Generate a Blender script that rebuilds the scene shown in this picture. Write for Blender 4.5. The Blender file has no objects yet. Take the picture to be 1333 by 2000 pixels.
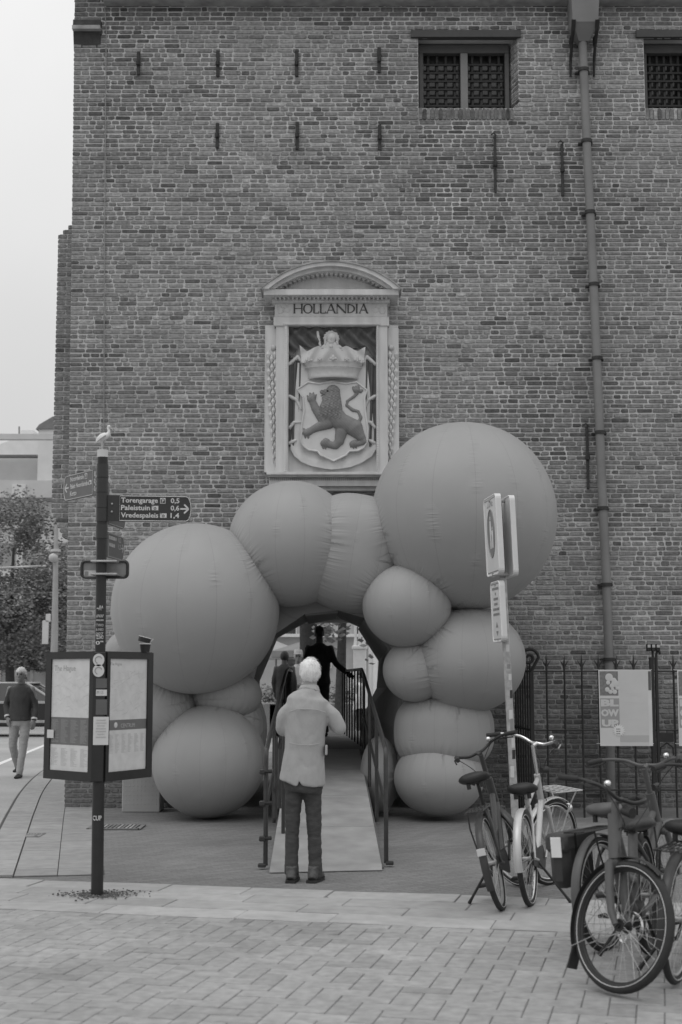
import bpy, bmesh, math, random
import numpy as np
from mathutils import Vector, Matrix, noise
R = math.radians
V = Vector
rnd = random.Random(7)
scene = bpy.context.scene
# ------------------------------------------------------------------ camera
F_PX, CX, CY, HC = 2700.0, 666.5, 1000.0, 1.66
PITCH = math.atan(320.0 / F_PX)
cam_d = bpy.data.cameras.new('camera')
cam = bpy.data.objects.new('camera', cam_d)
scene.collection.objects.link(cam)
cam.location = (0, 0, HC)
cam.rotation_euler = (math.pi / 2 + PITCH, 0, 0)
cam_d.sensor_fit = 'VERTICAL'
cam_d.sensor_height = 36.0
cam_d.sensor_width = 24.0
cam_d.lens = 36.0 * F_PX / 2000.0
cam_d.clip_start = 0.1
cam_d.clip_end = 2000
cam_d.dof.use_dof = True
cam_d.dof.focus_distance = 15.2
cam_d.dof.aperture_fstop = 3.2
scene.camera = cam
# ------------------------------------------------------------------ light
SUN_EL, SUN_AZ = R(66), R(222)          # azimuth clockwise from +Y: behind the camera, a little to the left
world = bpy.data.worlds.new('World')
scene.world = world
world.use_nodes = True
wn, wl = world.node_tree.nodes, world.node_tree.links
wn.clear()
w_out = wn.new('ShaderNodeOutputWorld')
w_bg = wn.new('ShaderNodeBackground')
w_sky = wn.new('ShaderNodeTexSky')
w_sky.sky_type = 'NISHITA'
w_sky.sun_disc = False
w_sky.sun_elevation = SUN_EL
w_sky.sun_rotation = SUN_AZ
w_bw = wn.new('ShaderNodeRGBToBW')
w_tc = wn.new('ShaderNodeTexCoord')
w_ns = wn.new('ShaderNodeTexNoise')
w_ns.inputs['Scale'].default_value = 2.2
w_ns.inputs['Detail'].default_value = 5
w_ns.inputs['Roughness'].default_value = 0.45
w_mr = wn.new('ShaderNodeMapRange')      # a closed, pale cloud deck
w_mr.inputs['From Min'].default_value = 0.3
w_mr.inputs['From Max'].default_value = 0.7
w_mr.inputs['To Min'].default_value = 10.2
w_mr.inputs['To Max'].default_value = 12.4
w_mx = wn.new('ShaderNodeMix')
w_mx.data_type = 'FLOAT'
w_mx.inputs[0].default_value = 0.9
wl.new(w_tc.outputs['Generated'], w_ns.inputs['Vector'])
wl.new(w_sky.outputs[0], w_bw.inputs[0])
wl.new(w_ns.outputs[0], w_mr.inputs['Value'])
w_sp = wn.new('ShaderNodeSeparateXYZ')   # overcast luminance: zenith well above the horizon
w_cl = wn.new('ShaderNodeClamp')
w_ma = wn.new('ShaderNodeMath'); w_ma.operation = 'MULTIPLY_ADD'
w_ma.inputs[1].default_value = 0.55
w_ma.inputs[2].default_value = 0.45
w_mu = wn.new('ShaderNodeMath'); w_mu.operation = 'MULTIPLY'
wl.new(w_tc.outputs['Generated'], w_sp.inputs[0])
wl.new(w_sp.outputs['Z'], w_cl.inputs['Value'])
wl.new(w_cl.outputs[0], w_ma.inputs[0])
wl.new(w_ma.outputs[0], w_mu.inputs[0])
wl.new(w_mr.outputs[0], w_mu.inputs[1])
wl.new(w_bw.outputs[0], w_mx.inputs[2])
wl.new(w_mu.outputs[0], w_mx.inputs[3])
wl.new(w_mx.outputs[0], w_bg.inputs['Color'])
w_bg.inputs['Strength'].default_value = 0.115
wl.new(w_bg.outputs[0], w_out.inputs[0])
sun_d = bpy.data.lights.new('sun', 'SUN')
sun_d.energy = 0.6
sun_d.angle = R(35)
sun = bpy.data.objects.new('sun', sun_d)
scene.collection.objects.link(sun)
sdir = V((math.sin(SUN_AZ) * math.cos(SUN_EL), math.cos(SUN_AZ) * math.cos(SUN_EL), math.sin(SUN_EL)))
sun.rotation_euler = sdir.to_track_quat('Z', 'Y').to_euler()
sun.location = (0, -5, 30)
vs = scene.view_settings
vs.view_transform = 'Standard'
vs.look = 'None'
vs.exposure = 0.0
vs.gamma = 1.0
vs.use_curve_mapping = False
# ------------------------------------------------------------------ pixel helpers
FW = V((0, math.cos(PITCH), math.sin(PITCH)))
UP = V((0, -math.sin(PITCH), math.cos(PITCH)))
CAM = V((0, 0, HC))
def ray(px, py):
    return FW + V((1, 0, 0)) * ((px - CX) / F_PX) + UP * ((CY - py) / F_PX)
def P(px, py, Y):                        # point of the upright plane y = Y seen at a photo pixel
    d = ray(px, py)
    return CAM + d * (Y / d.y)
def G(px, py, z=0.0):                    # point of the ground seen at a photo pixel
    d = ray(px, py)
    return CAM + d * ((z - HC) / d.z)
def depth(p):
    return (p - CAM).dot(FW)
def proj(p):
    w = depth(p)
    q = p - CAM
    return (CX + F_PX * q.x / w, CY - F_PX * q.dot(UP) / w)
# ------------------------------------------------------------------ materials
MATS = {}
def M(name, v, rough=0.65, var=0.12, scale=6.0, bump=0.0, bscale=40.0, metal=0.0, tone=False, spec=0.4, stretch=(1, 1, 1), detail=6.0):
    if name in MATS:
        return MATS[name]
    m = bpy.data.materials.new(name)
    m.use_nodes = True
    n, l = m.node_tree.nodes, m.node_tree.links
    b = n['Principled BSDF']
    b.inputs['Roughness'].default_value = rough
    b.inputs['Metallic'].default_value = metal
    b.inputs['Specular IOR Level'].default_value = spec
    tc = n.new('ShaderNodeTexCoord')
    mp = n.new('ShaderNodeMapping')
    mp.inputs['Scale'].default_value = stretch
    l.new(tc.outputs['Object'], mp.inputs[0])
    ns = n.new('ShaderNodeTexNoise')
    ns.inputs['Scale'].default_value = scale
    ns.inputs['Detail'].default_value = detail
    l.new(mp.outputs[0], ns.inputs['Vector'])
    mr = n.new('ShaderNodeMapRange')
    mr.inputs['From Min'].default_value = 0.25
    mr.inputs['From Max'].default_value = 0.75
    mr.inputs['To Min'].default_value = v * (1 - var)
    mr.inputs['To Max'].default_value = v * (1 + var)
    l.new(ns.outputs[0], mr.inputs['Value'])
    src = mr.outputs[0]
    if tone:
        at = n.new('ShaderNodeAttribute')
        at.attribute_name = 'tone'
        mu = n.new('ShaderNodeMath')
        mu.operation = 'MULTIPLY'
        l.new(src, mu.inputs[0])
        l.new(at.outputs['Fac'], mu.inputs[1])
        src = mu.outputs[0]
    l.new(src, b.inputs['Base Color'])
    if bump:
        n2 = n.new('ShaderNodeTexNoise')
        n2.inputs['Scale'].default_value = bscale
        n2.inputs['Detail'].default_value = 5
        l.new(mp.outputs[0], n2.inputs['Vector'])
        bp = n.new('ShaderNodeBump')
        bp.inputs['Strength'].default_value = bump
        bp.inputs['Distance'].default_value = 0.02
        l.new(n2.outputs[0], bp.inputs['Height'])
        l.new(bp.outputs[0], b.inputs['Normal'])
    MATS[name] = m
    return m
# ------------------------------------------------------------------ mesh builder
def axes_of(d):
    d = d.normalized()
    a = V((0, 0, 1)) if abs(d.z) < 0.9 else V((1, 0, 0))
    s = d.cross(a).normalized()
    return s, s.cross(d).normalized(), d
class MB:
    def __init__(self):
        self.v, self.f, self.t = [], [], []
        self.X = None
    def add(self, vs_, fs_, tone=1.0):
        o = len(self.v)
        if self.X is not None:
            vs_ = [self.X @ V(p) for p in vs_]
        self.v.extend([tuple(p) for p in vs_])
        self.f.extend([tuple(i + o for i in f) for f in fs_])
        self.t.extend([tone] * len(fs_))
        return self
    def box(self, c, s, rot=None, tone=1.0, bevel=0.0):
        c = V(c)
        hx, hy, hz = s[0] / 2, s[1] / 2, s[2] / 2
        if bevel <= 0:
            vs_ = [V((x, y, z)) for x in (-hx, hx) for y in (-hy, hy) for z in (-hz, hz)]
            fs_ = [(0, 1, 3, 2), (4, 6, 7, 5), (0, 4, 5, 1), (2, 3, 7, 6), (0, 2, 6, 4), (1, 5, 7, 3)]
        else:
            b = min(bevel, hx * 0.9, hy * 0.9, hz * 0.9)
            vs_, idx = [], {}
            for sx in (-1, 1):
                for sy in (-1, 1):
                    for sz in (-1, 1):
                        for k in range(3):
                            q = [sx * (hx - b), sy * (hy - b), sz * (hz - b)]
                            q[k] = (sx * hx, sy * hy, sz * hz)[k]
                            idx[(sx, sy, sz, k)] = len(vs_)
                            vs_.append(V(q))
            fs_ = []
            for k in range(3):
                a, b2 = (k + 1) % 3, (k + 2) % 3
                for s0 in (-1, 1):
                    q = []
                    for (sa, sb) in ((-1, -1), (1, -1), (1, 1), (-1, 1)):
                        key = [0, 0, 0]
                        key[k], key[a], key[b2] = s0, sa, sb
                        q.append(idx[(key[0], key[1], key[2], k)])
                    fs_.append(tuple(q) if s0 > 0 else tuple(reversed(q)))
            for k in range(3):
                a, b2 = (k + 1) % 3, (k + 2) % 3
                for sa in (-1, 1):
                    for sb in (-1, 1):
                        k0, k1 = [0, 0, 0], [0, 0, 0]
                        k0[k], k1[k] = -1, 1
                        k0[a] = k1[a] = sa
                        k0[b2] = k1[b2] = sb
                        fs_.append((idx[(*k0, a)], idx[(*k1, a)], idx[(*k1, b2)], idx[(*k0, b2)]))
            for sx in (-1, 1):
                for sy in (-1, 1):
                    for sz in (-1, 1):
                        fs_.append(tuple(idx[(sx, sy, sz, k)] for k in range(3)))
        if rot is not None:
            vs_ = [rot @ p for p in vs_]
        return self.add([p + c for p in vs_], fs_, tone)
    def cyl(self, p0, p1, r0, r1=None, seg=12, tone=1.0, caps=True):
        return self.tube([p0, p1], [r0, r0 if r1 is None else r1], seg, tone, caps)
    def tube(self, pts, r, seg=8, tone=1.0, caps=True, closed=False, flat=1.0, side=None):
        pts = [V(p) for p in pts]
        n = len(pts)
        if not isinstance(r, (list, tuple)):
            r = [r] * n
        vs_, fs_ = [], []
        ps = None
        for i, p in enumerate(pts):
            if closed:
                d = pts[(i + 1) % n] - pts[i - 1]
            else:
                d = pts[min(i + 1, n - 1)] - pts[max(i - 1, 0)]
            if d.length < 1e-9:
                d = V((0, 0, 1))
            d.normalize()
            if ps is None:
                if side is not None:
                    s = (V(side) - d * V(side).dot(d)).normalized()
                else:
                    s = axes_of(d)[0]
            else:
                s = ps - d * ps.dot(d)
                s = s.normalized() if s.length > 1e-6 else axes_of(d)[0]
            ps = s
            t = d.cross(s)
            for k in range(seg):
                a = 2 * math.pi * k / seg
                vs_.append(p + s * (math.cos(a) * r[i]) + t * (math.sin(a) * r[i] * flat))
        m = n if closed else n - 1
        for i in range(m):
            for k in range(seg):
                a, b = i * seg + k, i * seg + (k + 1) % seg
                c, d2 = ((i + 1) % n) * seg + (k + 1) % seg, ((i + 1) % n) * seg + k
                fs_.append((a, b, c, d2))
        if caps and not closed:
            fs_.append(tuple(reversed(range(seg))))
            fs_.append(tuple((n - 1) * seg + k for k in range(seg)))
        return self.add(vs_, fs_, tone)
    def ball(self, c, r, seg=16, rings=10, tone=1.0, rot=None):
        c = V(c)
        if not isinstance(r, (list, tuple)):
            r = (r, r, r)
        vs_ = [V((0, 0, r[2]))]
        for i in range(1, rings):
            th = math.pi * i / rings
            for k in range(seg):
                a = 2 * math.pi * k / seg
                vs_.append(V((r[0] * math.sin(th) * math.cos(a), r[1] * math.sin(th) * math.sin(a), r[2] * math.cos(th))))
        vs_.append(V((0, 0, -r[2])))
        fs_ = []
        for k in range(seg):
            fs_.append((0, 1 + k, 1 + (k + 1) % seg))
        for i in range(rings - 2):
            for k in range(seg):
                a = 1 + i * seg + k
                b = 1 + i * seg + (k + 1) % seg
                fs_.append((a, a + seg, b + seg, b))
        e = len(vs_) - 1
        for k in range(seg):
            fs_.append((e, 1 + (rings - 2) * seg + (k + 1) % seg, 1 + (rings - 2) * seg + k))
        if rot is not None:
            vs_ = [rot @ p for p in vs_]
        return self.add([p + c for p in vs_], fs_, tone)
    def ring(self, c, axis, R0, r, seg=40, sub=8, tone=1.0, flat=1.0, a0=0.0, a1=None):
        s, t, d = axes_of(V(axis))
        c = V(c)
        if a1 is None:
            return self.tube([c + s * (R0 * math.cos(2 * math.pi * k / seg)) + t * (R0 * math.sin(2 * math.pi * k / seg)) for k in range(seg)], r, sub, tone, closed=True, side=d, flat=flat)
        return self.tube([c + s * (R0 * math.cos(a0 + (a1 - a0) * k / seg)) + t * (R0 * math.sin(a0 + (a1 - a0) * k / seg)) for k in range(seg + 1)], r, sub, tone, side=d, flat=flat)
    def prism(self, pts, d, tone=1.0):      # flat outline pts (3D) swept along d
        pts = [V(p) for p in pts]
        d = V(d)
        n = len(pts)
        vs_ = pts + [p + d for p in pts]
        fs_ = [tuple(range(n)), tuple(reversed(range(n, 2 * n)))]
        fs_ += [(i, i + n, (i + 1) % n + n, (i + 1) % n) for i in range(n)]
        return self.add(vs_, fs_, tone)
    def px(self, pts, Y, t, tone=1.0):      # outline in photo pixels, lying on plane y = Y, t deep
        return self.prism([P(a, b, Y) for a, b in pts], (0, t, 0), tone)
    def pxrect(self, x0, y0, x1, y1, Y, t, tone=1.0):
        a, b = P(x0, y0, Y), P(x1, y1, Y)
        return self.box(((a.x + b.x) / 2, Y + t / 2, (a.z + b.z) / 2), (abs(b.x - a.x), t, abs(b.z - a.z)), None, tone, 0.003)
    def quad(self, a, b, c, d, tone=1.0):
        return self.add([a, b, c, d], [(0, 1, 2, 3)], tone)
    def mesh(self, name, inv=None, smooth=False):
        me = bpy.data.meshes.new(name)
        vv = self.v if inv is None else [tuple(inv @ V(p)) for p in self.v]
        me.from_pydata(vv, [], self.f)
        at = me.attributes.new('tone', 'FLOAT', 'FACE')
        at.data.foreach_set('value', self.t)
        bm = bmesh.new()
        bm.from_mesh(me)
        bmesh.ops.recalc_face_normals(bm, faces=bm.faces)
        bm.to_mesh(me)
        bm.free()
        if smooth:
            me.shade_smooth()
            if smooth != 'all':
                me.set_sharp_from_angle(angle=R(42))
        return me
    def build(self, name, mat, parent=None, smooth=False, local=False):
        inv = None
        if parent is not None and not local:
            inv = root_matrix(parent).inverted()
        o = bpy.data.objects.new(name, self.mesh(name, inv, smooth))
        scene.collection.objects.link(o)
        o.data.materials.append(mat)
        o.parent = parent
        return o
def root_matrix(o):
    while o.parent is not None:
        o = o.parent
    return o.matrix_basis.copy()
def thing(name, label, cat, loc=(0, 0, 0), rot=(0, 0, 0), group=None):
    o = bpy.data.objects.new(name, None)
    scene.collection.objects.link(o)
    o.empty_display_size = 0.2
    o.location = loc
    o.rotation_euler = rot
    o['label'] = label
    o['category'] = cat
    if group:
        o['group'] = group
    return o
def tag(o, label, cat, group=None):
    o['label'] = label
    o['category'] = cat
    if group:
        o['group'] = group
    return o
def struct(o):
    o['kind'] = 'structure'
    return o
def raw(name, me, mat, parent=None):
    o = bpy.data.objects.new(name, me)
    scene.collection.objects.link(o)
    me.materials.append(mat)
    o.parent = parent
    return o
def evaluated(me, mods):
    o = bpy.data.objects.new('tmp', me)
    scene.collection.objects.link(o)
    for typ, kw in mods:
        m = o.modifiers.new(typ, typ)
        for k, val in kw.items():
            setattr(m, k, val)
    dg = bpy.context.evaluated_depsgraph_get()
    out = bpy.data.meshes.new_from_object(o.evaluated_get(dg))
    bpy.data.objects.remove(o)
    return out
def text2d(s, size=1.0, bold=0.0, spacing=1.0):
    cu = bpy.data.curves.new('t', 'FONT')
    cu.body = s
    cu.size = size
    cu.resolution_u = 2
    cu.offset = bold
    cu.space_character = spacing
    o = bpy.data.objects.new('t', cu)
    scene.collection.objects.link(o)
    dg = bpy.context.evaluated_depsgraph_get()
    me = bpy.data.meshes.new_from_object(o.evaluated_get(dg))
    vs_ = [(p.co.x, p.co.y) for p in me.vertices]
    fs_ = [tuple(p.vertices) for p in me.polygons]
    bpy.data.objects.remove(o)
    bpy.data.meshes.remove(me)
    return vs_, fs_
def add_text(mb, s, org, u, v, size, width=None, bold=0.0, tone=1.0, spacing=1.0):
    if s.startswith('#'):                # writing too blurred to read: a broken bar
        x = 0.0
        k = len(s)
        while x < width - 0.004:
            w = min(width - x, size * (0.5 + ((k * 37) % 11) / 9.0))
            o, h = V(org) + V(u) * x, V(v) * (size * 0.55)
            mb.add([o, o + V(u) * w * 0.85, o + V(u) * w * 0.85 + h, o + h], [(0, 1, 2, 3)], tone)
            x += w
            k += 3
        return mb
    vs_, fs_ = text2d(s, 1.0, bold, spacing)
    if not vs_:
        return mb
    x0 = min(p[0] for p in vs_)
    x1 = max(p[0] for p in vs_)
    sx = size if width is None else width / max(1e-6, x1 - x0)
    mb.add([V(org) + V(u) * ((p[0] - x0) * sx) + V(v) * (p[1] * size) for p in vs_], fs_, tone)
    return mb
# ------------------------------------------------------------------ material set
m_brick = M('old brick', 0.245, 0.85, 0.45, 22, 0.6, 70, tone=True)
def mortar_mat():
    m = M('lime mortar', 0.5, 0.9, 0.34, 1.6, 0.5, 60)
    n, l = m.node_tree.nodes, m.node_tree.links
    b = n['Principled BSDF']
    src = b.inputs['Base Color'].links[0].from_socket
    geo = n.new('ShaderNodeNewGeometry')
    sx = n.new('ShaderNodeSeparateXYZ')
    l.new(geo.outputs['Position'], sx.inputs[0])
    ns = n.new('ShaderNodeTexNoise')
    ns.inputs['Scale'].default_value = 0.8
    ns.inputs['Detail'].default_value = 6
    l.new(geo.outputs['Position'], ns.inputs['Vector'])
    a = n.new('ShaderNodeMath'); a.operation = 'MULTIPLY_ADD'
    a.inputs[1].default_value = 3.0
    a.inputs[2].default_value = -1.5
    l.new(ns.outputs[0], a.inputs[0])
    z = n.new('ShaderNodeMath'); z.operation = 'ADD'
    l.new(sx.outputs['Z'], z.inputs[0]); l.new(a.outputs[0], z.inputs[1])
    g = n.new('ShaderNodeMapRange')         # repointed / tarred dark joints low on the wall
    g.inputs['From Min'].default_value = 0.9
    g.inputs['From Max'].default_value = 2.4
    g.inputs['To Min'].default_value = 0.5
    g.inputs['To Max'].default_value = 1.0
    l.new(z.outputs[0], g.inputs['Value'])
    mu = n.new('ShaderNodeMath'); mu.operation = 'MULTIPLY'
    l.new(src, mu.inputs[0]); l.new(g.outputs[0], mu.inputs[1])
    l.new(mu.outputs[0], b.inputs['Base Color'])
    return m
m_mortar = mortar_mat()
m_stone = M('painted stone', 0.6, 0.65, 0.17, 5, 0.15, 60, stretch=(1.6, 1.6, .3))
m_stone2 = M('weathered stone', 0.33, 0.85, 0.35, 7, 0.4, 40)
m_dark_stone = M('sooty stone', 0.06, 0.85, 0.35, 9, 0.4, 40)
m_wood = M('dark painted wood', 0.065, 0.55, 0.12, 10, 0.08, 60)
m_wood2 = M('grey painted wood', 0.09, 0.55, 0.1, 10, 0.08, 60)
m_black = M('black iron', 0.022, 0.5, 0.2, 20, 0.12, 90)
m_rust = M('weathered iron', 0.045, 0.8, 0.3, 20, 0.3, 80)
m_pipe = M('grey painted pipe', 0.2, 0.5, 0.14, 3, 0.05, 60)
m_glass = M('dark window glass', 0.06, 0.12, 0.6, 5, spec=0.6)  # blurred reflections put into the glass colour as paler patches
m_white = M('white paint', 0.72, 0.5, 0.05, 10)
m_offw = M('pale print', 0.58, 0.35, 0.06, 6)
m_ink = M('grey print', 0.25, 0.5, 0.1, 30)
m_ink2 = M('pale grey print', 0.42, 0.5, 0.1, 30)
m_sign = M('dark enamel', 0.035, 0.32, 0.1, 8)
m_signl = M('reflection and print grey', 0.11, 0.35, 0.1, 8)  # reflection on the turned signs put into a paler enamel colour
m_post = M('dark powder coat', 0.024, 0.38, 0.15, 10)
m_steel = M('galvanised steel', 0.42, 0.42, 0.15, 14, metal=0.6)
m_chrome = M('chrome', 0.75, 0.18, 0.05, 10, metal=1.0)
m_rubber = M('tyre rubber', 0.028, 0.75, 0.2, 30, 0.1, 90)
m_skin = M('skin', 0.3, 0.5, 0.08, 20, 0.05, 120)
# ------------------------------------------------------------------ ground
DW = G(666, 1578).y                      # front face of the gatehouse
def ground_mat(name, v, bricks):
    m = bpy.data.materials.new(name)
    m.use_nodes = True
    n, l = m.node_tree.nodes, m.node_tree.links
    b = n['Principled BSDF']
    b.inputs['Roughness'].default_value = 0.8
    b.inputs['Specular IOR Level'].default_value = 0.3
    geo = n.new('ShaderNodeNewGeometry')
    n1 = n.new('ShaderNodeTexNoise'); n1.inputs['Scale'].default_value = 0.55; n1.inputs['Detail'].default_value = 8
    n2 = n.new('ShaderNodeTexNoise'); n2.inputs['Scale'].default_value = 55; n2.inputs['Detail'].default_value = 4
    l.new(geo.outputs['Position'], n1.inputs['Vector']); l.new(geo.outputs['Position'], n2.inputs['Vector'])
    r1 = n.new('ShaderNodeMapRange'); r1.inputs['From Min'].default_value = 0.3; r1.inputs['From Max'].default_value = 0.7
    r1.inputs['To Min'].default_value = v * 0.84; r1.inputs['To Max'].default_value = v * 1.14
    l.new(n1.outputs[0], r1.inputs['Value'])
    r2 = n.new('ShaderNodeMapRange'); r2.inputs['From Min'].default_value = 0.3; r2.inputs['From Max'].default_value = 0.7
    r2.inputs['To Min'].default_value = 0.8; r2.inputs['To Max'].default_value = 1.2
    l.new(n2.outputs[0], r2.inputs['Value'])
    mu = n.new('ShaderNodeMath'); mu.operation = 'MULTIPLY'
    l.new(r1.outputs[0], mu.inputs[0]); l.new(r2.outputs[0], mu.inputs[1])
    src = mu.outputs[0]
    bp = n.new('ShaderNodeBump'); bp.inputs['Distance'].default_value = 0.01
    if bricks:
        mp = n.new('ShaderNodeMapping'); mp.inputs['Rotation'].default_value = (0, 0, R(-38))
        l.new(geo.outputs['Position'], mp.inputs[0])
        bt = n.new('ShaderNodeTexBrick')
        bt.inputs['Color1'].default_value = (0.9, 0.9, 0.9, 1); bt.inputs['Color2'].default_value = (1.12, 1.12, 1.12, 1)
        bt.inputs['Mortar'].default_value = (0.66, 0.66, 0.66, 1)
        bt.inputs['Scale'].default_value = 1.0; bt.inputs['Brick Width'].default_value = 0.21
        bt.inputs['Row Height'].default_value = 0.068; bt.inputs['Mortar Size'].default_value = 0.004
        l.new(mp.outputs[0], bt.inputs['Vector'])
        m3 = n.new('ShaderNodeMath'); m3.operation = 'MULTIPLY'
        l.new(src, m3.inputs[0]); l.new(bt.outputs['Color'], m3.inputs[1])
        src = m3.outputs[0]
        bp.inputs['Strength'].default_value = 0.5
        l.new(bt.outputs['Fac'], bp.inputs['Height'])
        bp.invert = True
    else:
        bp.inputs['Strength'].default_value = 0.3
        l.new(n2.outputs[0], bp.inputs['Height'])
    l.new(src, b.inputs['Base Color'])
    l.new(bp.outputs[0], b.inputs['Normal'])
    return m
m_ground = ground_mat('clinker paving', 0.195, True)
m_road = ground_mat('pale asphalt', 0.36, False)
m_joint = ground_mat('sanded joints', 0.17, False)
m_paver = M('concrete paver', 0.305, 0.75, 0.2, 14, 0.25, 90, tone=True)
m_slab = M('pale paving slab', 0.355, 0.75, 0.14, 8, 0.2, 90, tone=True)
m_kerb = M('kerb stone', 0.31, 0.8, 0.16, 7, 0.25, 80, tone=True)
def add_spots(m, sc, thr, lo):               # trodden gum and oil drops
    n, l = m.node_tree.nodes, m.node_tree.links
    b = n['Principled BSDF']
    src = b.inputs['Base Color'].links[0].from_socket
    geo = n.new('ShaderNodeNewGeometry')
    vo = n.new('ShaderNodeTexVoronoi'); vo.inputs['Scale'].default_value = sc
    l.new(geo.outputs['Position'], vo.inputs['Vector'])
    mr = n.new('ShaderNodeMapRange')
    mr.inputs['From Min'].default_value = thr * .8; mr.inputs['From Max'].default_value = thr
    mr.inputs['To Min'].default_value = lo; mr.inputs['To Max'].default_value = 1.0
    l.new(vo.outputs['Distance'], mr.inputs['Value'])
    ns = n.new('ShaderNodeTexNoise'); ns.inputs['Scale'].default_value = .9; ns.inputs['Detail'].default_value = 7
    l.new(geo.outputs['Position'], ns.inputs['Vector'])
    m2 = n.new('ShaderNodeMapRange'); m2.inputs['From Min'].default_value = .3; m2.inputs['From Max'].default_value = .7
    m2.inputs['To Min'].default_value = .86; m2.inputs['To Max'].default_value = 1.1
    l.new(ns.outputs[0], m2.inputs['Value'])
    a = n.new('ShaderNodeMath'); a.operation = 'MULTIPLY'
    c = n.new('ShaderNodeMath'); c.operation = 'MULTIPLY'
    l.new(src, a.inputs[0]); l.new(mr.outputs[0], a.inputs[1]); l.new(a.outputs[0], c.inputs[0]); l.new(m2.outputs[0], c.inputs[1])
    l.new(c.outputs[0], b.inputs['Base Color'])
add_spots(m_paver, 2.6, .055, .72)
add_spots(m_slab, 2.2, .05, .7)
add_spots(m_ground, 1.9, .045, .75)
g = MB().quad((-500, -60, 0), (500, -60, 0), (500, 900, 0), (-500, 900, 0)).build('ground', m_ground)
struct(g)
# paved band: direction u runs along the band, w across it towards the camera
BA = G(0, 1718); BB = G(1110, 1758)
bu = (BB - BA).normalized()
bw = V((bu.y, -bu.x, 0))
if bw.y > 0:
    bw = -bw
BW = 1.36
rot_b = Matrix(((bu.x, -bw.x, 0), (bu.y, -bw.y, 0), (0, 0, 1)))
def strip(name, s0, s1, w0, w1, z, mat):
    return struct(MB().quad(*[BA + bu * s + bw * w + V((0, 0, z)) for s, w in ((s0, w0), (s1, w0), (s1, w1), (s0, w1))]).build(name, mat))
slab_pav = strip('slab_pavement', -9, 13, -0.004, BW, 0.004, m_joint)
brick_pav = strip('brick_pavement', -9, 13, BW + 0.002, 12.5, 0.004, m_joint)
def in_view(p, mg=0):
    if depth(p) < 0.5:
        return False
    x, y = proj(p)
    return -mg < x < 1333 + mg and -mg < y < 2000 + mg
def stone_into(mb, s, w, ls, lw, h, tone, ang=0.0):
    c = BA + bu * s + bw * w
    tilt = Matrix.Rotation(rnd.gauss(0, 0.006), 3, 'X') @ Matrix.Rotation(rnd.gauss(0, 0.006), 3, 'Y')
    mb.box((c.x, c.y, 0.0105 - h / 2 + rnd.uniform(-0.001, 0.001)), (ls, lw, h), rot_b @ Matrix.Rotation(ang, 3, 'Z') @ tilt, tone, 0.004)
    return c
rest = MB()
rows = 4
rw = BW / rows
for r_ in range(rows):
    s = -7 + rnd.uniform(0, 0.6)
    while s < 11:
        L = rnd.choice((0.6, 0.75, 0.9, 1.0)) * (1.1 if r_ in (0, 3) else 1.0)
        mb = MB()
        tone = rnd.gauss(1.0, 0.06) * (1.1 if r_ in (0, 3) else 0.97)
        c = stone_into(mb, s + L / 2, rw * (r_ + 0.5), L - 0.008, rw - 0.013, 0.02, tone)
        if in_view(c, 60):
            mb.build('slab', m_slab, slab_pav)
        else:
            rest.add(mb.v, mb.f)
            rest.t[-len(mb.f):] = mb.t
        s += L
o = rest.build('slab_remainder', m_slab, slab_pav); o['kind'] = 'stuff'
# herringbone pavers
pl, pw = 0.272, 0.136
cands = []
for i in range(-70, 80):
    for j in range(-45, 45):
        # classic 2:1 herringbone: cell steps (pw,pw) and (2*pl.. ) built from an L of two stones
        ox = i * pw + j * 2 * pl / 2 * 0
        k = (i - j) % 4
        if k == 0:
            cands.append((i * pw + pl / 2, j * pw + pw / 2, 0))
        elif k == 2:
            cands.append((i * pw + pw / 2, j * pw + pl / 2 - pw, 1))
pieces = []
for (s, w, k) in cands:
    ww = BW + 0.02 + w + 3.0
    hf = pl / 2 if k else pw / 2
    if ww + hf < BW + 0.03 or ww > 9.5 or not (-6.5 < s + 3 < 11):
        continue
    cut = max(0.0, BW + 0.002 - (ww - hf))          # stones cut along the slab edge
    pieces.append((s + 3, ww + cut / 2, k, 2 * hf - cut))
pieces = [(s, w, k, BA + bu * s + bw * w, dw) for s, w, k, dw in pieces]
pieces.sort(key=lambda q: (not in_view(q[3], 25), -proj(q[3])[1] if depth(q[3]) > 0.5 else 0))
rest = MB()
for n_, (s, w, k, c, dw) in enumerate(pieces):
    tone = rnd.gauss(1.0, 0.055)
    if rnd.random() < 0.05:
        tone *= rnd.choice((0.86, 1.13))
    mb = MB() if n_ < 300 and in_view(c, 25) else rest
    stone_into(mb, s, w, (pw if k else pl) - 0.0055, dw - 0.013, 0.02, tone)
    if mb is not rest:
        mb.build('paver', m_paver, brick_pav)
o = rest.build('paver_remainder', m_paver, brick_pav); o['kind'] = 'stuff'
# soldier course between the slabs and the herringbone
rest = MB()
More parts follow.
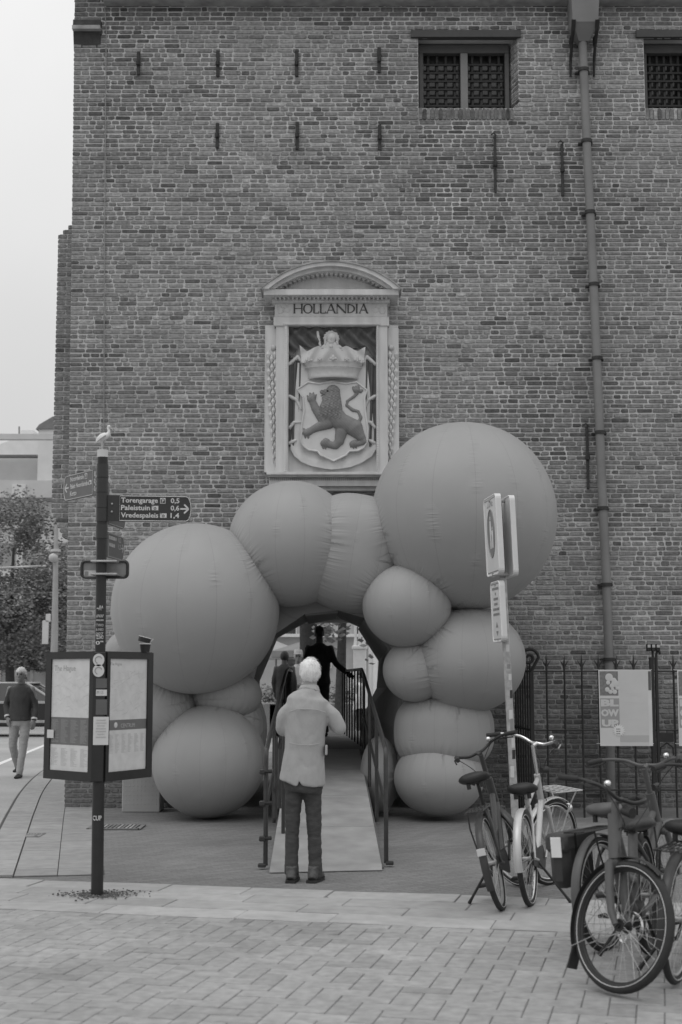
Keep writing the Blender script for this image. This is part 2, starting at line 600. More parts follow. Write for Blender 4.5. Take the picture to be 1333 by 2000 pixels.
# street on the left, kerb curve, white line
kc = [G(-150, 1900), G(-75, 1780), G(-48, 1716), G(0, 1622), G(18, 1588), G(42, 1548), G(70, 1518), G(100, 1498), G(150, 1482), G(230, 1470)]
def smooth_curve(pts, n=8):
    out = []
    for i in range(len(pts) - 1):
        p0, p1, p2, p3 = pts[max(i - 1, 0)], pts[i], pts[i + 1], pts[min(i + 2, len(pts) - 1)]
        for k in range(n):
            t = k / n
            out.append(0.5 * ((2 * p1) + (p2 - p0) * t + (2 * p0 - 5 * p1 + 4 * p2 - p3) * t * t + (3 * p1 - p0 - 3 * p2 + p3) * t ** 3))
    out.append(pts[-1])
    return out
kcs = smooth_curve(kc[2:], 6)
rd = MB()
vs_ = []
for p in kcs:
    vs_ += [V((p.x - .03, p.y, 0.004)), V((-120, p.y + 10, 0.004))]
rd.add(vs_, [(2 * i, 2 * i + 1, 2 * i + 3, 2 * i + 2) for i in range(len(kcs) - 1)])
e = kcs[-1]
rd.quad((e.x, e.y, .004), (-120, e.y + 10, .004), (-120, 160, .004), (e.x, 160, .004))
rd.quad((e.x, e.y, .004), (e.x, 160, .004), (30, 160, .004), (30, e.y + 3, .004))
struct(rd.build('road', m_road))
ln = MB()
a, b = G(-60, 1516, .008), G(130, 1438, .008)
d = (b - a).normalized(); s_ = V((-d.y, d.x, 0)) * 0.06
ln.quad(a - s_, b - s_, b + s_, a + s_)
struct(ln.build('road_marking', M('road paint', 0.75, 0.6, 0.1, 12)))
kbm = MB()
vs_ = []
for i, p in enumerate(kcs):
    d = kcs[min(i + 1, len(kcs) - 1)] - kcs[max(i - 1, 0)]
    n_ = V((d.y, -d.x, 0)).normalized()
    if n_.x < 0:
        n_ = -n_
    vs_ += [p - n_ * .02 + V((0, 0, .0055)), p + n_ * 1.05 + V((0, 0, .0055))]
kbm.add(vs_, [(2 * i, 2 * i + 1, 2 * i + 3, 2 * i + 2) for i in range(len(kcs) - 1)])
kb = struct(kbm.build('kerb', ground_mat('dirty gutter joint', .07, False)))
for i in range(len(kcs) - 1):
    p, q = kcs[i], kcs[i + 1]
    d = q - p
    n_ = V((d.y, -d.x, 0)).normalized()
    if n_.x < 0:
        n_ = -n_
    e0 = d.normalized() * 0.004
    for w0, w1, h, tn in ((0.012, 0.3, 0.022, rnd.gauss(1, .05)), (0.312, 0.66, 0.012, rnd.gauss(.95, .05)), (0.668, 1.02, 0.010, rnd.gauss(.9, .05))):
        a0, a1, a2, a3 = p + e0 + n_ * w0, q - e0 + n_ * w0, q - e0 + n_ * w1, p + e0 + n_ * w1
        MB().prism([a0, a1, a2, a3], (0, 0, h), tn).build('kerb_stone', m_kerb, kb)
def grate(px, py, w, dpt, n, label):
    c = G(px, py)
    t = thing('drain_grate', label, 'drain', (c.x, c.y, 0))
    f = MB()
    f.box((0, -dpt / 2, .012), (w, .03, .012)); f.box((0, dpt / 2, .012), (w, .03, .012))
    f.box((-w / 2, 0, .0125), (.03, dpt + .03, .011)); f.box((w / 2, 0, .0125), (.03, dpt + .03, .011))
    f.build('frame', M('grate iron', .2, .7, .2, 20), t, local=True)
    MB().box((0, 0, .0075), (w, dpt, .003)).build('pit', m_black, t, local=True)
    for k in range(n):
        MB().box((-w / 2 + w * (k + .5) / n, 0, .013), (w / n * .55, dpt, .009)).build('slot_bar', m_stone2 if rnd.random() < .4 else M('grate iron', .2), t, local=True)
grate(228, 1617, .56, .42, 13, 'dark slotted drain grate in the paving before the big inflatable ball')
grate(56, 1634, .26, .3, 9, 'small drain grate in the gutter strip beside the kerb')
# trodden earth round the foot of the signpost
# ------------------------------------------------------------------ gatehouse tower
TD = 5.0                                  # depth of the tower
ZT = P(666, 12, DW).z                     # underside of the eaves
XR = P(1480, 900, DW).x
eb, et = P(125, 1578, DW), P(145, 0, DW)
def left_edge(z):
    return eb.x + (et.x - eb.x) * (z - eb.z) / (et.z - eb.z)
tower = thing('gatehouse', 'tall old brick gatehouse tower with barred windows and an arched passage', 'building', (eb.x + 4, DW, 0))
def rect_px(x0, y0, x1, y1):
    a, b = P(x0, y1, DW), P(x1, y0, DW)
    return [a.x, a.z, b.x, b.z]
win1 = rect_px(818, 72, 1012, 211)
win2 = [P(1258, 100, DW).x, win1[1], P(1258, 100, DW).x + (win1[2] - win1[0]), win1[3]]
pas = rect_px(452, 1188, 800, 1600); pas[1] = 0.0
pq = rect_px(536, 600, 760, 925)
opens = [win1, win2, pas]
sills = [[w_[0], w_[1] - .17, w_[2] - .07, w_[1] + .001] for w_ in (win1, win2)]
# mortar sheet with the openings cut out
mo = MB()
x0 = left_edge(0) + 0.45
xs = sorted({x0, XR, *[o[0] for o in opens], *[o[2] for o in opens]})
zs = sorted({0.0, ZT + 0.5, *[o[1] for o in opens], *[o[3] for o in opens]})
yM = DW + 0.009
for i in range(len(xs) - 1):
    for j in range(len(zs) - 1):
        cx, cz = (xs[i] + xs[i + 1]) / 2, (zs[j] + zs[j + 1]) / 2
        if any(o[0] < cx < o[2] and o[1] < cz < o[3] for o in opens):
            continue
        mo.quad((xs[i], yM, zs[j]), (xs[i + 1], yM, zs[j]), (xs[i + 1], yM, zs[j + 1]), (xs[i], yM, zs[j + 1]))
zt2 = ZT + 0.5
mo.quad((left_edge(0) + .01, yM, 0), (x0, yM, 0), (x0, yM, zt2), (left_edge(zt2) + .01, yM, zt2))
yb = DW + TD
mo.quad((left_edge(0) + .01, yM, 0), (left_edge(zt2) + .01, yM, zt2), (left_edge(zt2) + .01, yb, zt2), (left_edge(0) + .01, yb, 0))
mo.quad((XR, yM, 0), (XR, yM, zt2), (XR, yb, zt2), (XR, yb, 0))
mo.quad((left_edge(0) + .01, yb, 0), (pas[0], yb, 0), (pas[0], yb, zt2), (left_edge(zt2) + .01, yb, zt2))
mo.quad((pas[2], yb, 0), (XR, yb, 0), (XR, yb, zt2), (pas[2], yb, zt2))
mo.quad((pas[0], yb, pas[3]), (pas[2], yb, pas[3]), (pas[2], yb, zt2), (pas[0], yb, zt2))
mo.quad((pas[0], yM, 0), (pas[0], yb, 0), (pas[0], yb, pas[3]), (pas[0], yM, pas[3]))
mo.quad((pas[2], yM, 0), (pas[2], yb, 0), (pas[2], yb, pas[3]), (pas[2], yM, pas[3]))
mo.quad((pas[0], yM, pas[3]), (pas[2], yM, pas[3]), (pas[2], yb, pas[3]), (pas[0], yb, pas[3]))
for o in (win1, win2):                    # window chambers
    y1 = DW + 0.6
    xa, za, xb, zb = o
    mo.quad((xa, yM, za), (xa, y1, za), (xa, y1, zb), (xa, yM, zb))
    xs2 = xb - 0.09
    mo.quad((xb, yM, za), (xs2, DW + .28, za), (xs2, DW + .28, zb), (xb, yM, zb))
    mo.quad((xa, yM, za), (xb, yM, za), (xs2, DW + .28, za), (xa, DW + .28, za))
    mo.quad((xa, yM, zb), (xb, yM, zb), (xb, y1, zb), (xa, y1, zb))
wall = mo.build('wall', m_mortar, tower)
# one brick: bevelled, slightly uneven
def brick_into(mb, O, u, v, n, a0, a1, b0, b1, proud, tone, depth_=0.02):
    bv = min(0.005, (a1 - a0) * 0.2, (b1 - b0) * 0.2)
    j = lambda s=0.0026: rnd.uniform(-s, s)
    e = [min((a1 - a0) * .3, abs(rnd.gauss(.007, .006)) + .003) for _ in range(4)]
    g_ = [min((b1 - b0) * .4, abs(rnd.gauss(.007, .005)) + .003) for _ in range(4)]
    md = [(a0 + j(), b0 + g_[0]), (a0 + e[0], b0 + j()), (a1 - e[1], b0 + j()), (a1 + j(), b0 + g_[1]), (a1 + j(), b1 - g_[2]), (a1 - e[2], b1 + j()), (a0 + e[3], b1 + j()), (a0 + j(), b1 - g_[3])]
    ma, mbb = (a0 + a1) / 2, (b0 + b1) / 2
    fr = [(a + bv * (1 if a < ma else -1), b + bv * (1 if b < mbb else -1)) for a, b in md]
    ps = [O + u * a + v * b + n * (proud + j(0.0015)) for a, b in fr]
    ps += [O + u * a + v * b + n * (proud - 0.005) for a, b in md]
    ps += [O + u * a + v * b + n * (proud - depth_) for a, b in md]
    fs = [tuple(range(8))]
    for k in range(8):
        q = (k + 1) % 8
        fs += [(8 + k, 8 + q, q, k), (16 + k, 16 + q, 8 + q, 8 + k)]
    mb.add(ps, fs, tone)
STAINS = [(P(x_, y_, DW).x, P(x_, y_, DW).z) for x_, y_ in ((271, 140), (426, 144), (580, 144), (741, 136), (425, 284), (581, 286), (742, 288), (967, 372), (1098, 378), (1147, 950), (830, 236), (905, 236), (990, 236), (1120, 60), (1160, 60), (520, 950), (770, 950))]
def brick_tone(x, z, L):
    c = noise.noise(V((x * 0.55, z * 0.55, 3.1)))
    c2 = noise.noise(V((x * 1.6, z * 2.4, 9.4)))
    pd = 0.05 + 0.4 * max(0.0, c + 0.35 * c2)
    mid = math.exp(-((z - 7.6) / 2.4) ** 2) * math.exp(-((x - 0.6) / 3.2) ** 2)
    pd += 0.2 * mid
    st = noise.noise(V((x * 2.3, z * 0.22, 5.5)))
    t = rnd.gauss(1.0, 0.13) * (1.02 - 0.22 * c) * (1 - 0.16 * max(0, st))
    if rnd.random() < pd:
        t *= rnd.uniform(0.45, 0.74)
    elif rnd.random() < 0.1:
        t *= rnd.uniform(1.15, 1.5)
    pt = noise.noise(V((x * .33 + 4, z * .33, 1.7)))
    t *= 1 + .16 * max(-1, min(1, pt * 2.2))
    for ax_, az_ in STAINS:               # rust and soot washed down below the irons
        if abs(x - ax_) < .13 and 0 < az_ - z < .75:
            t *= .72 + .28 * (az_ - z) / .75
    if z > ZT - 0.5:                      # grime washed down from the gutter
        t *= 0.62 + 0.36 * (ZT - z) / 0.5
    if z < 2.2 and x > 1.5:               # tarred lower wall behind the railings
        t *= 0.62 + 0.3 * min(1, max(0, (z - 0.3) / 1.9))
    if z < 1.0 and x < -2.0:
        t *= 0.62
    return max(0.25, min(1.8, t))
bricks = []
z = 0.0
row = 0
U, Wv, N = V((1, 0, 0)), V((0, 0, 1)), V((0, -1, 0))
while z < ZT + 0.3:
    h = rnd.gauss(0.0628, 0.0022)
    zm = z + h / 2
    spans = [(left_edge(zm), XR)]
    for o in opens + sills + [pq]:
        if o[1] < zm < o[3]:
            ns_ = []
            for a, b in spans:
                if o[2] <= a or o[0] >= b:
                    ns_.append((a, b))
                else:
                    if o[0] > a + .03: ns_.append((a, o[0]))
                    if o[2] < b - .03: ns_.append((o[2], b))
            spans = ns_
    for a, b in spans:
        x = a
        first = True
        while x < b - 0.02:
            if row % 2 == 0:
                L = rnd.gauss(0.216, 0.02) if rnd.random() < 0.8 else rnd.gauss(0.112, 0.012)
            else:
                L = rnd.gauss(0.112, 0.012) if rnd.random() < 0.6 else rnd.gauss(0.2, 0.025)
            if first and row % 2:
                L = 0.11 if rnd.random() < .6 else 0.17
            first = False
            if b - (x + L) < 0.07:
                L = b - x
            gp = abs(rnd.gauss(0.0072, 0.0018))
            wav = 0.007 * noise.noise(V((x * 0.8, z * 2, 0)))
            bricks.append((x + gp, x + L - gp, z + 0.0078 + wav + rnd.uniform(-.002, .002), z + h - 0.0078 + wav + rnd.uniform(-.003, .002)))
            x += L
    z += h
    row += 1
BULBS = [(383, 1188, 164, 166, 16.3), (570, 1062, 125, 123, 16.42), (690, 1080, 104, 115, 16.5), (907, 1008, 180, 184, 16.3), (795, 1183, 87, 82, 16.05), (916, 1289, 111, 102, 16.25), (811, 1309, 63, 62, 16.2), (868, 1428, 96, 78, 16.5), (858, 1519, 88, 74, 16.35), (742, 1512, 38, 74, 16.9), (408, 1488, 111, 109, 16.45), (305, 1385, 80, 78, 16.6), (442, 1358, 70, 52, 16.7), (470, 1425, 52, 85, 17.0), (264, 1272, 58, 46, 16.9)]
def covered(px, py):
    if any(((px - c[0]) / c[2]) ** 2 + ((py - c[1]) / c[3]) ** 2 < 1 for c in BULBS):
        return True
    return (512 < px < 782 and 510 < py < 955) or (88 < px < 298 and 1270 < py < 1530) or (1165 < px < 1280 and 1305 < py < 1460)
scored = []
for i, (a, b, c, d) in enumerate(bricks):
    p = V(((a + b) / 2, DW, (c + d) / 2))
    x, y = proj(p)
    if 0 < x < 1333 and 14 < y < 1580 and not covered(x, y):
        scored.append(((b - a) * (d - c) / depth(p) ** 2, i))
scored.sort(reverse=True)
top = {i for _, i in scored[:300]}
rest = MB()
O0 = V((0, DW, 0))
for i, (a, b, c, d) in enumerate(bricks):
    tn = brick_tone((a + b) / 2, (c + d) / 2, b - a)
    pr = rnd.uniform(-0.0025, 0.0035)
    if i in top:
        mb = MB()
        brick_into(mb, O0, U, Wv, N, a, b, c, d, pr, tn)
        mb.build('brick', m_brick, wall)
    else:
        brick_into(rest, O0, U, Wv, N, a, b, c, d, pr, tn)
# left flank, seen from a step to the side: bricks on the side face
zz = 0.0
row = 0
while zz < ZT + 0.3:
    y = DW + (0.11 if row % 2 else 0.22)
    while y < DW + TD - 0.02:
        L = 0.235 if row % 2 else 0.12
        L = min(L, DW + TD - y)
        o_ = V((left_edge(zz + .03), 0, 0))
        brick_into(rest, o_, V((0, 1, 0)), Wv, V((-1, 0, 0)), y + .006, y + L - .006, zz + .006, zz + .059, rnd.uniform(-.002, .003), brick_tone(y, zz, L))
        y += L
    zz += 0.0655
    row += 1
o = rest.build('brickwork', m_brick, wall); o['kind'] = 'stuff'
# window reveal bricks on the splayed right cheek
for wi, (xa, za, xb, zb) in enumerate((win1, win2)):
    wn_ = MB()
    u = V((-0.09, 0.28, 0)).normalized()
    n_ = V((-u.y, u.x, 0))
    if n_.x > 0: n_ = -n_
    zz = za + 0.01
    k = 0
    while zz < zb - 0.03:
        cuts = (0.0, 0.11, 0.285) if k % 2 else (0.0, 0.2, 0.285)
        for q in range(2):
            brick_into(wn_, V((xb, DW, 0)), u, Wv, n_, cuts[q] + .005, cuts[q + 1] - .005, zz + .006, zz + .06, 0.006, brick_tone(xb, zz, .1))
        zz += 0.066
        k += 1
    # soldier-laid sloping sill bricks
    nb = 24
    for q in range(nb):
        xx0 = xa + (xb - .07 - xa) * q / nb
        xx1 = xa + (xb - .07 - xa) * (q + 1) / nb
        brick_into(wn_, V((0, DW, 0)), U, Wv, N, xx0 + .004, xx1 - .004, za - .165, za - .006 + rnd.uniform(-.01, .005), 0.012, brick_tone(xx0, za, .1) * .85, .03)
    fr = MB()
    Yf = DW + 0.24
    x1_, x2_, z1_, z2_ = xa + .02, xb - .1, za - .02, zb - .02
    fr.box(((x1_ + x2_) / 2, Yf, z2_ - .06), (x2_ - x1_, .1, .12), bevel=.006)
    fr.box(((x1_ + x2_) / 2, Yf - .02, z1_ + .03), (x2_ - x1_ + .02, .16, .06), bevel=.006)
    fr.box((x1_ + .03, Yf, (z1_ + z2_) / 2 - .03), (.06, .098, z2_ - z1_ - .18), bevel=.006)
    fr.box((x2_ - .03, Yf, (z1_ + z2_) / 2 - .03), (.06, .098, z2_ - z1_ - .18), bevel=.006)
    win = fr.build('window', m_wood2, tower)
    wn_.build('reveal', m_brick, win)
    xm = (x1_ + x2_) / 2
    MB().box((xm, Yf - .012, (z1_ + z2_) / 2 - .03), (.1, .1, z2_ - z1_ - .19), bevel=.006).build('mullion', M('mullion paint', 0.2, .5, .06, 8), win)
    gl = MB()
    gl.box((xm, Yf + .13, (z1_ + z2_) / 2), (x2_ - x1_, .01, z2_ - z1_))
    gl.build('pane', m_glass, win)
    MB().pxrect(803 if wi == 0 else 1243, 58, 1018 if wi == 0 else 1460, 72, DW - 0.04, 0.1).build('lintel', m_wood, win)
    for sgn, xc0, xc1 in ((0, x1_ + .07, xm - .06), (1, xm + .06, x2_ - .07)):
        nv = 4 if wi == 0 else 5
        for q in range(nv):
            xx = xc0 + (xc1 - xc0) * (q + .5) / nv
            MB().box((xx, Yf + .05, (z1_ + z2_) / 2), (.036, .03, z2_ - z1_ - .1), bevel=.004).build('grille_bar', m_black, win)
        nh = 6
        for q in range(nh):
            zz = z1_ + .1 + (z2_ - z1_ - .3) * (q + .5) / nh
            MB().box(((xc0 + xc1) / 2, Yf + .022, zz), (xc1 - xc0, .02, .03), bevel=.004).build('grille_bar', m_black, win)
# eaves, pier corbel, roof
ev = MB()
xe = P(205, 10, DW).x
ev.box(((xe + XR) / 2, DW - .08, ZT + .06), (XR - xe, .2, .12), bevel=.01)
ev.box(((xe + XR) / 2, DW - .13, ZT + .21), (XR - xe + .01, .3, .18), bevel=.015)
ev.build('eaves_cornice', m_stone2, tower)
rf = MB()
rf.add([(left_edge(ZT), DW - .3, ZT + .31), (XR, DW - .3, ZT + .31), (XR - 2, DW + TD / 2, ZT + 4), (left_edge(ZT) + 2, DW + TD / 2, ZT + 4), (left_edge(ZT), yb + .2, ZT + .31), (XR, yb + .2, ZT + .31)], [(0, 1, 2, 3), (4, 3, 2, 5), (0, 3, 4), (1, 5, 2), (0, 4, 5, 1)])
rf.build('roof', M('roof slate', 0.1, .7, .2, 8, .3, 30), tower)
cb = MB()
cb.pxrect(143, 38, 197, 49, DW - .1, .13)
cb.pxrect(145, 56, 198, 66, DW - .05, .08)
a, b = P(145, 60, DW), P(197, 98, DW)
cb.prism([V((a.x, DW - .05, P(145, 66, DW).z)), V((a.x, DW + .02, b.z)), V((a.x, DW + .03, a.z))], (b.x - a.x, 0, 0))
cb.build('corbel', m_dark_stone, tower)
MB().pxrect(141, 48.5, 196, 56, DW - .125, .15).build('corbel_fillet', m_stone2, tower)
# buttress on the left flank
bx0, bx1 = P(108, 700, DW + .3).x, left_edge(5) + .02
bz0, bz1, bz2 = P(110, 1050, DW + .3).z, P(110, 465, DW + .3).z, P(140, 428, DW + .3).z
bt = MB()
yB0, yB1 = DW + .32, DW + 2.2
bt.prism([V((bx0 + .01, yB0, bz0 + .3)), V((bx1 - .1, yB0, bz0)), V((bx1 + .3, yB0, bz0)), V((bx1 + .3, yB0, bz2)), V((bx1 - .02, yB0, bz2)), V((bx0 + .01, yB0, bz1))], (0, yB1 - yB0, 0))
butt = bt.build('flank_bay', m_mortar, tower)
rb = MB()
zz = bz0
k = 0
while zz < bz2 - .05:
    xl = bx0 + max(0, (bz0 + .3 - zz)) * .5 + max(0, (zz - bz1)) * (bx1 - bx0) / (bz2 - bz1)
    xx = xl
    q = 0
    while xx < bx1 - .02:
        L = (0.12, 0.235)[(k + q) % 2]
        if bx1 - xx - L < .06: L = bx1 - xx
        brick_into(rb, V((0, yB0, 0)), U, Wv, N, xx + .006, xx + L - .006, zz + .006, zz + .06, .008 + rnd.uniform(-.002, .003), brick_tone(xx, zz, L) * .85)
        xx += L; q += 1
    for q in range(9):
        y_ = yB0 + .2 * q
        brick_into(rb, V((xl, 0, 0)), V((0, 1, 0)), Wv, V((-1, 0, 0)), y_ + .006, y_ + .194, zz + .006, zz + .06, .006, brick_tone(y_, zz, .2))
    zz += .0655; k += 1
rb.build('bay_brickwork', m_brick, butt)['kind'] = 'stuff'
# wall anchors
for (x, y0, y1, kk) in ((271, 100, 146, 0), (426, 98, 149, 0), (580, 98, 149, 0), (741, 92, 141, 0), (425, 240, 289, 0), (581, 237, 291, 0), (742, 243, 293, 0), (967, 265, 376, 1), (1098, 280, 383, 1), (1147, 832, 955, 1)):
    a, b = P(x, y0, DW - .03), P(x, y1, DW - .03)
    mb = MB()
    hh = a.z - b.z
    zc = (a.z + b.z) / 2
    mb.box((a.x, DW - .018, zc), (.045 if not kk else .034, .03, hh), bevel=.006)
    mb.box((a.x, DW - .03, zc), (.055, .05, .07), bevel=.01)
    mb.tube([(a.x, DW - .03, zc + .03), (a.x, DW - .07, zc + .03), (a.x, DW - .07, zc - .03), (a.x, DW - .03, zc - .03)], .011, 6)
    if kk:
        mb.tube([(a.x + .02, DW - .03, a.z), (a.x - .02, DW - .05, a.z + .03), (a.x - .05, DW - .03, a.z + .01)], .01, 6)
    mb.build('wall_anchor', m_rust, tower)
# lightning cable down the pier
pts = [P(205, 12, DW - .02), P(208, 60, DW - .02), P(206, 300, DW - .02), P(204, 600, DW - .02), P(203, 980, DW - .02)]
MB().tube([p for p in pts], .008, 6).build('cable', m_ink, tower)
# rainwater hopper and downpipe
hp = MB()
a0, a1 = P(1113, 0, DW - .3), P(1172, 45, DW - .3)
zh0, zh1 = a1.z, a0.z + .25
xm = (a0.x + a1.x) / 2
hw = (a1.x - a0.x) / 2
hp.add([(xm - hw * .85, DW - .34, zh0), (xm + hw * .85, DW - .34, zh0), (xm + hw * .85, DW - .02, zh0), (xm - hw * .85, DW - .02, zh0), (xm - hw, DW - .4, zh1), (xm + hw, DW - .4, zh1), (xm + hw, DW - .02, zh1), (xm - hw, DW - .02, zh1)], [(0, 1, 2, 3), (4, 5, 6, 7), (0, 1, 5, 4), (1, 2, 6, 5), (2, 3, 7, 6), (3, 0, 4, 7)])
hp.add([(xm - hw * .84, DW - .335, zh0), (xm + hw * .84, DW - .335, zh0), (xm + hw * .84, DW - .02, zh0), (xm - hw * .84, DW - .02, zh0), (xm - .07, DW - .2, zh0 - .2), (xm + .07, DW - .2, zh0 - .2), (xm + .07, DW - .06, zh0 - .2), (xm - .07, DW - .06, zh0 - .2)], [(4, 5, 6, 7), (0, 1, 5, 4), (1, 2, 6, 5), (2, 3, 7, 6), (3, 0, 4, 7)])
hop = hp.build('rainwater_hopper', m_pipe, tower)
for sx in (-1, 1):
    b_ = MB()
    bxx = xm + sx * hw * .8
    b_.tube([(bxx, DW - .36, zh0 + .02), (bxx, DW - .3, zh0 - .1), (bxx, DW - .16, zh0 - .22), (bxx, DW - .05, zh0 - .42), (bxx, DW - .02, zh0 - .62)], [.03, .026, .022, .02, .014], 6)
    b_.ring((bxx, DW - .1, zh0 - .16), (1, 0, 0), .06, .014, 14, 6)
    b_.build('bracket', m_black, hop)
pp = [(1137, 50), (1146, 270), (1153, 415), (1160, 560), (1168, 750), (1178, 990), (1185, 1140), (1190, 1290), (1194, 1570)]
Yp = DW - .14
pts = [P(x, y, Yp) for x, y in pp]
pipe = MB().tube(pts, .058, 16).build('downpipe', m_pipe, tower, True)
for (x, y) in ((1140, 137), (1146, 276), (1153, 415), (1161, 556), (1167, 700), (1173, 845), (1178, 993), (1185, 1142), (1190, 1288)):
    c = P(x, y, Yp)
    MB().cyl(c - V((0, 0, .022)), c + V((0, 0, .022)), .073, seg=16).build('collar', m_rust, pipe, True)
    MB().box((c.x, DW - .04, c.z), (.19, .06, .025)).build('bracket', m_rust, pipe)
# ------------------------------------------------------------------ carved coat of arms
def q(zx, zy):
    return (480 + zx / 3.92, 480 + zy / 3.92)
def qy(pts):
    return [q(a, b) for a, b in pts]
arms = thing('coat_of_arms', 'pale carved stone coat of arms with a lion shield and curved pediment', 'relief', (P(646, 920, DW).x, DW - .02, P(646, 955, DW).z))
YA = DW - 0.10
def rectq(mb, x0, y0, x1, y1, Y, t):
    a, b = q(x0, y0), q(x1, y1)
    return mb.pxrect(a[0], a[1], b[0], b[1], Y, t)
rectq(MB(), 150, 610, 1175, 1735, YA, .1).build('back_slab', m_stone, arms)
fr = MB()
rectq(fr, 235, 610, 325, 1735, YA - .12, .12)
rectq(fr, 1000, 610, 1092, 1735, YA - .12, .12)
rectq(fr, 215, 545, 1100, 612, YA - .14, .14)
frm = fr.build('frame', m_stone, arms)
mold = MB()
rectq(mold, 298, 600, 316, 1730, YA - .145, .025)
rectq(mold, 1004, 600, 1022, 1730, YA - .145, .025)
rectq(mold, 290, 588, 1030, 604, YA - .165, .025)
mold.build('inner_moulding', m_stone, frm)
bead = MB()
for k in range(62):
    for xx in (308, 1013):
        c = P(*q(xx, 640 + k * 17.5), YA - .148)
        bead.ball(c, .008, 6, 4)
bead.build('beading', m_stone, frm)['kind'] = 'stuff'
rectq(MB(), 225, 432, 1086, 545, YA - .11, .11).build('frieze', m_stone, arms)
co = MB()
rectq(co, 140, 332, 1172, 376, YA - .34, .36)
rectq(co, 190, 376, 1120, 386, YA - .27, .29)
rectq(co, 205, 405, 1105, 434, YA - .17, .19)
cor = co.build('cornice', m_stone, arms)
for k in range(27):
    xx = 215 + (1095 - 215) * (k + .5) / 27
    rectq(MB(), xx - 8, 382, xx + 8, 405, YA - .25, .24).build('dentil', m_stone, cor)
# segmental pediment
def arc_pts(x0, x1, ys, ya, n=28):
    h = ys - ya
    c = (x1 - x0) / 2
    r = (c * c + h * h) / (2 * h)
    cy = ya + r
    a = math.asin(c / r)
    return [((x0 + x1) / 2 + r * math.sin(-a + 2 * a * k / n), cy - r * math.cos(-a + 2 * a * k / n)) for k in range(n + 1)]
def arc_band(mb, o, i, Y, t):
    for k in range(len(o) - 1):
        mb.px([q(*o[k]), q(*o[k + 1]), q(*i[k + 1]), q(*i[k])], Y, t)
oa, ia = arc_pts(120, 1190, 328, 120), arc_pts(175, 1135, 328, 152)
ib, ic = arc_pts(228, 1085, 328, 190), arc_pts(270, 1045, 328, 220)
pd = MB()
arc_band(pd, oa, ia, YA - .40, .42)
arc_band(pd, ia, ib, YA - .33, .35)
ped = pd.build('pediment', m_stone, arms)
lead = MB()
arc_band(lead, arc_pts(112, 1198, 328, 108), oa, YA - .42, .44)
lead.build('flashing', m_stone2, ped)
for k in range(23):
    i0, i1 = (k + .25) / 23, (k + .78) / 23
    def on(arc, t):
        f = t * (len(arc) - 1); j = min(int(f), len(arc) - 2)
        return (arc[j][0] + (arc[j + 1][0] - arc[j][0]) * (f - j), arc[j][1] + (arc[j + 1][1] - arc[j][1]) * (f - j))
    MB().px([q(*on(ib, i0)), q(*on(ib, i1)), q(*on(ic, i1)), q(*on(ic, i0))], YA - .24, .22).build('dentil', m_stone, ped)
MB().px([q(*p) for p in ic] + [q(1045, 332), q(270, 332)], YA - .12, .12).build('tympanum', m_stone, ped)
si = MB()
rectq(si, 160, 1732, 1150, 1752, YA - .2, .3)
rectq(si, 172, 1752, 1140, 1768, YA - .16, .26)
rectq(si, 180, 1768, 1130, 1840, YA - .1, .2)
rectq(si, 190, 1840, 1125, 1875, YA - .03, .12)
sil = si.build('sill', m_stone, arms)
lf = MB()
for k in range(60):
    c = P(*q(190 + k * 15.6, 1786), YA - .105)
    lf.ball(c, (.012, .012, .018), 6, 4)
lf.build('egg_moulding', m_stone2, sil)['kind'] = 'stuff'
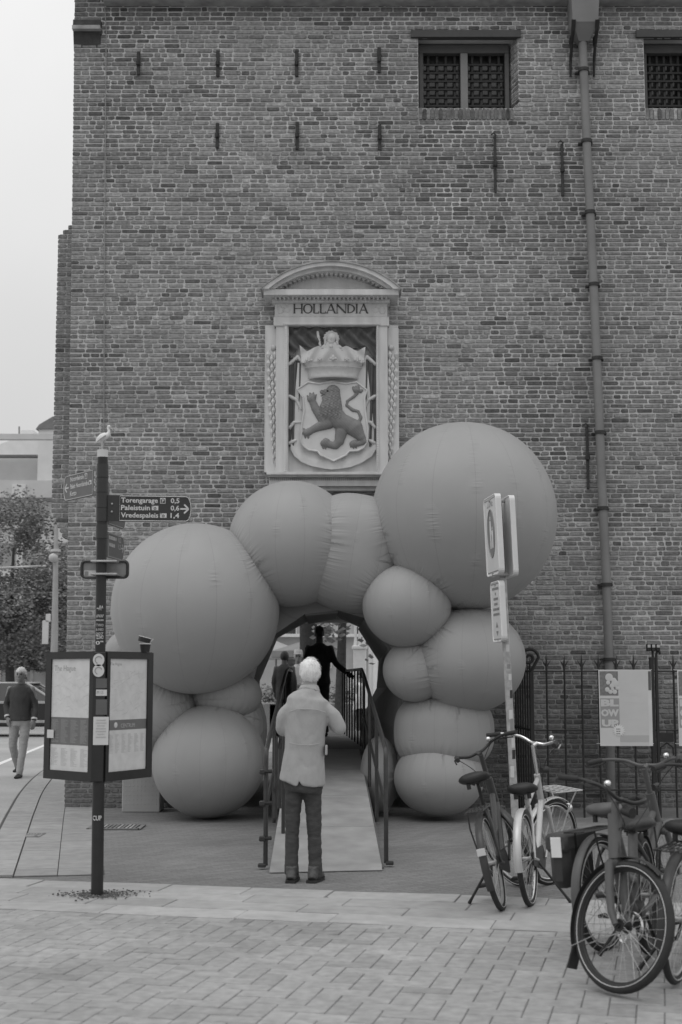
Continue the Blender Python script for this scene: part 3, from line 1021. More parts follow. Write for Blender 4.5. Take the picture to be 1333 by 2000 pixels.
# HOLLANDIA in roman capitals
def stroke(mb, x0, y0, x1, y1, w, Y, t):
    p, r_ = V((x0, y0)), V((x1, y1))
    d = (r_ - p); L = d.length; d /= L
    n_ = V((-d.y, d.x)) * (w / 2)
    mb.px([q(*(p + n_)), q(*(r_ + n_)), q(*(r_ - n_)), q(*(p - n_))], Y, t)
let = MB()
YL = YA - .118
zt_, zb_ = 447, 515
def serif(x, y):
    rectq(let, x - 9, y - 2, x + 9, y + 2, YL, .012)
def letter(ch, x, w):
    th, tn = 11, 5
    if ch == 'H':
        for xx in (x + 8, x + w - 8):
            stroke(let, xx, zt_, xx, zb_, th, YL - .001, .012); serif(xx, zt_); serif(xx, zb_)
        stroke(let, x + 8, 480, x + w - 8, 480, tn, YL, .012)
    elif ch == 'O' or ch == 'D':
        n = 26
        cx_, cy_ = (x + w / 2, 481) if ch == 'O' else (x + 12, 481)
        rx, ry = (w / 2, 36) if ch == 'O' else (w - 14, 34)
        rng = range(n) if ch == 'O' else range(n // 2)
        for k in rng:
            a = 2 * math.pi * k / n - (math.pi / 2)
            b = 2 * math.pi * (k + 1) / n - (math.pi / 2)
            def pt(an, ins):
                return (cx_ + (rx - ins * (4 + 8 * abs(math.cos(an)))) * math.cos(an), cy_ + (ry - ins * 5) * math.sin(an))
            let.px([q(*pt(a, 0)), q(*pt(b, 0)), q(*pt(b, 1)), q(*pt(a, 1))], YL, .012)
        if ch == 'D':
            stroke(let, x + 10, zt_, x + 10, zb_, th, YL - .001, .012)
    elif ch in 'LI':
        xx = x + 9
        stroke(let, xx, zt_, xx, zb_, th, YL - .001, .012); serif(xx, zt_)
        if ch == 'L':
            stroke(let, xx, zb_, x + w - 4, zb_, tn, YL, .012); stroke(let, x + w - 5, zb_ + 2, x + w - 4, zb_ - 14, tn, YL - .002, .012)
        else:
            serif(xx, zb_)
    elif ch == 'A':
        stroke(let, x + 6, zb_, x + w / 2, zt_ - 3, tn, YL - .001, .012); stroke(let, x + w / 2, zt_ - 3, x + w - 7, zb_, th, YL - .002, .012)
        stroke(let, x + 16, 492, x + w - 18, 492, tn, YL, .012); serif(x + 6, zb_); serif(x + w - 7, zb_)
    elif ch == 'N':
        stroke(let, x + 8, zt_, x + 8, zb_, tn, YL - .001, .012); stroke(let, x + w - 7, zt_, x + w - 7, zb_, tn, YL - .001, .012)
        stroke(let, x + 6, zt_, x + w - 7, zb_, th, YL - .002, .012); serif(x + 8, zb_); serif(x + w - 7, zt_)
xx = 366
for ch, w in zip('HOLLANDIA', (76, 76, 52, 52, 76, 84, 68, 26, 74)):
    letter(ch, xx, w - 3)
    xx += w * 0.985
let.build('lettering', M('letter paint', 0.06, .5, .05), arms)
# relief fields -------------------------------------------------------------
def relief(name, caps, Y, mat, parent, step=5, hs=1.0, rough=None, kk=10.0, ext=0.02):
    x0 = min(min(c[0] - c[2], c[3] - c[5]) for c in caps) - step
    x1 = max(max(c[0] + c[2], c[3] + c[5]) for c in caps) + step
    y0 = min(min(c[1] - c[2], c[4] - c[5]) for c in caps) - step
    y1 = max(max(c[1] + c[2], c[4] + c[5]) for c in caps) + step
    xs_ = np.arange(x0, x1 + step, step); ys_ = np.arange(y0, y1 + step, step)
    gx, gy = np.meshgrid(xs_, ys_)
    H = np.full(gx.shape, -6.0)
    for (ax, ay, ar, bx, by, br) in caps:
        dx, dy = bx - ax, by - ay
        L2 = dx * dx + dy * dy
        t = np.zeros_like(gx) if L2 < 1e-6 else np.clip(((gx - ax) * dx + (gy - ay) * dy) / L2, 0, 1)
        r = ar + (br - ar) * t
        d2 = (gx - ax - dx * t) ** 2 + (gy - ay - dy * t) ** 2
        h = np.where(d2 < r * r, np.sqrt(np.maximum(r * r - d2, 0)), -(np.sqrt(d2) - r))
        m = np.maximum(H, h)
        H = m + np.where(np.abs(H - h) < kk, (kk - np.abs(H - h)) ** 2 / (4 * kk), 0) * (m > 0)
    idx = -np.ones(gx.shape, int)
    mb = MB()
    keep = H > -step * 0.4
    vs_, fs_ = [], []
    zpx = depth(P(646, 780, Y)) / F_PX / 3.92
    for j in range(gx.shape[0]):
        for i in range(gx.shape[1]):
            hh = max(0.0, H[j, i]) * hs
            if rough is not None and hh > 0:
                hh += rough(gx[j, i], gy[j, i])
            p = P(*q(gx[j, i], gy[j, i]), Y)
            vs_.append((p.x, Y + ext * (H[j, i] <= 0) - hh * zpx, p.z))
    w = gx.shape[1]
    for j in range(gx.shape[0] - 1):
        for i in range(w - 1):
            if (H[j:j + 2, i:i + 2] > 0).any():
                fs_.append((j * w + i, j * w + i + 1, (j + 1) * w + i + 1, (j + 1) * w + i))
    used = sorted({k for f in fs_ for k in f})
    mp_ = {k: n for n, k in enumerate(used)}
    mb.add([vs_[k] for k in used], [tuple(mp_[k] for k in f) for f in fs_])
    return mb.build(name, mat, parent, 'all')
m_drape = M('dark painted drape', 0.11, .7, .15, 12)
m_mantle = M('white painted mantle', 0.6, .6, .06, 10)
m_lion = M('lion paint', 0.2, .55, .1, 20, .1, 60)
m_gilt = M('pale gilt', 0.5, .4, .1, 20, .1, 60)
def sheet(name, poly, Y, fold, mat, nx=70, ny=26):   # drapery between an upper and a lower outline
    top_, bot_ = poly
    def at(pl, t):
        f = t * (len(pl) - 1); j = min(int(f), len(pl) - 2)
        return (pl[j][0] + (pl[j + 1][0] - pl[j][0]) * (f - j), pl[j][1] + (pl[j + 1][1] - pl[j][1]) * (f - j))
    vs_, fs_ = [], []
    for j in range(ny + 1):
        for i in range(nx + 1):
            a, b = at(top_, i / nx), at(bot_, i / nx)
            t = j / ny
            x_, y_ = a[0] + (b[0] - a[0]) * t, a[1] + (b[1] - a[1]) * t
            p = P(*q(x_, y_), Y)
            vs_.append((p.x, Y - fold(x_, y_, t), p.z))
    for j in range(ny):
        for i in range(nx):
            k = j * (nx + 1) + i
            fs_.append((k, k + 1, k + nx + 2, k + nx + 1))
    return MB().add(vs_, fs_).build(name, mat, arms, 'all')
YI = YA - .005
sheet('top_drape', ([(318, 622), (1000, 622)], [(318, 900), (420, 770), (560, 806), (660, 812), (780, 806), (915, 770), (1000, 900)]), YI - .03,
      lambda x, y, t: .03 + .028 * math.sin(x * .055 + 3 * math.sin(y * .02)) * math.sin(y * .03 + x * .01) + .02 * math.sin((x - y) * .06), m_drape, 90, 30)
for s0 in (0, 1):
    X = (lambda v: v) if s0 == 0 else (lambda v: 1330 - v)
    sheet('side_drape', ([(X(325), 860), (X(440), 860)], [(X(335), 1540), (X(385), 1540)]), YI - .02,
          lambda x, y, t: .02 + .014 * math.sin(x * .16 + y * .004), m_drape, 30, 20)
    for (xa, ya, xb, yb_, xc, yc) in ((335, 905, 400, 850, 425, 880), (335, 1150, 390, 1180, 425, 1250), (340, 1390, 375, 1352, 425, 1350), (340, 1510, 360, 1500, 385, 1490)):
        relief('drape_hem', [(X(xa), ya, 13, X(xb), yb_, 15), (X(xb), yb_, 15, X(xc), yc, 12)], YI - .045, m_mantle, arms, 5)
    # garland of scale leaves on the side consoles
    cons = rectq(MB(), X(158), 632, X(236), 1735, YA - .05, .06).build('console', m_stone, arms)
    relief('fruit', [(X(215), 780, 22, X(215), 782, 22)], YA - .06, m_gilt, cons, 4)
    for k in range(13):
        yy = 830 + k * 66
        wd = 1.0 - max(0, k - 5) * .075
        for cc in (-26, 0, 26):
            xc = X(200 + k * 2.2 + cc * wd)
            yo = yy + (33 if cc == 0 else 0)
            p0, p1, p2, p3 = [P(*q(*w_), YA - .075) for w_ in ((xc, yo + 40), (xc - 17 * wd, yo), (xc, yo - 32), (xc + 17 * wd, yo))]
            pc = P(*q(xc, yo), YA - .1)
            MB().add([p0, p1, p2, p3, pc, p0 + V((0, .03, 0)), p1 + V((0, .03, 0)), p2 + V((0, .03, 0)), p3 + V((0, .03, 0))], [(0, 1, 4), (1, 2, 4), (2, 3, 4), (3, 0, 4), (0, 5, 6, 1), (1, 6, 7, 2), (2, 7, 8, 3), (3, 8, 5, 0)]).build('leaf', m_stone, cons)
# mantle apron, shield, crown, bust, lion
bot = [(345, 1560), (375, 1615), (430, 1660), (520, 1695), (660, 1718), (800, 1700), (900, 1660), (965, 1615), (1000, 1560)]
sheet('mantle', ([(400, 900), (660, 900), (930, 900)], bot), YI - .02, lambda x, y, t: .025 + .012 * math.sin(x * .05) * t + .02 * (t > .93), m_mantle, 80, 30)
sheet('upper_mantle', ([(415, 768), (470, 810), (560, 770), (655, 800), (770, 770), (860, 810), (918, 778)], [(430, 900), (660, 950), (905, 900)]), YI - .06,
      lambda x, y, t: .03 + .016 * math.sin(abs(x - 660) * .06 - t * 5), m_mantle, 80, 14)
sh = [(397, 1098), (480, 1044), (560, 1056), (660, 1040), (770, 1056), (850, 1044), (930, 1104), (912, 1160), (915, 1260), (935, 1400), (930, 1500), (905, 1545), (860, 1568), (795, 1572), (770, 1602), (675, 1648), (575, 1602), (550, 1572), (480, 1562), (440, 1530), (424, 1490), (430, 1380), (450, 1260), (440, 1160)]
cs = (668, 1330)
shb = MB().px(qy(sh), YI - .1, .1).build('shield', m_mantle, arms)
rim = MB().tube([P(*q(*p), YI - .105) for p in sh], .013, 8, closed=True).build('shield_rim', m_stone, shb, True)
mane = lambda x, y: (5.5 * math.sin(x * .2 + 2.2 * math.sin(y * .11)) * math.sin(y * .17 + x * .03)) if (y < 1330 and 560 < x < 735) else 1.2 * math.sin(x * .3) * math.sin(y * .3)
lion = [(670, 1120, 55, 655, 1240, 88), (650, 1270, 82, 725, 1345, 68), (725, 1345, 68, 835, 1392, 62), (620, 1125, 28, 592, 1120, 20), (612, 1160, 18, 595, 1168, 13), (575, 1130, 5, 568, 1105, 4), (590, 1150, 6, 578, 1148, 5),
        (600, 1330, 46, 535, 1245, 32), (535, 1245, 32, 512, 1190, 27), (505, 1172, 34, 512, 1160, 30), (480, 1160, 10, 474, 1148, 7), (497, 1140, 10, 494, 1128, 7), (518, 1138, 10, 520, 1126, 7), (538, 1148, 9, 542, 1140, 7),
        (635, 1355, 50, 545, 1392, 32), (545, 1392, 32, 490, 1420, 26), (485, 1424, 30, 465, 1432, 28), (452, 1408, 10, 443, 1398, 6), (445, 1432, 11, 440, 1436, 7), (458, 1462, 11, 458, 1472, 6), (480, 1462, 11, 482, 1474, 6),
        (735, 1420, 48, 718, 1495, 38), (718, 1495, 38, 690, 1530, 30), (690, 1530, 30, 620, 1518, 27), (615, 1505, 34, 600, 1512, 28), (592, 1540, 10, 596, 1552, 7), (612, 1545, 11, 614, 1554, 7), (585, 1520, 10, 582, 1530, 6),
        (835, 1400, 68, 880, 1460, 38), (880, 1460, 38, 908, 1496, 25), (908, 1500, 24, 860, 1516, 22), (835, 1515, 30, 822, 1518, 27), (808, 1530, 10, 806, 1542, 6), (826, 1542, 10, 828, 1552, 6), (846, 1540, 10, 850, 1550, 6),
        (860, 1362, 16, 884, 1315, 13), (884, 1315, 13, 862, 1268, 12), (862, 1268, 12, 820, 1257, 15), (820, 1257, 15, 775, 1222, 12), (775, 1222, 12, 780, 1188, 11), (780, 1188, 11, 830, 1156, 13), (830, 1156, 13, 852, 1130, 15), (850, 1102, 30, 852, 1092, 24), (882, 1112, 18, 890, 1108, 13), (828, 1092, 14, 824, 1084, 10), (858, 1078, 14, 862, 1074, 9)]
relief('lion', lion, YI - .1, m_lion, arms, 4, 0.62, mane, 9)
relief('lion_eye', [(628, 1108, 6, 630, 1108, 6)], YI - .155, m_black, arms, 3)
crown = MB()
cpt = []
for k in range(25):
    a = math.pi * (k / 24)
    cpt.append((math.cos(a), math.sin(a)))
cw0, cw1 = 205, 190
cA = P(*q(672, 985), YI)
zp = depth(cA) / F_PX / 3.92
vs_, fs_ = [], []
for lv, (yy, rr) in enumerate(((1030, 188), (1018, 196), (1010, 190), (965, 205), (955, 216), (945, 208), (915, 232))):
    for cx_, sy in cpt:
        p = P(*q(672 + cx_ * rr, yy), YI)
        vs_.append((p.x, YI - .03 - sy * .19 * rr / 200, p.z + (.012 * (1 - sy) if lv > 2 else 0)))
for lv in range(6):
    for k in range(24):
        a = lv * 25 + k
        fs_.append((a, a + 1, a + 26, a + 25))
crown.add(vs_, fs_)
crown.add([vs_[k] for k in range(25)], [tuple(range(25))])
cr = crown.build('crown', m_gilt, arms, 'all')
pe = MB()
for k in range(40):
    a = math.pi * (k + .5) / 40
    p = P(*q(672 + math.cos(a) * 214, 952), YI)
    pe.ball((p.x, YI - .035 - math.sin(a) * .2, p.z + .01 * (1 - math.sin(a))), .0085, 6, 5)
pe.build('pearl_row', m_gilt, cr, True)['kind'] = 'stuff'
for k in range(7):
    a = math.pi * (k + .5) / 7
    p = P(*q(672 + math.cos(a) * 235, 905), YI)
    y_ = YI - .03 - math.sin(a) * .22
    big = .95 if k % 2 else .6
    f_ = MB()
    f_.ball((p.x, y_, p.z + .03 * big), (.026 * big, .015, .04 * big), 8, 6)
    for s0 in (-1, 1):
        f_.ball((p.x + s0 * .032 * big, y_, p.z + .012), (.022 * big, .014, .02 * big), 8, 6)
        f_.tube([(p.x, y_, p.z - .02), (p.x + s0 * .03, y_, p.z - .005), (p.x + s0 * .045 * big, y_, p.z + .03)], .007, 6)
    f_.ball((p.x, y_ - .012, p.z), .014, 8, 6)
    f_.build('crown_leaf', m_gilt, cr, True)
bust = relief('bust', [(658, 705, 38, 655, 730, 30), (655, 740, 18, 655, 770, 22)], YI - .07, m_mantle, arms, 3, .9,
              lambda x, y: 5 * math.exp(-((x - 655) / 5) ** 2 - ((y - 715) / 12) ** 2) - 4 * math.exp(-((abs(x - 655) - 15) / 5) ** 2 - ((y - 702) / 4) ** 2) - 3 * math.exp(-((x - 655) / 9) ** 2 - ((y - 734) / 2.5) ** 2))
curls = []
for k in range(26):
    a = math.pi * (1.0 + (k / 25)) if k < 26 else 0
    rr = 44 + 6 * math.sin(k * 2.1)
    curls.append((657 + math.cos(a) * rr * 1.05, 712 + math.sin(a) * rr * 1.1, 12, 657 + math.cos(a) * rr * 1.05 + 2, 714 + math.sin(a) * rr, 11))
for k in range(5):
    for s0 in (-1, 1):
        curls.append((657 + s0 * (46 - k % 2 * 6), 700 + k * 13, 11, 657 + s0 * 47, 703 + k * 13, 10))
relief('wig', curls, YI - .08, m_gilt, bust, 3, .9, None, 2)
col = []
for k in range(9):
    xx = 590 + k * 17
    col.append((655 + (xx - 655) * .45, 748, 12, xx, 770 + 22 * math.cos((xx - 658) / 75 * 1.3), 12))
relief('ruff', col, YI - .075, m_mantle, bust, 3, .8, None, 2)
relief('blade', [(553, 658, 9, 556, 700, 13), (556, 700, 13, 572, 765, 9)], YI - .07, m_mantle, arms, 4)
for s0 in (0, 1):
    X = (lambda v: v) if s0 == 0 else (lambda v: 1312 - v)
    sc = []
    for k in range(14):
        a = k / 13 * 5.2
        sc.append((X(262 + 25 * math.cos(a) * (1 - k * .03)), 490 + 30 * math.sin(a), 5, X(262 + 25 * math.cos(a + .35) * (1 - k * .03)), 490 + 30 * math.sin(a + .35), 5))
    sc += [(X(285), 480, 5, X(320), 470, 4), (X(285), 500, 5, X(322), 512, 4), (X(320), 470, 4, X(300), 445, 4), (X(322), 512, 4, X(345), 488, 3)]
    relief('scroll', sc, YA - .112, m_mantle, arms, 4, .8, None, 2)
# ------------------------------------------------------------------ inflatable of bulging balls
def balloon_mat():
    m = M('matt inflatable cloth', 0.33, 0.55, 0.05, 1.5, spec=0.3)
    n, l = m.node_tree.nodes, m.node_tree.links
    b = n['Principled BSDF']
    b.inputs['Sheen Weight'].default_value = 0.08
    tc = n.new('ShaderNodeTexCoord')
    sp = n.new('ShaderNodeSeparateXYZ')
    l.new(tc.outputs['Object'], sp.inputs[0])
    at = n.new('ShaderNodeMath'); at.operation = 'ARCTAN2'
    l.new(sp.outputs['X'], at.inputs[0]); l.new(sp.outputs['Y'], at.inputs[1])
    mu = n.new('ShaderNodeMath'); mu.operation = 'MULTIPLY'; mu.inputs[1].default_value = 7.0 / math.pi
    l.new(at.outputs[0], mu.inputs[0])
    pp_ = n.new('ShaderNodeMath'); pp_.operation = 'PINGPONG'; pp_.inputs[1].default_value = 0.5
    l.new(mu.outputs[0], pp_.inputs[0])
    seam = n.new('ShaderNodeMapRange')
    seam.inputs['From Min'].default_value = 0.0; seam.inputs['From Max'].default_value = 0.014
    seam.inputs['To Min'].default_value = 0.86; seam.inputs['To Max'].default_value = 1.0
    l.new(pp_.outputs[0], seam.inputs['Value'])
    src = b.inputs['Base Color'].links[0].from_socket
    m2 = n.new('ShaderNodeMath'); m2.operation = 'MULTIPLY'
    l.new(src, m2.inputs[0]); l.new(seam.outputs[0], m2.inputs[1])
    l.new(m2.outputs[0], b.inputs['Base Color'])
    # short horizontal puckers gathered along the seams, patchy
    mp = n.new('ShaderNodeMapping'); mp.inputs['Scale'].default_value = (3, 3, 42)
    l.new(tc.outputs['Object'], mp.inputs[0])
    n1 = n.new('ShaderNodeTexNoise'); n1.inputs['Scale'].default_value = 1.0; n1.inputs['Detail'].default_value = 3
    l.new(mp.outputs[0], n1.inputs['Vector'])
    n2 = n.new('ShaderNodeTexNoise'); n2.inputs['Scale'].default_value = 2.2
    l.new(tc.outputs['Object'], n2.inputs['Vector'])
    k = n.new('ShaderNodeMapRange'); k.inputs['From Min'].default_value = 0.52; k.inputs['From Max'].default_value = 0.72
    l.new(n2.outputs[0], k.inputs['Value'])
    near = n.new('ShaderNodeMapRange'); near.inputs['From Min'].default_value = 0.22; near.inputs['From Max'].default_value = 0.0
    l.new(pp_.outputs[0], near.inputs['Value'])
    m3 = n.new('ShaderNodeMath'); m3.operation = 'MULTIPLY'
    l.new(k.outputs[0], m3.inputs[0]); l.new(near.outputs[0], m3.inputs[1])
    m4 = n.new('ShaderNodeMath'); m4.operation = 'MULTIPLY'
    l.new(n1.outputs[0], m4.inputs[0]); l.new(m3.outputs[0], m4.inputs[1])
    m5 = n.new('ShaderNodeMath'); m5.operation = 'MULTIPLY_ADD'; m5.inputs[1].default_value = 0.25
    l.new(seam.outputs[0], m5.inputs[0]); l.new(m4.outputs[0], m5.inputs[2])
    ga = n.new('ShaderNodeAttribute'); ga.attribute_name = 'gather'
    al = n.new('ShaderNodeAttribute'); al.attribute_name = 'along'
    cv = n.new('ShaderNodeCombineXYZ')
    sc_ = n.new('ShaderNodeMath'); sc_.operation = 'MULTIPLY'; sc_.inputs[1].default_value = 16.0
    l.new(al.outputs['Fac'], sc_.inputs[0]); l.new(sc_.outputs[0], cv.inputs[0])
    n3 = n.new('ShaderNodeTexNoise'); n3.inputs['Scale'].default_value = 1.0; n3.inputs['Detail'].default_value = 2
    l.new(cv.outputs[0], n3.inputs['Vector'])
    m6 = n.new('ShaderNodeMath'); m6.operation = 'MULTIPLY'
    l.new(n3.outputs[0], m6.inputs[0]); l.new(ga.outputs['Fac'], m6.inputs[1])
    m7 = n.new('ShaderNodeMath'); m7.operation = 'MULTIPLY_ADD'; m7.inputs[1].default_value = 1.05
    l.new(m6.outputs[0], m7.inputs[0]); l.new(m5.outputs[0], m7.inputs[2])
    bp = n.new('ShaderNodeBump'); bp.inputs['Strength'].default_value = 0.7; bp.inputs['Distance'].default_value = 0.035
    l.new(m7.outputs[0], bp.inputs['Height'])
    l.new(bp.outputs[0], b.inputs['Normal'])
    return m
m_bal = balloon_mat()
infl = thing('inflatable_sculpture', 'huge inflatable arch of bulging grey balls round the passage', 'inflatable', (0, 16.6, 0))
BGEO, BOBJ = [], []
for i, (cx, cy, rx, ry, Y) in enumerate(BULBS):
    c = P(cx, cy, Y)
    w = depth(c) / F_PX
    ax, az = rx * w, ry * w
    ay = min(max(ax, az), 1.12)
    if cy > 1430 and c.z - az < 0.012:
        c.z = az + 0.012
    sphere = MB().ball((0, 0, 0), (ax, ay, az), 150, 84)
    BGEO.append((c.copy(), ax, ay, az))
    vs_ = []
    for p in sphere.v:
        p = V(p)
        if i in (2, 7):                        # a squat barrel between two balls
            e = V((p.x / ax, p.y / ay, p.z / az))
            f = (abs(e.x) ** 2.5 + abs(e.y) ** 2.5 + abs(e.z) ** 2.5) ** (-1 / 2.5)
            p = V((p.x * f, p.y * f, p.z * f))
        n_ = noise.noise(p * 1.3 + V((i * 7.1, 0, 0))) * 0.012
        a = math.atan2(p.x, p.y) * 7 / math.pi
        gore = abs(a - round(a))
        lat = 1 - min(1, abs(p.z) / az)
        vs_.append(p * (1 + n_ - 0.006 * math.exp(-(gore / .12) ** 2) * lat))
    if cy > 1430:                         # standing balls sag flat on the paving
        vs_ = [V((p.x, p.y, max(p.z, -az * 0.985))) for p in vs_]
    sphere.v = [tuple(p) for p in vs_]
    me = sphere.mesh('bulb', None, 'all')
    o = raw('bulb', me, m_bal, infl)
    o.location = c - V(infl.location)
    # tilt the gores a little so no two balls share their seams
    rz_ = rnd.uniform(-.4, .4) if abs(ax - ay) < .05 else 0
    o.rotation_euler = (0, R(9) if i == 2 else 0, rz_)
    BOBJ.append(o)
# gathered cloth: how near each point is to the crease with a neighbour, and its place along that crease
for i, o in enumerate(BOBJ):
    me = o.data
    n = len(me.vertices)
    co = np.empty(n * 3, 'f'); me.vertices.foreach_get('co', co); co = co.reshape(-1, 3).astype(float)
    mat3 = np.array(o.rotation_euler.to_matrix())
    wc = co @ mat3.T + np.array(BGEO[i][0])
    best = np.full(n, 9.0); ang = np.zeros(n)
    for k, (c, ax, ay, az) in enumerate(BGEO):
        if k == i:
            continue
        q_ = (wc - np.array(c)) / np.array((ax, ay, az))
        r_ = np.linalg.norm(q_, axis=1)
        sd = (r_ - 1) * (ax + ay + az) / 3
        a_ = (c - BGEO[i][0]).normalized()
        s_, t_, _ = axes_of(a_)
        rel = wc - np.array(BGEO[i][0])
        u_, v_ = rel @ np.array(s_), rel @ np.array(t_)
        an = np.arctan2(v_, u_) * BGEO[i][1]
        m_ = np.abs(sd) < best
        best = np.where(m_, np.abs(sd), best); ang = np.where(m_, an + k * 1.7, ang)
    w_ = np.exp(-(best / .13) ** 2)
    for nm, arr in (('gather', w_), ('along', ang)):
        at = me.attributes.new(nm, 'FLOAT', 'POINT')
        at.data.foreach_set('value', arr.astype('f'))
# cloth lining that runs into the passage
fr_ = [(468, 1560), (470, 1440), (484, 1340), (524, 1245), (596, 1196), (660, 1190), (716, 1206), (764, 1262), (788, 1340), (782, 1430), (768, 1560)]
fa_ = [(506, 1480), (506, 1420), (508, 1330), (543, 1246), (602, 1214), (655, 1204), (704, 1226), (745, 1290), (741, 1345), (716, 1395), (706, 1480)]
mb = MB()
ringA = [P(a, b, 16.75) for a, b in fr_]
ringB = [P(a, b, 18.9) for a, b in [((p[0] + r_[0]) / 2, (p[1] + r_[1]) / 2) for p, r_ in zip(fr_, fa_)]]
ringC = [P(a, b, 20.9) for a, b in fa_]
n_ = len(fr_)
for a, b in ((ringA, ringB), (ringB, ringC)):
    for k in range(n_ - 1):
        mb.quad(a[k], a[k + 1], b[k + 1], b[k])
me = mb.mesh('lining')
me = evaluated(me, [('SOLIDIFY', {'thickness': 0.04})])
lin = raw('lining', me, M('shade-toned inflatable lining', 0.2, .6, .08, 3, .1, 20), infl)  # darker copy of the ball cloth, passage shade put into its colour
lin.location = -V(infl.location)
# webbing collar behind the top of the arch, closing the gap to the passage
mb = MB()
coll = [(430, 1360), (470, 1230), (560, 1150), (660, 1120), (760, 1150), (830, 1240), (835, 1400)]
inn = [(480, 1380), (518, 1252), (596, 1199), (660, 1192), (718, 1208), (772, 1275), (790, 1400)]
for k in range(len(coll) - 1):
    mb.quad(P(*coll[k], 16.8), P(*coll[k + 1], 16.8), P(*inn[k + 1], 16.72), P(*inn[k], 16.72))
mb.build('collar', m_bal, infl, 'all')
# low skirt of cloth beside the ramp on the left
# ------------------------------------------------------------------ ramp with handrails
ZD = 0.67
YD = 18.5
A0, A1 = G(528, 1702), G(746, 1697)
B0, B1 = P(566, 1463, YD), P(702, 1463, YD)
B0.z = B1.z = ZD
ramp = thing('access_ramp', 'pale board ramp with steel handrails leading up into the passage', 'ramp', ((A0 + A1) / 2))
m_deck = M('pale ramp board', 0.31, 0.6, 0.22, 3.5, 0.1, 60)
m_deck2 = M('worn bridge board', 0.12, 0.7, 0.15, 5, 0.1, 60)
def lerp(a, b, t):
    return a + (b - a) * t
nseg = 4
for k in range(nseg):
    t0, t1 = k / nseg + (0.0008 if k else 0), (k + 1) / nseg - .0008
    pts = [lerp(A0, B0, t0), lerp(A1, B1, t0), lerp(A1, B1, t1), lerp(A0, B0, t1)]
    pts = [p + V((0, 0, .012)) for p in pts]
    MB().prism(pts, (0, 0, .018)).build('deck_board', m_deck if k < 3 else M('scuffed ramp board', 0.26, .6, .12, 5, .1, 60), ramp)
MB().prism([A0 + V((0, -.14, .006)), A1 + V((0, -.14, .006)), A1 + V((0, .02, .034)), A0 + V((0, .02, .034))], (0, 0, .006)).build('lip_plate', m_deck, ramp)
sd = MB()
for a, b in ((A0, B0), (A1, B1)):
    sd.prism([a + V((0, 0, .004)), b + V((0, 0, -ZD + .01)), b + V((0, 0, .01)), a + V((0, 0, .014))], (.02, 0, 0))
sd.build('side_panel', m_deck2, ramp)
E0, E1 = B0 + V((-.25, 6.3, 0)), B1 + V((.12, 6.3, 0))
MB().prism([B0 + V((-.2, .004, -.05)), B1 + V((.06, .004, -.05)), E1 + V((0, 0, -.05)), E0 + V((0, 0, -.05))], (0, 0, .075)).build('landing', m_deck2, ramp)
MB().prism([E0 + V((0, .01, -.05)), E1 + V((0, .01, -.05)), E1 + V((.1, 6, -ZD + .01)), E0 + V((-.1, 6, -ZD + .01))], (0, 0, .05)).build('far_slope', m_deck2, ramp)
m_rail = M('dark galvanised tube', 0.06, 0.4, 0.2, 20, metal=0.6)
def rail_side(a, b, e, sx, name):
    off = V((sx * .045, 0, 0))
    t_ = [V((0, 0, 1.0)), V((0, 0, 1.07)), V((0, 0, 1.07))]
    post0 = lerp(a, b, .02) + off
    top = [post0 + V((0, 0, .02)), post0 + V((0, 0, .93)), post0 + V((0, .04, 1.0))]
    for k in range(1, 9):
        top.append(lerp(a, b, .02 + .98 * k / 9) + off + V((0, 0, 1.0 + .07 * k / 9)))
    top += [b + off + V((0, .1, 1.06)), b + off + V((0, .6, 1.08)), e + off + V((0, 0, 1.07))]
    hr = MB().tube(top, .021, 10).build('handrail', m_rail, ramp, True)
    for k in range(4):
        p = lerp(a, b, .02 + .3 * k) + off
        if k:
            MB().tube([p + V((0, 0, -.02)), p + V((0, 0, 1.0 + .02 * k))], .02, 10).build('post', m_rail, hr, True)
    MB().tube([lerp(a, b, .02) + off + V((0, 0, .5)), lerp(a, b, 1) + off + V((0, 0, .52))], .017, 8).build('mid_rail', m_rail, hr, True)
    for h in (.25, .55, .82):
        p = lerp(a, b, .02) + off + V((0, 0, h))
        c_ = MB().cyl(p + V((-.05, -.02, 0)), p + V((.05, .0, 0)), .017, seg=8)
        c_.box(p + V((sx * .03, -.03, 0)), (.05, .05, .045), bevel=.008)
        if sx < 0:
            c_.build('clamp', m_rail, hr, True)
    n = 8
    for k in range(n):
        p = lerp(b, e, (k + .5) / n) + off
        MB().tube([p + V((0, 0, .05)), p + V((0, 0, 1.06))], .013, 6).build('baluster', m_black, hr, True)
    foot = lerp(a, b, .02) + off
    MB().box(foot + V((sx * .03, 0, .02)), (.07, .07, .03), bevel=.006).build('foot_plate', m_rust, hr)
rail_side(A1, B1, V((P(662, 1300, 23.6).x, 23.6, ZD)), 1, 'right')
rail_side(A0, B0, E0 + V((.1, 0, 0)), -1, 'left')
x_ = MB()
for dx, top_, bot_ in ((.03, 1.0, .25), (.06, .85, .3), (.09, 1.02, 0.02)):
    p = lerp(A0, B0, .12 + dx) + V((-.02 + dx, 0, 0))
    x_.tube([p + V((0, 0, bot_)), p + V((.0, .05, top_))], .018, 8)
x_.build('spare_tube', m_rail, ramp, True)
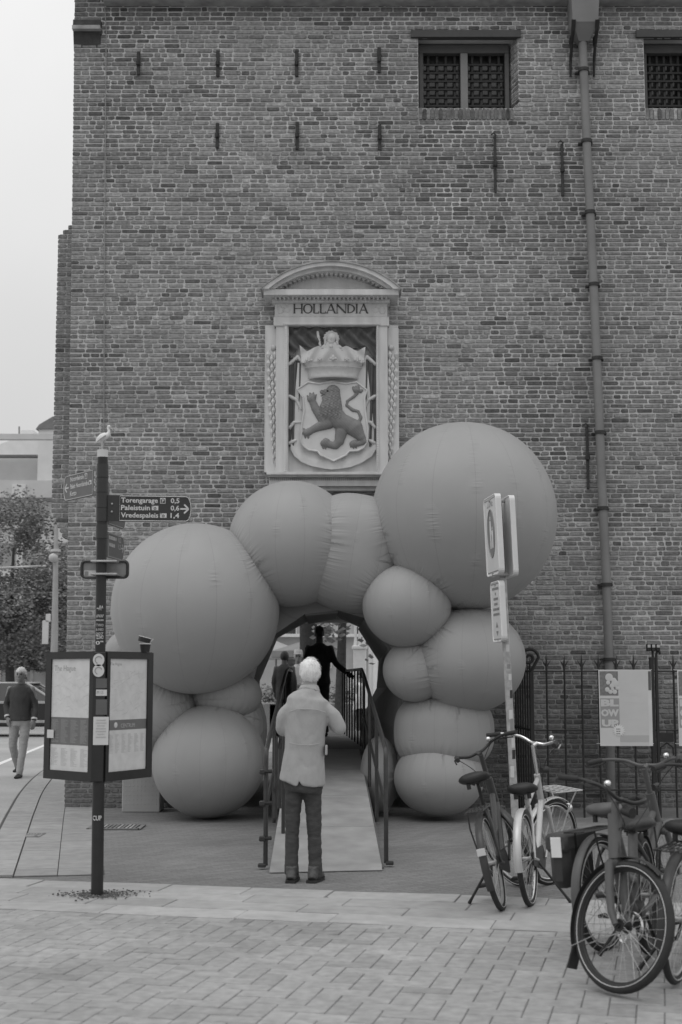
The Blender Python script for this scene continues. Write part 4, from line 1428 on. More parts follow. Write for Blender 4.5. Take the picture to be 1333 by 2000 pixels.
# ------------------------------------------------------------------ guide post with finger signs, map case and stork
gp = G(190, 1752)
YPOST = gp.y
pt_ = P(201, 893, YPOST)
ppost = thing('signpost', 'dark signpost with finger signs, a map case and a white stork on top', 'signpost', (gp.x, gp.y, 0))
def on_post(z):
    return gp + (pt_ - gp) * (z / pt_.z)
def zpost(py):
    return P(195, py, YPOST).z
pr = 21.0 / 2 * depth(gp + V((0, 0, 1.5))) / F_PX
MB().tube([on_post(-.02), on_post(zpost(1528))], pr * 1.12, 20).build('pole', m_post, ppost, True)
MB().tube([on_post(zpost(1528)), on_post(pt_.z)], pr * .98, 20).build('upper_pole', m_post, ppost, True)
for y0, y1 in ((907, 933), (934, 962), (963, 992), (993, 1019), (1025, 1052)):
    MB().tube([on_post(zpost(y1)), on_post(zpost(y0))], pr * 1.12, 20).build('sleeve', m_sign, ppost, True)
MB().tube([on_post(pt_.z - .001), on_post(zpost(879))], pr * 1.04, 20).build('cap', m_offw, ppost, True)
# stork
sk = MB()
w0 = depth(pt_) / F_PX
def SP(px, py, dy=0):
    return P(px, py, YPOST + dy)
body = MB()
def loft(mb, rings, seg=12):
    vs_, fs_ = [], []
    n = len(rings)
    for i, (c, ru, rv, u, v) in enumerate(rings):
        for k in range(seg):
            a = 2 * math.pi * k / seg
            vs_.append(V(c) + V(u) * (ru * math.cos(a)) + V(v) * (rv * math.sin(a)))
    for i in range(n - 1):
        for k in range(seg):
            fs_.append((i * seg + k, i * seg + (k + 1) % seg, (i + 1) * seg + (k + 1) % seg, (i + 1) * seg + k))
    fs_ += [tuple(reversed(range(seg))), tuple((n - 1) * seg + k for k in range(seg))]
    return mb.add(vs_, fs_)
body.tube([SP(189, 862), SP(193, 858), SP(200, 854), SP(207, 851), SP(212, 848), SP(213.5, 842), SP(211.5, 836), SP(213, 832.5), SP(215.5, 832.5)],
          [2 * w0, 5 * w0, 7.5 * w0, 7 * w0, 4.5 * w0, 2.6 * w0, 2.2 * w0, 3 * w0, 2.4 * w0], 10)
stork = body.build('stork', m_white, ppost, True)
MB().tube([SP(215, 832.5), SP(222, 841)], [1.3 * w0, .3 * w0], 6).build('beak', m_offw, stork)
MB().tube([SP(200, 861, -.03), SP(199, 868, -.02), SP(200, 879)], 1.2 * w0, 6).build('leg', m_offw, stork)
MB().tube([SP(204, 860, .02), SP(197, 866, .01), SP(203, 868, .01)], 1.1 * w0, 6).build('leg', m_offw, stork)
MB().tube([SP(206, 850, -.03), SP(198, 855, -.04), SP(189, 863, -.02)], [5 * w0, 5 * w0, 1.5 * w0], 8, flat=.5).build('wing', m_offw, stork, True)
def finger(z0, z1, ang, L, lines, mat, left, letters, label=None, back=False):
    c = on_post((z0 + z1) / 2)
    d = V((math.sin(ang), math.cos(ang), 0))          # direction away from the post
    n_ = V((d.y, -d.x, 0))
    if n_.dot(CAM - c) < 0:
        n_ = -n_
    H = z1 - z0
    s0, tip = pr * .9, .045
    prof = [(s0, 0), (s0 + L - tip, 0)] + [(s0 + L - tip + tip * math.sin(math.pi * k / 10), H / 2 - H / 2 * math.cos(math.pi * k / 10)) for k in range(1, 10)] + [(s0 + L - tip, H), (s0, H)]
    base = V((c.x, c.y, z0))
    pts = [base + d * a + Wv * b + n_ * .011 for a, b in prof]
    f = MB().prism(pts, n_ * -.022).build('finger_sign', mat, ppost)
    if label:
        f['label'] = label
    br = [base + d * a + Wv * b + n_ * .0125 for a, b in [(s0 + .1, .006)] + [(x, y) for x, y in [(s0 + L - tip, .006)]] + [(s0 + L - tip + (tip - .006) * math.sin(math.pi * k / 10), H / 2 - (H / 2 - .006) * math.cos(math.pi * k / 10)) for k in range(1, 10)] + [(s0 + L - tip, H - .006), (s0 + .1, H - .006)]]
    MB().tube(br, .003, 5, closed=True).build('border', letters, f)
    u = d if not left else -d
    if not back:
        for k in range(2):
            MB().ball(base + d * (s0 + .04) + Wv * (H * (.36 + .3 * k)) + n_ * .012, .009, 8, 6).build('bolt', m_steel, f)
    nl = len(lines)
    for k, (name, w_, dist, icon) in enumerate(lines):
        tx = MB()
        ic = MB()
        sz = H * .265
        zb = z1 - H * .09 - (k + 1) * H * .285 + .02
        o_ = base + n_ * .0135
        o_.z = zb
        if left:
            st = o_ + d * (s0 + L - .12) - 0 * u
            add_text(tx, name, st, u, Wv, sz, w_, .022)
            if dist: add_text(tx, dist, o_ + d * (s0 + .075), u, Wv, sz, .06, .02)
            ip = st + u * (w_ + .01)
        else:
            st = o_ + d * (s0 + .11)
            add_text(tx, name, st, u, Wv, sz, w_, .022)
            add_text(tx, dist, o_ + d * (s0 + L - .165), u, Wv, sz, .068, .02)
            ip = st + u * (w_ + .014)
        if icon:
            s_ = H * .2
            ipc = ip + u * (s_ * .6) + Wv * (s_ * .42)
            hw_ = s_ * (.5 if icon == 'P' else .62)
            hh_ = s_ * (.55 if icon == 'P' else .42)
            ic.prism([ipc - u * hw_ - Wv * hh_, ipc + u * hw_ - Wv * hh_, ipc + u * hw_ + Wv * hh_, ipc - u * hw_ + Wv * hh_], n_ * -.003)
            if icon == 'P':
                dk = MB()
                ib_ = ipc + n_ * .0012
                dk.prism([ib_ - u * hw_ * .8 - Wv * hh_ * .8, ib_ + u * hw_ * .8 - Wv * hh_ * .8, ib_ + u * hw_ * .8 + Wv * hh_ * .4, ib_ + Wv * hh_ * .8, ib_ - u * hw_ * .8 + Wv * hh_ * .4], n_ * -.001)
                dk.build('icon_ground', mat, f)
                add_text(tx, 'P', ib_ - u * hw_ * .35 - Wv * hh_ * .62 + n_ * .0012, u, Wv, s_ * .85, s_ * .42, .02)
            elif icon == 'C':
                dk = MB()
                ib_ = ipc + n_ * .0012
                dk.ring(ib_ - Wv * .003, n_, s_ * .2, s_ * .06, 14, 5)
                dk.box(ib_ - u * s_ * .42 + Wv * s_ * .3, (.006, .004, .006))
                dk.build('icon_mark', mat, f)
        tx.build('lettering', letters, f)
        if ic.v:
            ic.build('icon', letters, f)
    # arrow
    tx = MB()
    ax = base + d * (s0 + L - .045) + Wv * (H / 2) + n_ * .0135
    hd = H * .17
    tail = .045
    for sgn in (-1, 1):
        p0 = ax + d * .02
        p1 = ax + d * (.02 - hd) + Wv * (sgn * hd)
        dd = (p1 - p0).normalized()
        nn = dd.cross(n_).normalized() * (H * .03)
        tx.add([p0 + nn, p1 + nn, p1 - nn, p0 - nn], [(0, 1, 2, 3)])
    nn = Wv * (H * .03)
    tx.add([ax + d * .012 + nn, ax - d * tail + nn, ax - d * tail - nn, ax + d * .012 - nn], [(0, 1, 2, 3)])
    tx.build('arrow', letters, f)
    return f
zr0, zr1 = zpost(1018), zpost(967)
finger(zr0, zr1, R(84), .66, [('Torengarage', .285, '0,5', 'P'), ('Paleistuin', .225, '0,6', 'C'), ('Vredespaleis', .29, '1,4', 'C')], m_sign, False, m_offw, 'finger sign pointing right to Torengarage, Paleistuin and Vredespaleis')
finger(zpost(964), zpost(913), R(-38), .60, [('Noordeinde', .23, '0,2', 'P'), ('Paleis Noordeinde', .30, '0,4', 'C'), ('Korzo', .11, '0,4', None)], m_signl, True, m_offw, 'finger sign pointing left to Noordeinde, Paleis Noordeinde and Korzo')
finger(zpost(1020), zpost(972), R(9), .52, [('#', .2, '#', None), ('##', .19, '#', None)], m_signl, False, m_ink2, 'finger sign half hidden behind the right sign', True)
finger(zpost(1085), zpost(1036), R(8), .52, [('#', .2, '0,2', None), ('###', .16, '1,2', None)], m_signl, False, m_ink2, 'lower finger sign turned away down the street', True)
finger(zpost(966), zpost(926), R(-5), .5, [('#', .1, '#', None)], m_signl, False, m_ink2, 'finger sign seen almost edge on', True)
# nameplate seen from its back
a, b = P(155, 1128, YPOST), P(249, 1093, YPOST)
yp_ = YPOST - pr - .02 + .055 + pr * 2
npb = MB()
cx_, cz_ = (a.x + b.x) / 2, (a.z + b.z) / 2
hw_, hh_ = (b.x - a.x) / 2, (b.z - a.z) / 2
def rrect(hw, hh, r, n=5):
    out = []
    for sx, sz, a0 in ((1, 1, 0), (-1, 1, 90), (-1, -1, 180), (1, -1, 270)):
        for k in range(n + 1):
            t = R(a0 + 90 * k / n)
            out.append((sx * (hw - r) + r * math.cos(t), sz * (hh - r) + r * math.sin(t)))
    return out
npb.prism([V((cx_ + x, yp_, cz_ + z)) for x, z in rrect(hw_ - .004, hh_ - .004, .03)], (0, .012, 0))
npl = npb.build('nameplate', m_ink, ppost)
npl['label'] = 'street nameplate seen from its grey back'
MB().tube([V((cx_ + x, yp_ - .006, cz_ + z)) for x, z in rrect(hw_ - .006, hh_ - .006, .03)], .013, 6, closed=True).build('rim', m_sign, npl)
for py in (1097, 1122):
    z_ = zpost(py)
    c_ = on_post(z_)
    MB().box((c_.x + .03, YPOST - pr * .3, z_), (pr * 2 + .12, pr * 2.9, .014), bevel=.003).build('clamp', m_steel, npl)
mb = MB().box((cx_ - hw_ * .55, yp_ - .001, cz_ - hh_ * .45), (.12, .002, .045))
st_ = mb.build('sticker', m_offw, npl)
MB().box((cx_ - hw_ * .55 - .04, yp_ - .0025, cz_ - hh_ * .45), (.028, .002, .032)).build('stamp', m_ink, npl)
# triangular map case
zt_c, zb_c = zpost(1273), zpost(1527)
H_ = zt_c - zb_c
cfront = on_post((zt_c + zb_c) / 2)
case_m = m_post
def panel(sgn, ang, W_):
    d = V((sgn * math.cos(ang), math.sin(ang), 0))
    n_ = V((sgn * math.sin(ang), -math.cos(ang), 0)) if True else None
    n_ = V((-d.y, d.x, 0))
    if n_.y > 0: n_ = -n_
    o_ = V((cfront.x, cfront.y - .01, zb_c)) + V((sgn * .045, 0, 0))
    def pt(a, z, k=0.0):
        return o_ + d * a + Wv * z + n_ * k
    body_ = MB().prism([pt(0, 0), pt(W_, 0), pt(W_, H_), pt(0, H_)], n_ * -.05).build('map_panel', case_m, ppost)
    fr2 = MB()
    t = .07
    for (a0, z0, a1, z1) in ((0, 0, W_, t), (0, H_ - t * .75, W_, H_), (0, t, t * .55, H_ - t * .75), (W_ - t, t, W_, H_ - t * .75)):
        fr2.prism([pt(a0, z0, .001), pt(a1, z0, .001), pt(a1, z1, .001), pt(a0, z1, .001)], n_ * .014)
    fr2.build('frame', case_m, body_)
    return body_, pt, d, n_
W_ = .60
m_map = M('map print', 0.6, 0.3, 0.09, 14, detail=9)
m_band = M('dark map band', 0.15, .4, .1, 8)
for sgn in (-1, 1):
    bd, pt, d, n_ = panel(sgn, R(62 if sgn > 0 else 42), W_)
    bd['label'] = 'map panel with city plan, left wing' if sgn < 0 else 'map panel marked CENTRUM, right wing'
    t = .07
    i0, i1 = t * .55, W_ - t
    zz0, zz1 = t, H_ - t * .75
    MB().prism([pt(i0, zz0, .0012), pt(i1, zz0, .0012), pt(i1, zz1, .0012), pt(i0, zz1, .0012)], n_ * .001).build('map_sheet', m_map, bd)
    Hs = zz1 - zz0
    u = d if sgn > 0 else -d
    def along(a):                            # reading position from the sheet's left edge
        return i0 + a if sgn > 0 else i1 - a
    Ws = i1 - i0
    def bar(a0, z0, a1, z1, k, mat, name):
        mb = MB().prism([pt(along(a0), z0, k), pt(along(a1), z0, k), pt(along(a1), z1, k), pt(along(a0), z1, k)], n_ * .0006)
        return mb.build(name, mat, bd)
    if sgn < 0:
        bar(0, zz0 + Hs * .23, Ws, zz0 + Hs * .475, .0024, m_band, 'legend_band')
        tl, ts = 'The Hague', .062
    else:
        bar(0, zz0 + Hs * .365, Ws, zz0 + Hs * .455, .0024, m_band, 'centre_band')
        tl, ts = 'The Hague', .034
    tx = MB()
    add_text(tx, tl, pt(along(.03 if sgn < 0 else .01), zz1 - ts * 1.5, .0026), u, Wv, ts, Ws * (.55 if sgn < 0 else .3))
    tx.build('heading', m_ink, bd)
    if sgn > 0:
        t2 = MB()
        add_text(t2, 'CENTRUM', pt(along(.16), zz0 + Hs * .385, .0034), u, Wv, .045, .18)
        t2.build('centre_lettering', m_ink2, bd)
        MB().ball(pt(along(.095), zz0 + Hs * .41, .003), (.022, .004, .022), 12, 8, rot=Matrix.Rotation(math.atan2(d.y, d.x), 3, 'Z')).build('map_mark', m_offw, bd)
    # streets and columns of names
    st = MB()
    r2 = random.Random(5 + sgn)
    zm0 = zz0 + Hs * (.5 if sgn < 0 else .48)
    for k in range(90):
        a0, b0 = r2.uniform(.02, Ws - .02), r2.uniform(zm0, zz1 - .1)
        an = r2.choice((0.3, 1.9, 0.35, 1.85, 2.6)) + r2.gauss(0, .15)
        l_ = r2.uniform(.02, .09)
        a1, b1 = min(max(a0 + math.cos(an) * l_, .01), Ws - .01), min(max(b0 + math.sin(an) * l_, zm0), zz1 - .09)
        e_ = .0011
        st.add([pt(along(a0), b0 - e_, .0027), pt(along(a1), b1 - e_, .0027), pt(along(a1), b1 + e_, .0027), pt(along(a0), b0 + e_, .0027)], [(0, 1, 2, 3)])
    ncol = 4 if sgn < 0 else 6
    for c_ in range(ncol):
        for k in range(20):
            a0 = Ws * (c_ + .1) / ncol
            z0 = zz0 + Hs * ((.2 if sgn < 0 else .33) - .0085 * k) - .005
            if z0 < zz0 + .03: continue
            wd_ = Ws / ncol * r2.uniform(.3, .75)
            st.add([pt(along(a0), z0, .0027), pt(along(a0 + wd_), z0, .0027), pt(along(a0 + wd_), z0 + .0035, .0027), pt(along(a0), z0 + .0035, .0027)], [(0, 1, 2, 3)])
    st.build('map_lines', M('map ink', .44, .5, .1, 30), bd)['kind'] = 'stuff'
    if sgn < 0:
        s2 = MB()
        for c_ in range(4):
            for k in range(22):
                a0 = Ws * (c_ + .06) / 4
                z0 = zz0 + Hs * (.45 - .0095 * k)
                wd_ = Ws / 4 * r2.uniform(.4, .8)
                s2.add([pt(along(a0), z0, .0035), pt(along(a0 + wd_), z0, .0035), pt(along(a0 + wd_), z0 + .003, .0035), pt(along(a0), z0 + .003, .0035)], [(0, 1, 2, 3)])
        s2.build('legend_lines', M('legend ink', .3, .5), bd)['kind'] = 'stuff'
        bar(-.03, zz0 + Hs * .285, .055, zz0 + Hs * .36, .016, m_offw, 'sticker')
    MB().prism([pt(W_ + .001, H_ * (.38 if sgn < 0 else .5), -.04), pt(W_ + .001, H_ * (.38 if sgn < 0 else .5), -.005), pt(W_ + .001, H_ * (.6 if sgn < 0 else .72), -.005), pt(W_ + .001, H_ * (.6 if sgn < 0 else .72), -.04)], d * .003).build('edge_sticker', m_offw, bd)
pL = V((cfront.x - .045 - W_ * math.cos(R(42)), cfront.y + W_ * math.sin(R(42)), zb_c))
pR = V((cfront.x + .045 + W_ * math.cos(R(62)), cfront.y + W_ * math.sin(R(62)), zb_c))
MB().prism([pL, pR, pR + V((0, 0, H_)), pL + V((0, 0, H_))], (0, .05, 0)).build('rear_panel', case_m, ppost)
MB().prism([V((cfront.x - .04, cfront.y, zt_c - .02)), V((cfront.x + .04, cfront.y, zt_c - .02)), V((pR.x, pR.y, zt_c - .02)), V((pL.x, pL.y, zt_c - .02))], (0, 0, .024)).build('case_lid', case_m, ppost)
# centre strip with stickers
ys_ = cfront.y - pr - .022
MB().box((cfront.x, ys_ + .01, (zt_c + zb_c) / 2), (.095, .02, H_ - .01), bevel=.004).build('centre_strip', case_m, ppost)
for py, r_ in ((1289, .048), (1310, .048)):
    c_ = V((on_post(zpost(py)).x, ys_ - .001, zpost(py)))
    s_ = MB().prism([c_ + V((math.cos(2 * math.pi * k / 24) * r_ * .92, 0, math.sin(2 * math.pi * k / 24) * r_)) for k in range(24)], (0, .002, 0)).build('round_sticker', m_offw, ppost)
    MB().ring(c_ + V((0, -.001, 0)), (0, 1, 0), r_ * .55, .003, 18, 5, a0=.4, a1=4.4).build('sticker_print', m_ink, s_)
def plate(px0, py0, px1, py1, mat, name, txt=None):
    a, b = P(px0, py0, ys_ - .002), P(px1, py1, ys_ - .002)
    o = MB().box(((a.x + b.x) / 2, ys_ - .001, (a.z + b.z) / 2), (abs(b.x - a.x), .002, abs(b.z - a.z))).build(name, mat, ppost)
    if txt:
        t_ = MB()
        n = len(txt)
        for k, s in enumerate(txt):
            add_text(t_, s, V((a.x + .008, ys_ - .0035, a.z - (k + 1) * (a.z - b.z) / (n + .4))), U, Wv, (a.z - b.z) / n * .8, min(.07, .012 * len(s)))
        t_.build('sticker_print', m_ink, o)
    return o
plate(188, 1325, 209, 1344, m_signl, 'sticker')
plate(188, 1347, 209, 1359, m_offw, 'sticker', ['M 1S'])
plate(188, 1366, 209, 1396, m_signl, 'sticker')
plate(183, 1400, 212, 1455, m_offw, 'notice', None)
nt = MB()
a, b = P(183, 1400, ys_ - .004), P(212, 1455, ys_ - .004)
for k in range(7):
    z_ = a.z - (a.z - b.z) * (.12 + .1 * k)
    nt.box(((a.x + b.x) / 2, ys_ - .0035, z_), ((b.x - a.x) * (.6 + .12 * math.sin(k * 2.2)), .002, .006))
nt.build('notice_lines', m_ink2, ppost)
def pole_print(lines, py, w, sz, mat):
    t_ = MB()
    z_ = zpost(py)
    c_ = on_post(z_)
    for k, s in enumerate(lines):
        vs_, fs_ = text2d(s, 1.0, .02)
        x0_, x1_ = min(p[0] for p in vs_), max(p[0] for p in vs_)
        out = []
        for (x, y) in vs_:
            ang = ((x - x0_) / (x1_ - x0_) - .5) * w / pr
            out.append(c_ + V((math.sin(ang) * (pr * 1.0 + .002), -math.cos(ang) * (pr * 1.0 + .002), y * sz - k * sz * 1.1)))
        t_.add(out, fs_)
    t_.build('pole_sticker', mat, ppost)
pole_print(['~/\\^'], 1192, .05, .05, m_offw)
pole_print(['/////', '====='], 1206, .06, .03, m_offw)
pole_print(["'TWO", '& NO', '007'], 1224, .06, .03, m_ink2)
pole_print(['"ZLNO', '0"'], 1248, .06, .04, m_offw)
pr_, pr = pr, pr * 1.14
pole_print(['CUP'], 1601, .07, .05, m_offw)
pr = pr_
# loose soil round the foot
so = MB()
for k in range(420):
    a = rnd.uniform(0, 6.28); r_ = pr + abs(rnd.gauss(0, .09))
    s_ = rnd.uniform(.003, .011)
    so.ball((gp.x + math.cos(a) * r_ * 1.5, gp.y + math.sin(a) * r_ * 1.1, .021), (s_, s_, s_ * .6), 6, 4, rnd.uniform(.5, 1.1))
so.build('loose_soil', M('crumbly soil', 0.14, .95, .3, 30, tone=True))['kind'] = 'stuff'
# paper cup left on the map case
cz = zt_c + .004
cp = P(284, 1270, YPOST + .42)
cup = thing('paper_cup', 'dark paper cup with a tilted lid and spoon left on the map case', 'cup', (cp.x, cp.y, cz))
MB().tube([(0, 0, 0), (0, 0, .065)], [.034, .044], 20).build('cup_body', m_black, cup, True, True)
MB().tube([(0, 0, .063), (0, 0, .071)], [.047, .047], 20).build('rim', m_offw, cup, True, True)
ld = MB().tube([(-.012, 0, .08), (-.002, 0, .118)], [.05, .05], 20).build('lid', m_black, cup, True, True)
MB().ring((-.002, 0, .119), (.26, 0, 1), .05, .003, 20, 5).build('lid_rim', m_offw, ld, True, True)
MB().tube([(.03, 0, .07), (.065, -.01, .105)], .004, 6).build('spoon', m_offw, cup, True, True)
# ------------------------------------------------------------------ pedestrian-zone sign on a leaning pole
zb = G(1010, 1660)
YZ = zb.y
zt = P(974, 968, YZ)
zs_ = thing('zone_sign', 'leaning grey pole with white pedestrian zone signs among the bicycles', 'sign', (zb.x, zb.y, 0))
def onz(z):
    return zb + (zt - zb) * (z / zt.z) + V((.1 * (1 - z / zt.z) * 0, 0, 0))
def zz_(py):
    return P(990, py, YZ).z
m_zp = M('stickered grey pole', 0.4, .5, .3, 18, metal=.2)
MB().tube([zb + V((0, 0, -.02)), onz(zz_(1400)), onz(zz_(1130))], .037, 16).build('pole', m_zp, zs_, True)
MB().tube([onz(zz_(1131)), onz(zt.z)], .03, 16).build('upper_pole', M('grey sign tube', .22, .4, .15, 9, metal=.3), zs_, True)
r3 = random.Random(3)
for k in range(9):
    zq = zz_(1270 + 30 * k + r3.uniform(-8, 8))
    c_ = onz(zq)
    a0 = r3.uniform(-.8, .2)
    mb = MB()
    hh_ = r3.uniform(.02, .06)
    vs_ = []
    for j in range(6):
        an = a0 + j * .2
        for dz in (-hh_, hh_):
            vs_.append(c_ + V((math.sin(an) * .0385, -math.cos(an) * .0385, dz)))
    mb.add(vs_, [(2 * j, 2 * j + 2, 2 * j + 3, 2 * j + 1) for j in range(5)])
    mb.build('sticker', (m_offw, m_ink, m_offw, m_sign)[k % 4], zs_)
ds = V((.1, -.995, 0)).normalized()          # sign panels run towards the camera
ns_ = V((-.995, -.1, 0)).normalized()        # and face left
def zpanel(z0, z1, W, off, name, th=.05):
    c0 = onz(z0) + ns_ * off
    c1 = onz(z1) + ns_ * off
    def pt(a, t, k=0):
        return c0 + (c1 - c0) * t + ds * (a * W) + ns_ * k
    prof = rrect(W / 2, .5, .04, 4)
    H2 = (c1 - c0).length
    prof = rrect(W / 2, H2 / 2, .05, 4)
    o = MB().prism([pt(x / W, z / H2 + .5, 0) for x, z in prof], ns_ * -th).build(name, M('white sign face', .66, .4, .05, 6), zs_)
    MB().tube([pt(x / W, z / H2 + .5, .0) for x, z in rrect(W / 2 - .006, H2 / 2 - .006, .05, 4)], .008, 6, closed=True).build('edge', m_white, o)
    return o, pt, H2
o1, pt, H2 = zpanel(zz_(1124), zz_(970), .58, .09, 'sign_panel')
ring_ = [pt(.27 * math.cos(2 * math.pi * k / 36), .53 + .3 * math.sin(2 * math.pi * k / 36), .001) for k in range(36)]
MB().prism(ring_, ns_ * .001).build('disc', M('sign blue grey', .22, .4, .05), o1)
MB().tube([p + ns_ * .002 for p in ring_], .006, 5, closed=True).build('disc_edge', m_ink, o1)
ped_ = MB()
def pb(pts):
    ped_.prism([pt(a, b, .0025) for a, b in pts], ns_ * .001)
# adult and child walking hand in hand
pb([(-.06, .7), (-.02, .7), (-.02, .745), (-.06, .745)])
pb([(-.09, .69), (.0, .69), (.02, .55), (-.01, .55), (-.01, .5), (.01, .34), (-.03, .34), (-.05, .47), (-.07, .34), (-.11, .34), (-.09, .5), (-.1, .56)])
pb([(.08, .575), (.12, .575), (.12, .61), (.08, .61)])
pb([(.07, .565), (.13, .565), (.145, .49), (.13, .47), (.13, .34), (.1, .34), (.09, .42), (.08, .34), (.05, .34), (.06, .48), (.02, .53), (.03, .55)])
ped_.build('pictogram', m_white, o1)
tz = MB()
add_text(tz, 'ZONE', pt(-.24, .865, .002), ds, Wv, .1, .26, .01)
tz.build('lettering', M('sign grey print', .3, .5, .05), o1)
bz_ = MB()
for z0, z1 in ((.955, .965), (.035, .05)):
    bz_.prism([pt(-.42, z0, .001), pt(.42, z0, .001), pt(.42, z1, .001), pt(-.42, z1, .001)], ns_ * .001)
bz_.build('border_bar', m_ink, o1)
o2, pt2, _ = zpanel(zz_(1127), zz_(972), .5, -.06, 'sign_panel', .045)
for py in (978, 1122):
    c_ = onz(zz_(py))
    MB().box(c_, (.2, .06, .03), Matrix(((ns_.x, ds.x, 0), (ns_.y, ds.y, 0), (0, 0, 1))), bevel=.004).build('bracket', m_steel, zs_)
o3, pt3, H3 = zpanel(zz_(1254), zz_(1136), .42, .08, 'sub_panel')
tz = MB()
for k, (s, w_) in enumerate((('#', .3), ('##', .05), ('###', .2), ('####', .16), ('#####', .28), ('######', .28))):
    add_text(tz, s, pt3(-w_ / .84, .86 - k * .085, .002), ds, Wv, .045, w_, .01)
tz.build('lettering', m_ink, o3)
tb = MB()
tb.prism([pt3(0, .33, .001), pt3(.12, .24, .001), pt3(-.12, .24, .001)], ns_ * .001)
tb.prism([pt3(0, .1, .001), pt3(.12, .18, .001), pt3(-.12, .18, .001)], ns_ * .001)
for z0, z1 in ((.95, .965), (.04, .055)):
    tb.prism([pt3(-.42, z0, .001), pt3(.42, z0, .001), pt3(.42, z1, .001), pt3(-.42, z1, .001)], ns_ * .001)
tb.build('print_mark', m_ink, o3)
for py in (1142, 1250):
    c_ = onz(zz_(py))
    MB().box(c_ + ns_ * .03, (.1, .085, .04), Matrix(((ns_.x, ds.x, 0), (ns_.y, ds.y, 0), (0, 0, 1))), bevel=.004).build('clamp', m_steel, zs_)
# ------------------------------------------------------------------ iron railing
YF = 16.6
def fx(px):
    return P(px, 1430, YF).x
zf1, zf2, zf3 = P(1100, 1311, YF).z, P(1100, 1426, YF).z, P(1100, 1543, YF).z
zft = P(1100, 1277, YF).z
fence = thing('iron_fence', 'black iron railing with spear heads before the brick wall', 'fence', (fx(1040), YF, 0))
def spear(x, y, zr, top, r=.0125):
    mb = MB()
    mb.cyl((x, y, .0), (x, y, zr + .02), r, seg=8)
    mb.tube([(x, y, zr + .02), (x, y, zr + .05), (x, y, zr + .08), (x, y, top)], [r * 1.3, r * 1.1, r * 1.2, .001], 8)
    for s in (-1, 1):
        mb.tube([(x, y, zr + .04), (x + s * .025, y, zr + .09), (x + s * .05, y, zr + .13)], [.009, .008, .003], 6)
    mb.build('bar', m_black, fence, True)
xs_f = [1070, 1105, 1139, 1172, 1207, 1241]
for x in xs_f:
    spear(fx(x), YF, zf1, zft)
for x in (1319, 1354, 1389, 1424):
    spear(fx(x), YF, zf1, zft)
for zq in (zf1, zf2, zf3):
    MB().box(((fx(1040) + fx(1440)) / 2, YF, zq), (fx(1440) - fx(1040), .045, .016), bevel=.003).build('rail', m_black, fence)
# corner post with scroll, return run to the wall
pst = MB()
pst.box((fx(1040), YF, zf1 / 2), (.05, .05, zf1), bevel=.005)
sp_ = [V((fx(1040), YF, zf1))]
for k in range(26):
    a = k * .38
    r_ = .115 - .0042 * k
    sp_.append(V((fx(1036) + r_ * math.cos(a), YF, P(1036, 1284, YF).z + r_ * math.sin(a))))
pst.tube(sp_, .02, 8)
pst.build('corner_post', m_black, fence, True)
for k in range(7):
    t = (k + .6) / 7
    y_ = YF + (DW - YF - .1) * t
    x_ = fx(1040) - .06 * t
    mb = MB().cyl((x_, y_, 0), (x_, y_, zf1 + .02 + .1 * (k % 2 == 0)), .0125, seg=8)
    mb.tube([(x_, y_, zf1), (x_, y_, zf1 + .2)], [.014, .001], 6)
    mb.build('bar', m_black, fence, True)
for zq in (zf1, zf2, zf3):
    MB().tube([(fx(1040), YF, zq), (fx(1040) - .06, DW - .05, zq)], .014, 6).build('rail', m_black, fence)
for x in (1276, 1285):
    mb = MB().box((fx(x), YF - .01, zft / 2 - .02), (.05 if x < 1280 else .032, .05, zft - .04), bevel=.005)
    mb.build('gate_post', m_black, fence)
mb = MB()
sp_ = [V((fx(1286), YF - .01, zft - .05)), V((fx(1286), YF - .01, zft)), V((fx(1288), YF - .01, zft + .03)), V((fx(1293), YF - .01, zft + .02)), V((fx(1293), YF - .01, zft - .01))]
mb.tube(sp_, .015, 8)
mb.build('gate_hook', m_black, fence, True)
MB().pxrect(1287, 1431, 1317, 1449, YF - .03, .06).build('lock_box', m_black, fence)
arc = MB().tube([P(1290, 1475, YF), P(1291, 1460, YF), P(1303, 1451, YF), P(1315, 1460, YF), P(1316, 1475, YF)], .01, 6)
arc.build('scroll', m_black, fence, True)
lampst = MB()
c_ = P(1275, 1268, YF)
lampst.cyl((c_.x, YF, zft - .1), (c_.x, YF, c_.z), .014, seg=8)
for k in range(3):
    lampst.box((c_.x + (k - 1) * .055, YF - .03, c_.z + .02), (.05, .06, .09), bevel=.008)
lm = lampst.build('flood_lamp', m_black, fence)
for k in range(3):
    MB().box((c_.x + (k - 1) * .055, YF - .065, c_.z + .035), (.036, .01, .035), bevel=.003).build('lens', m_ink2, lm)
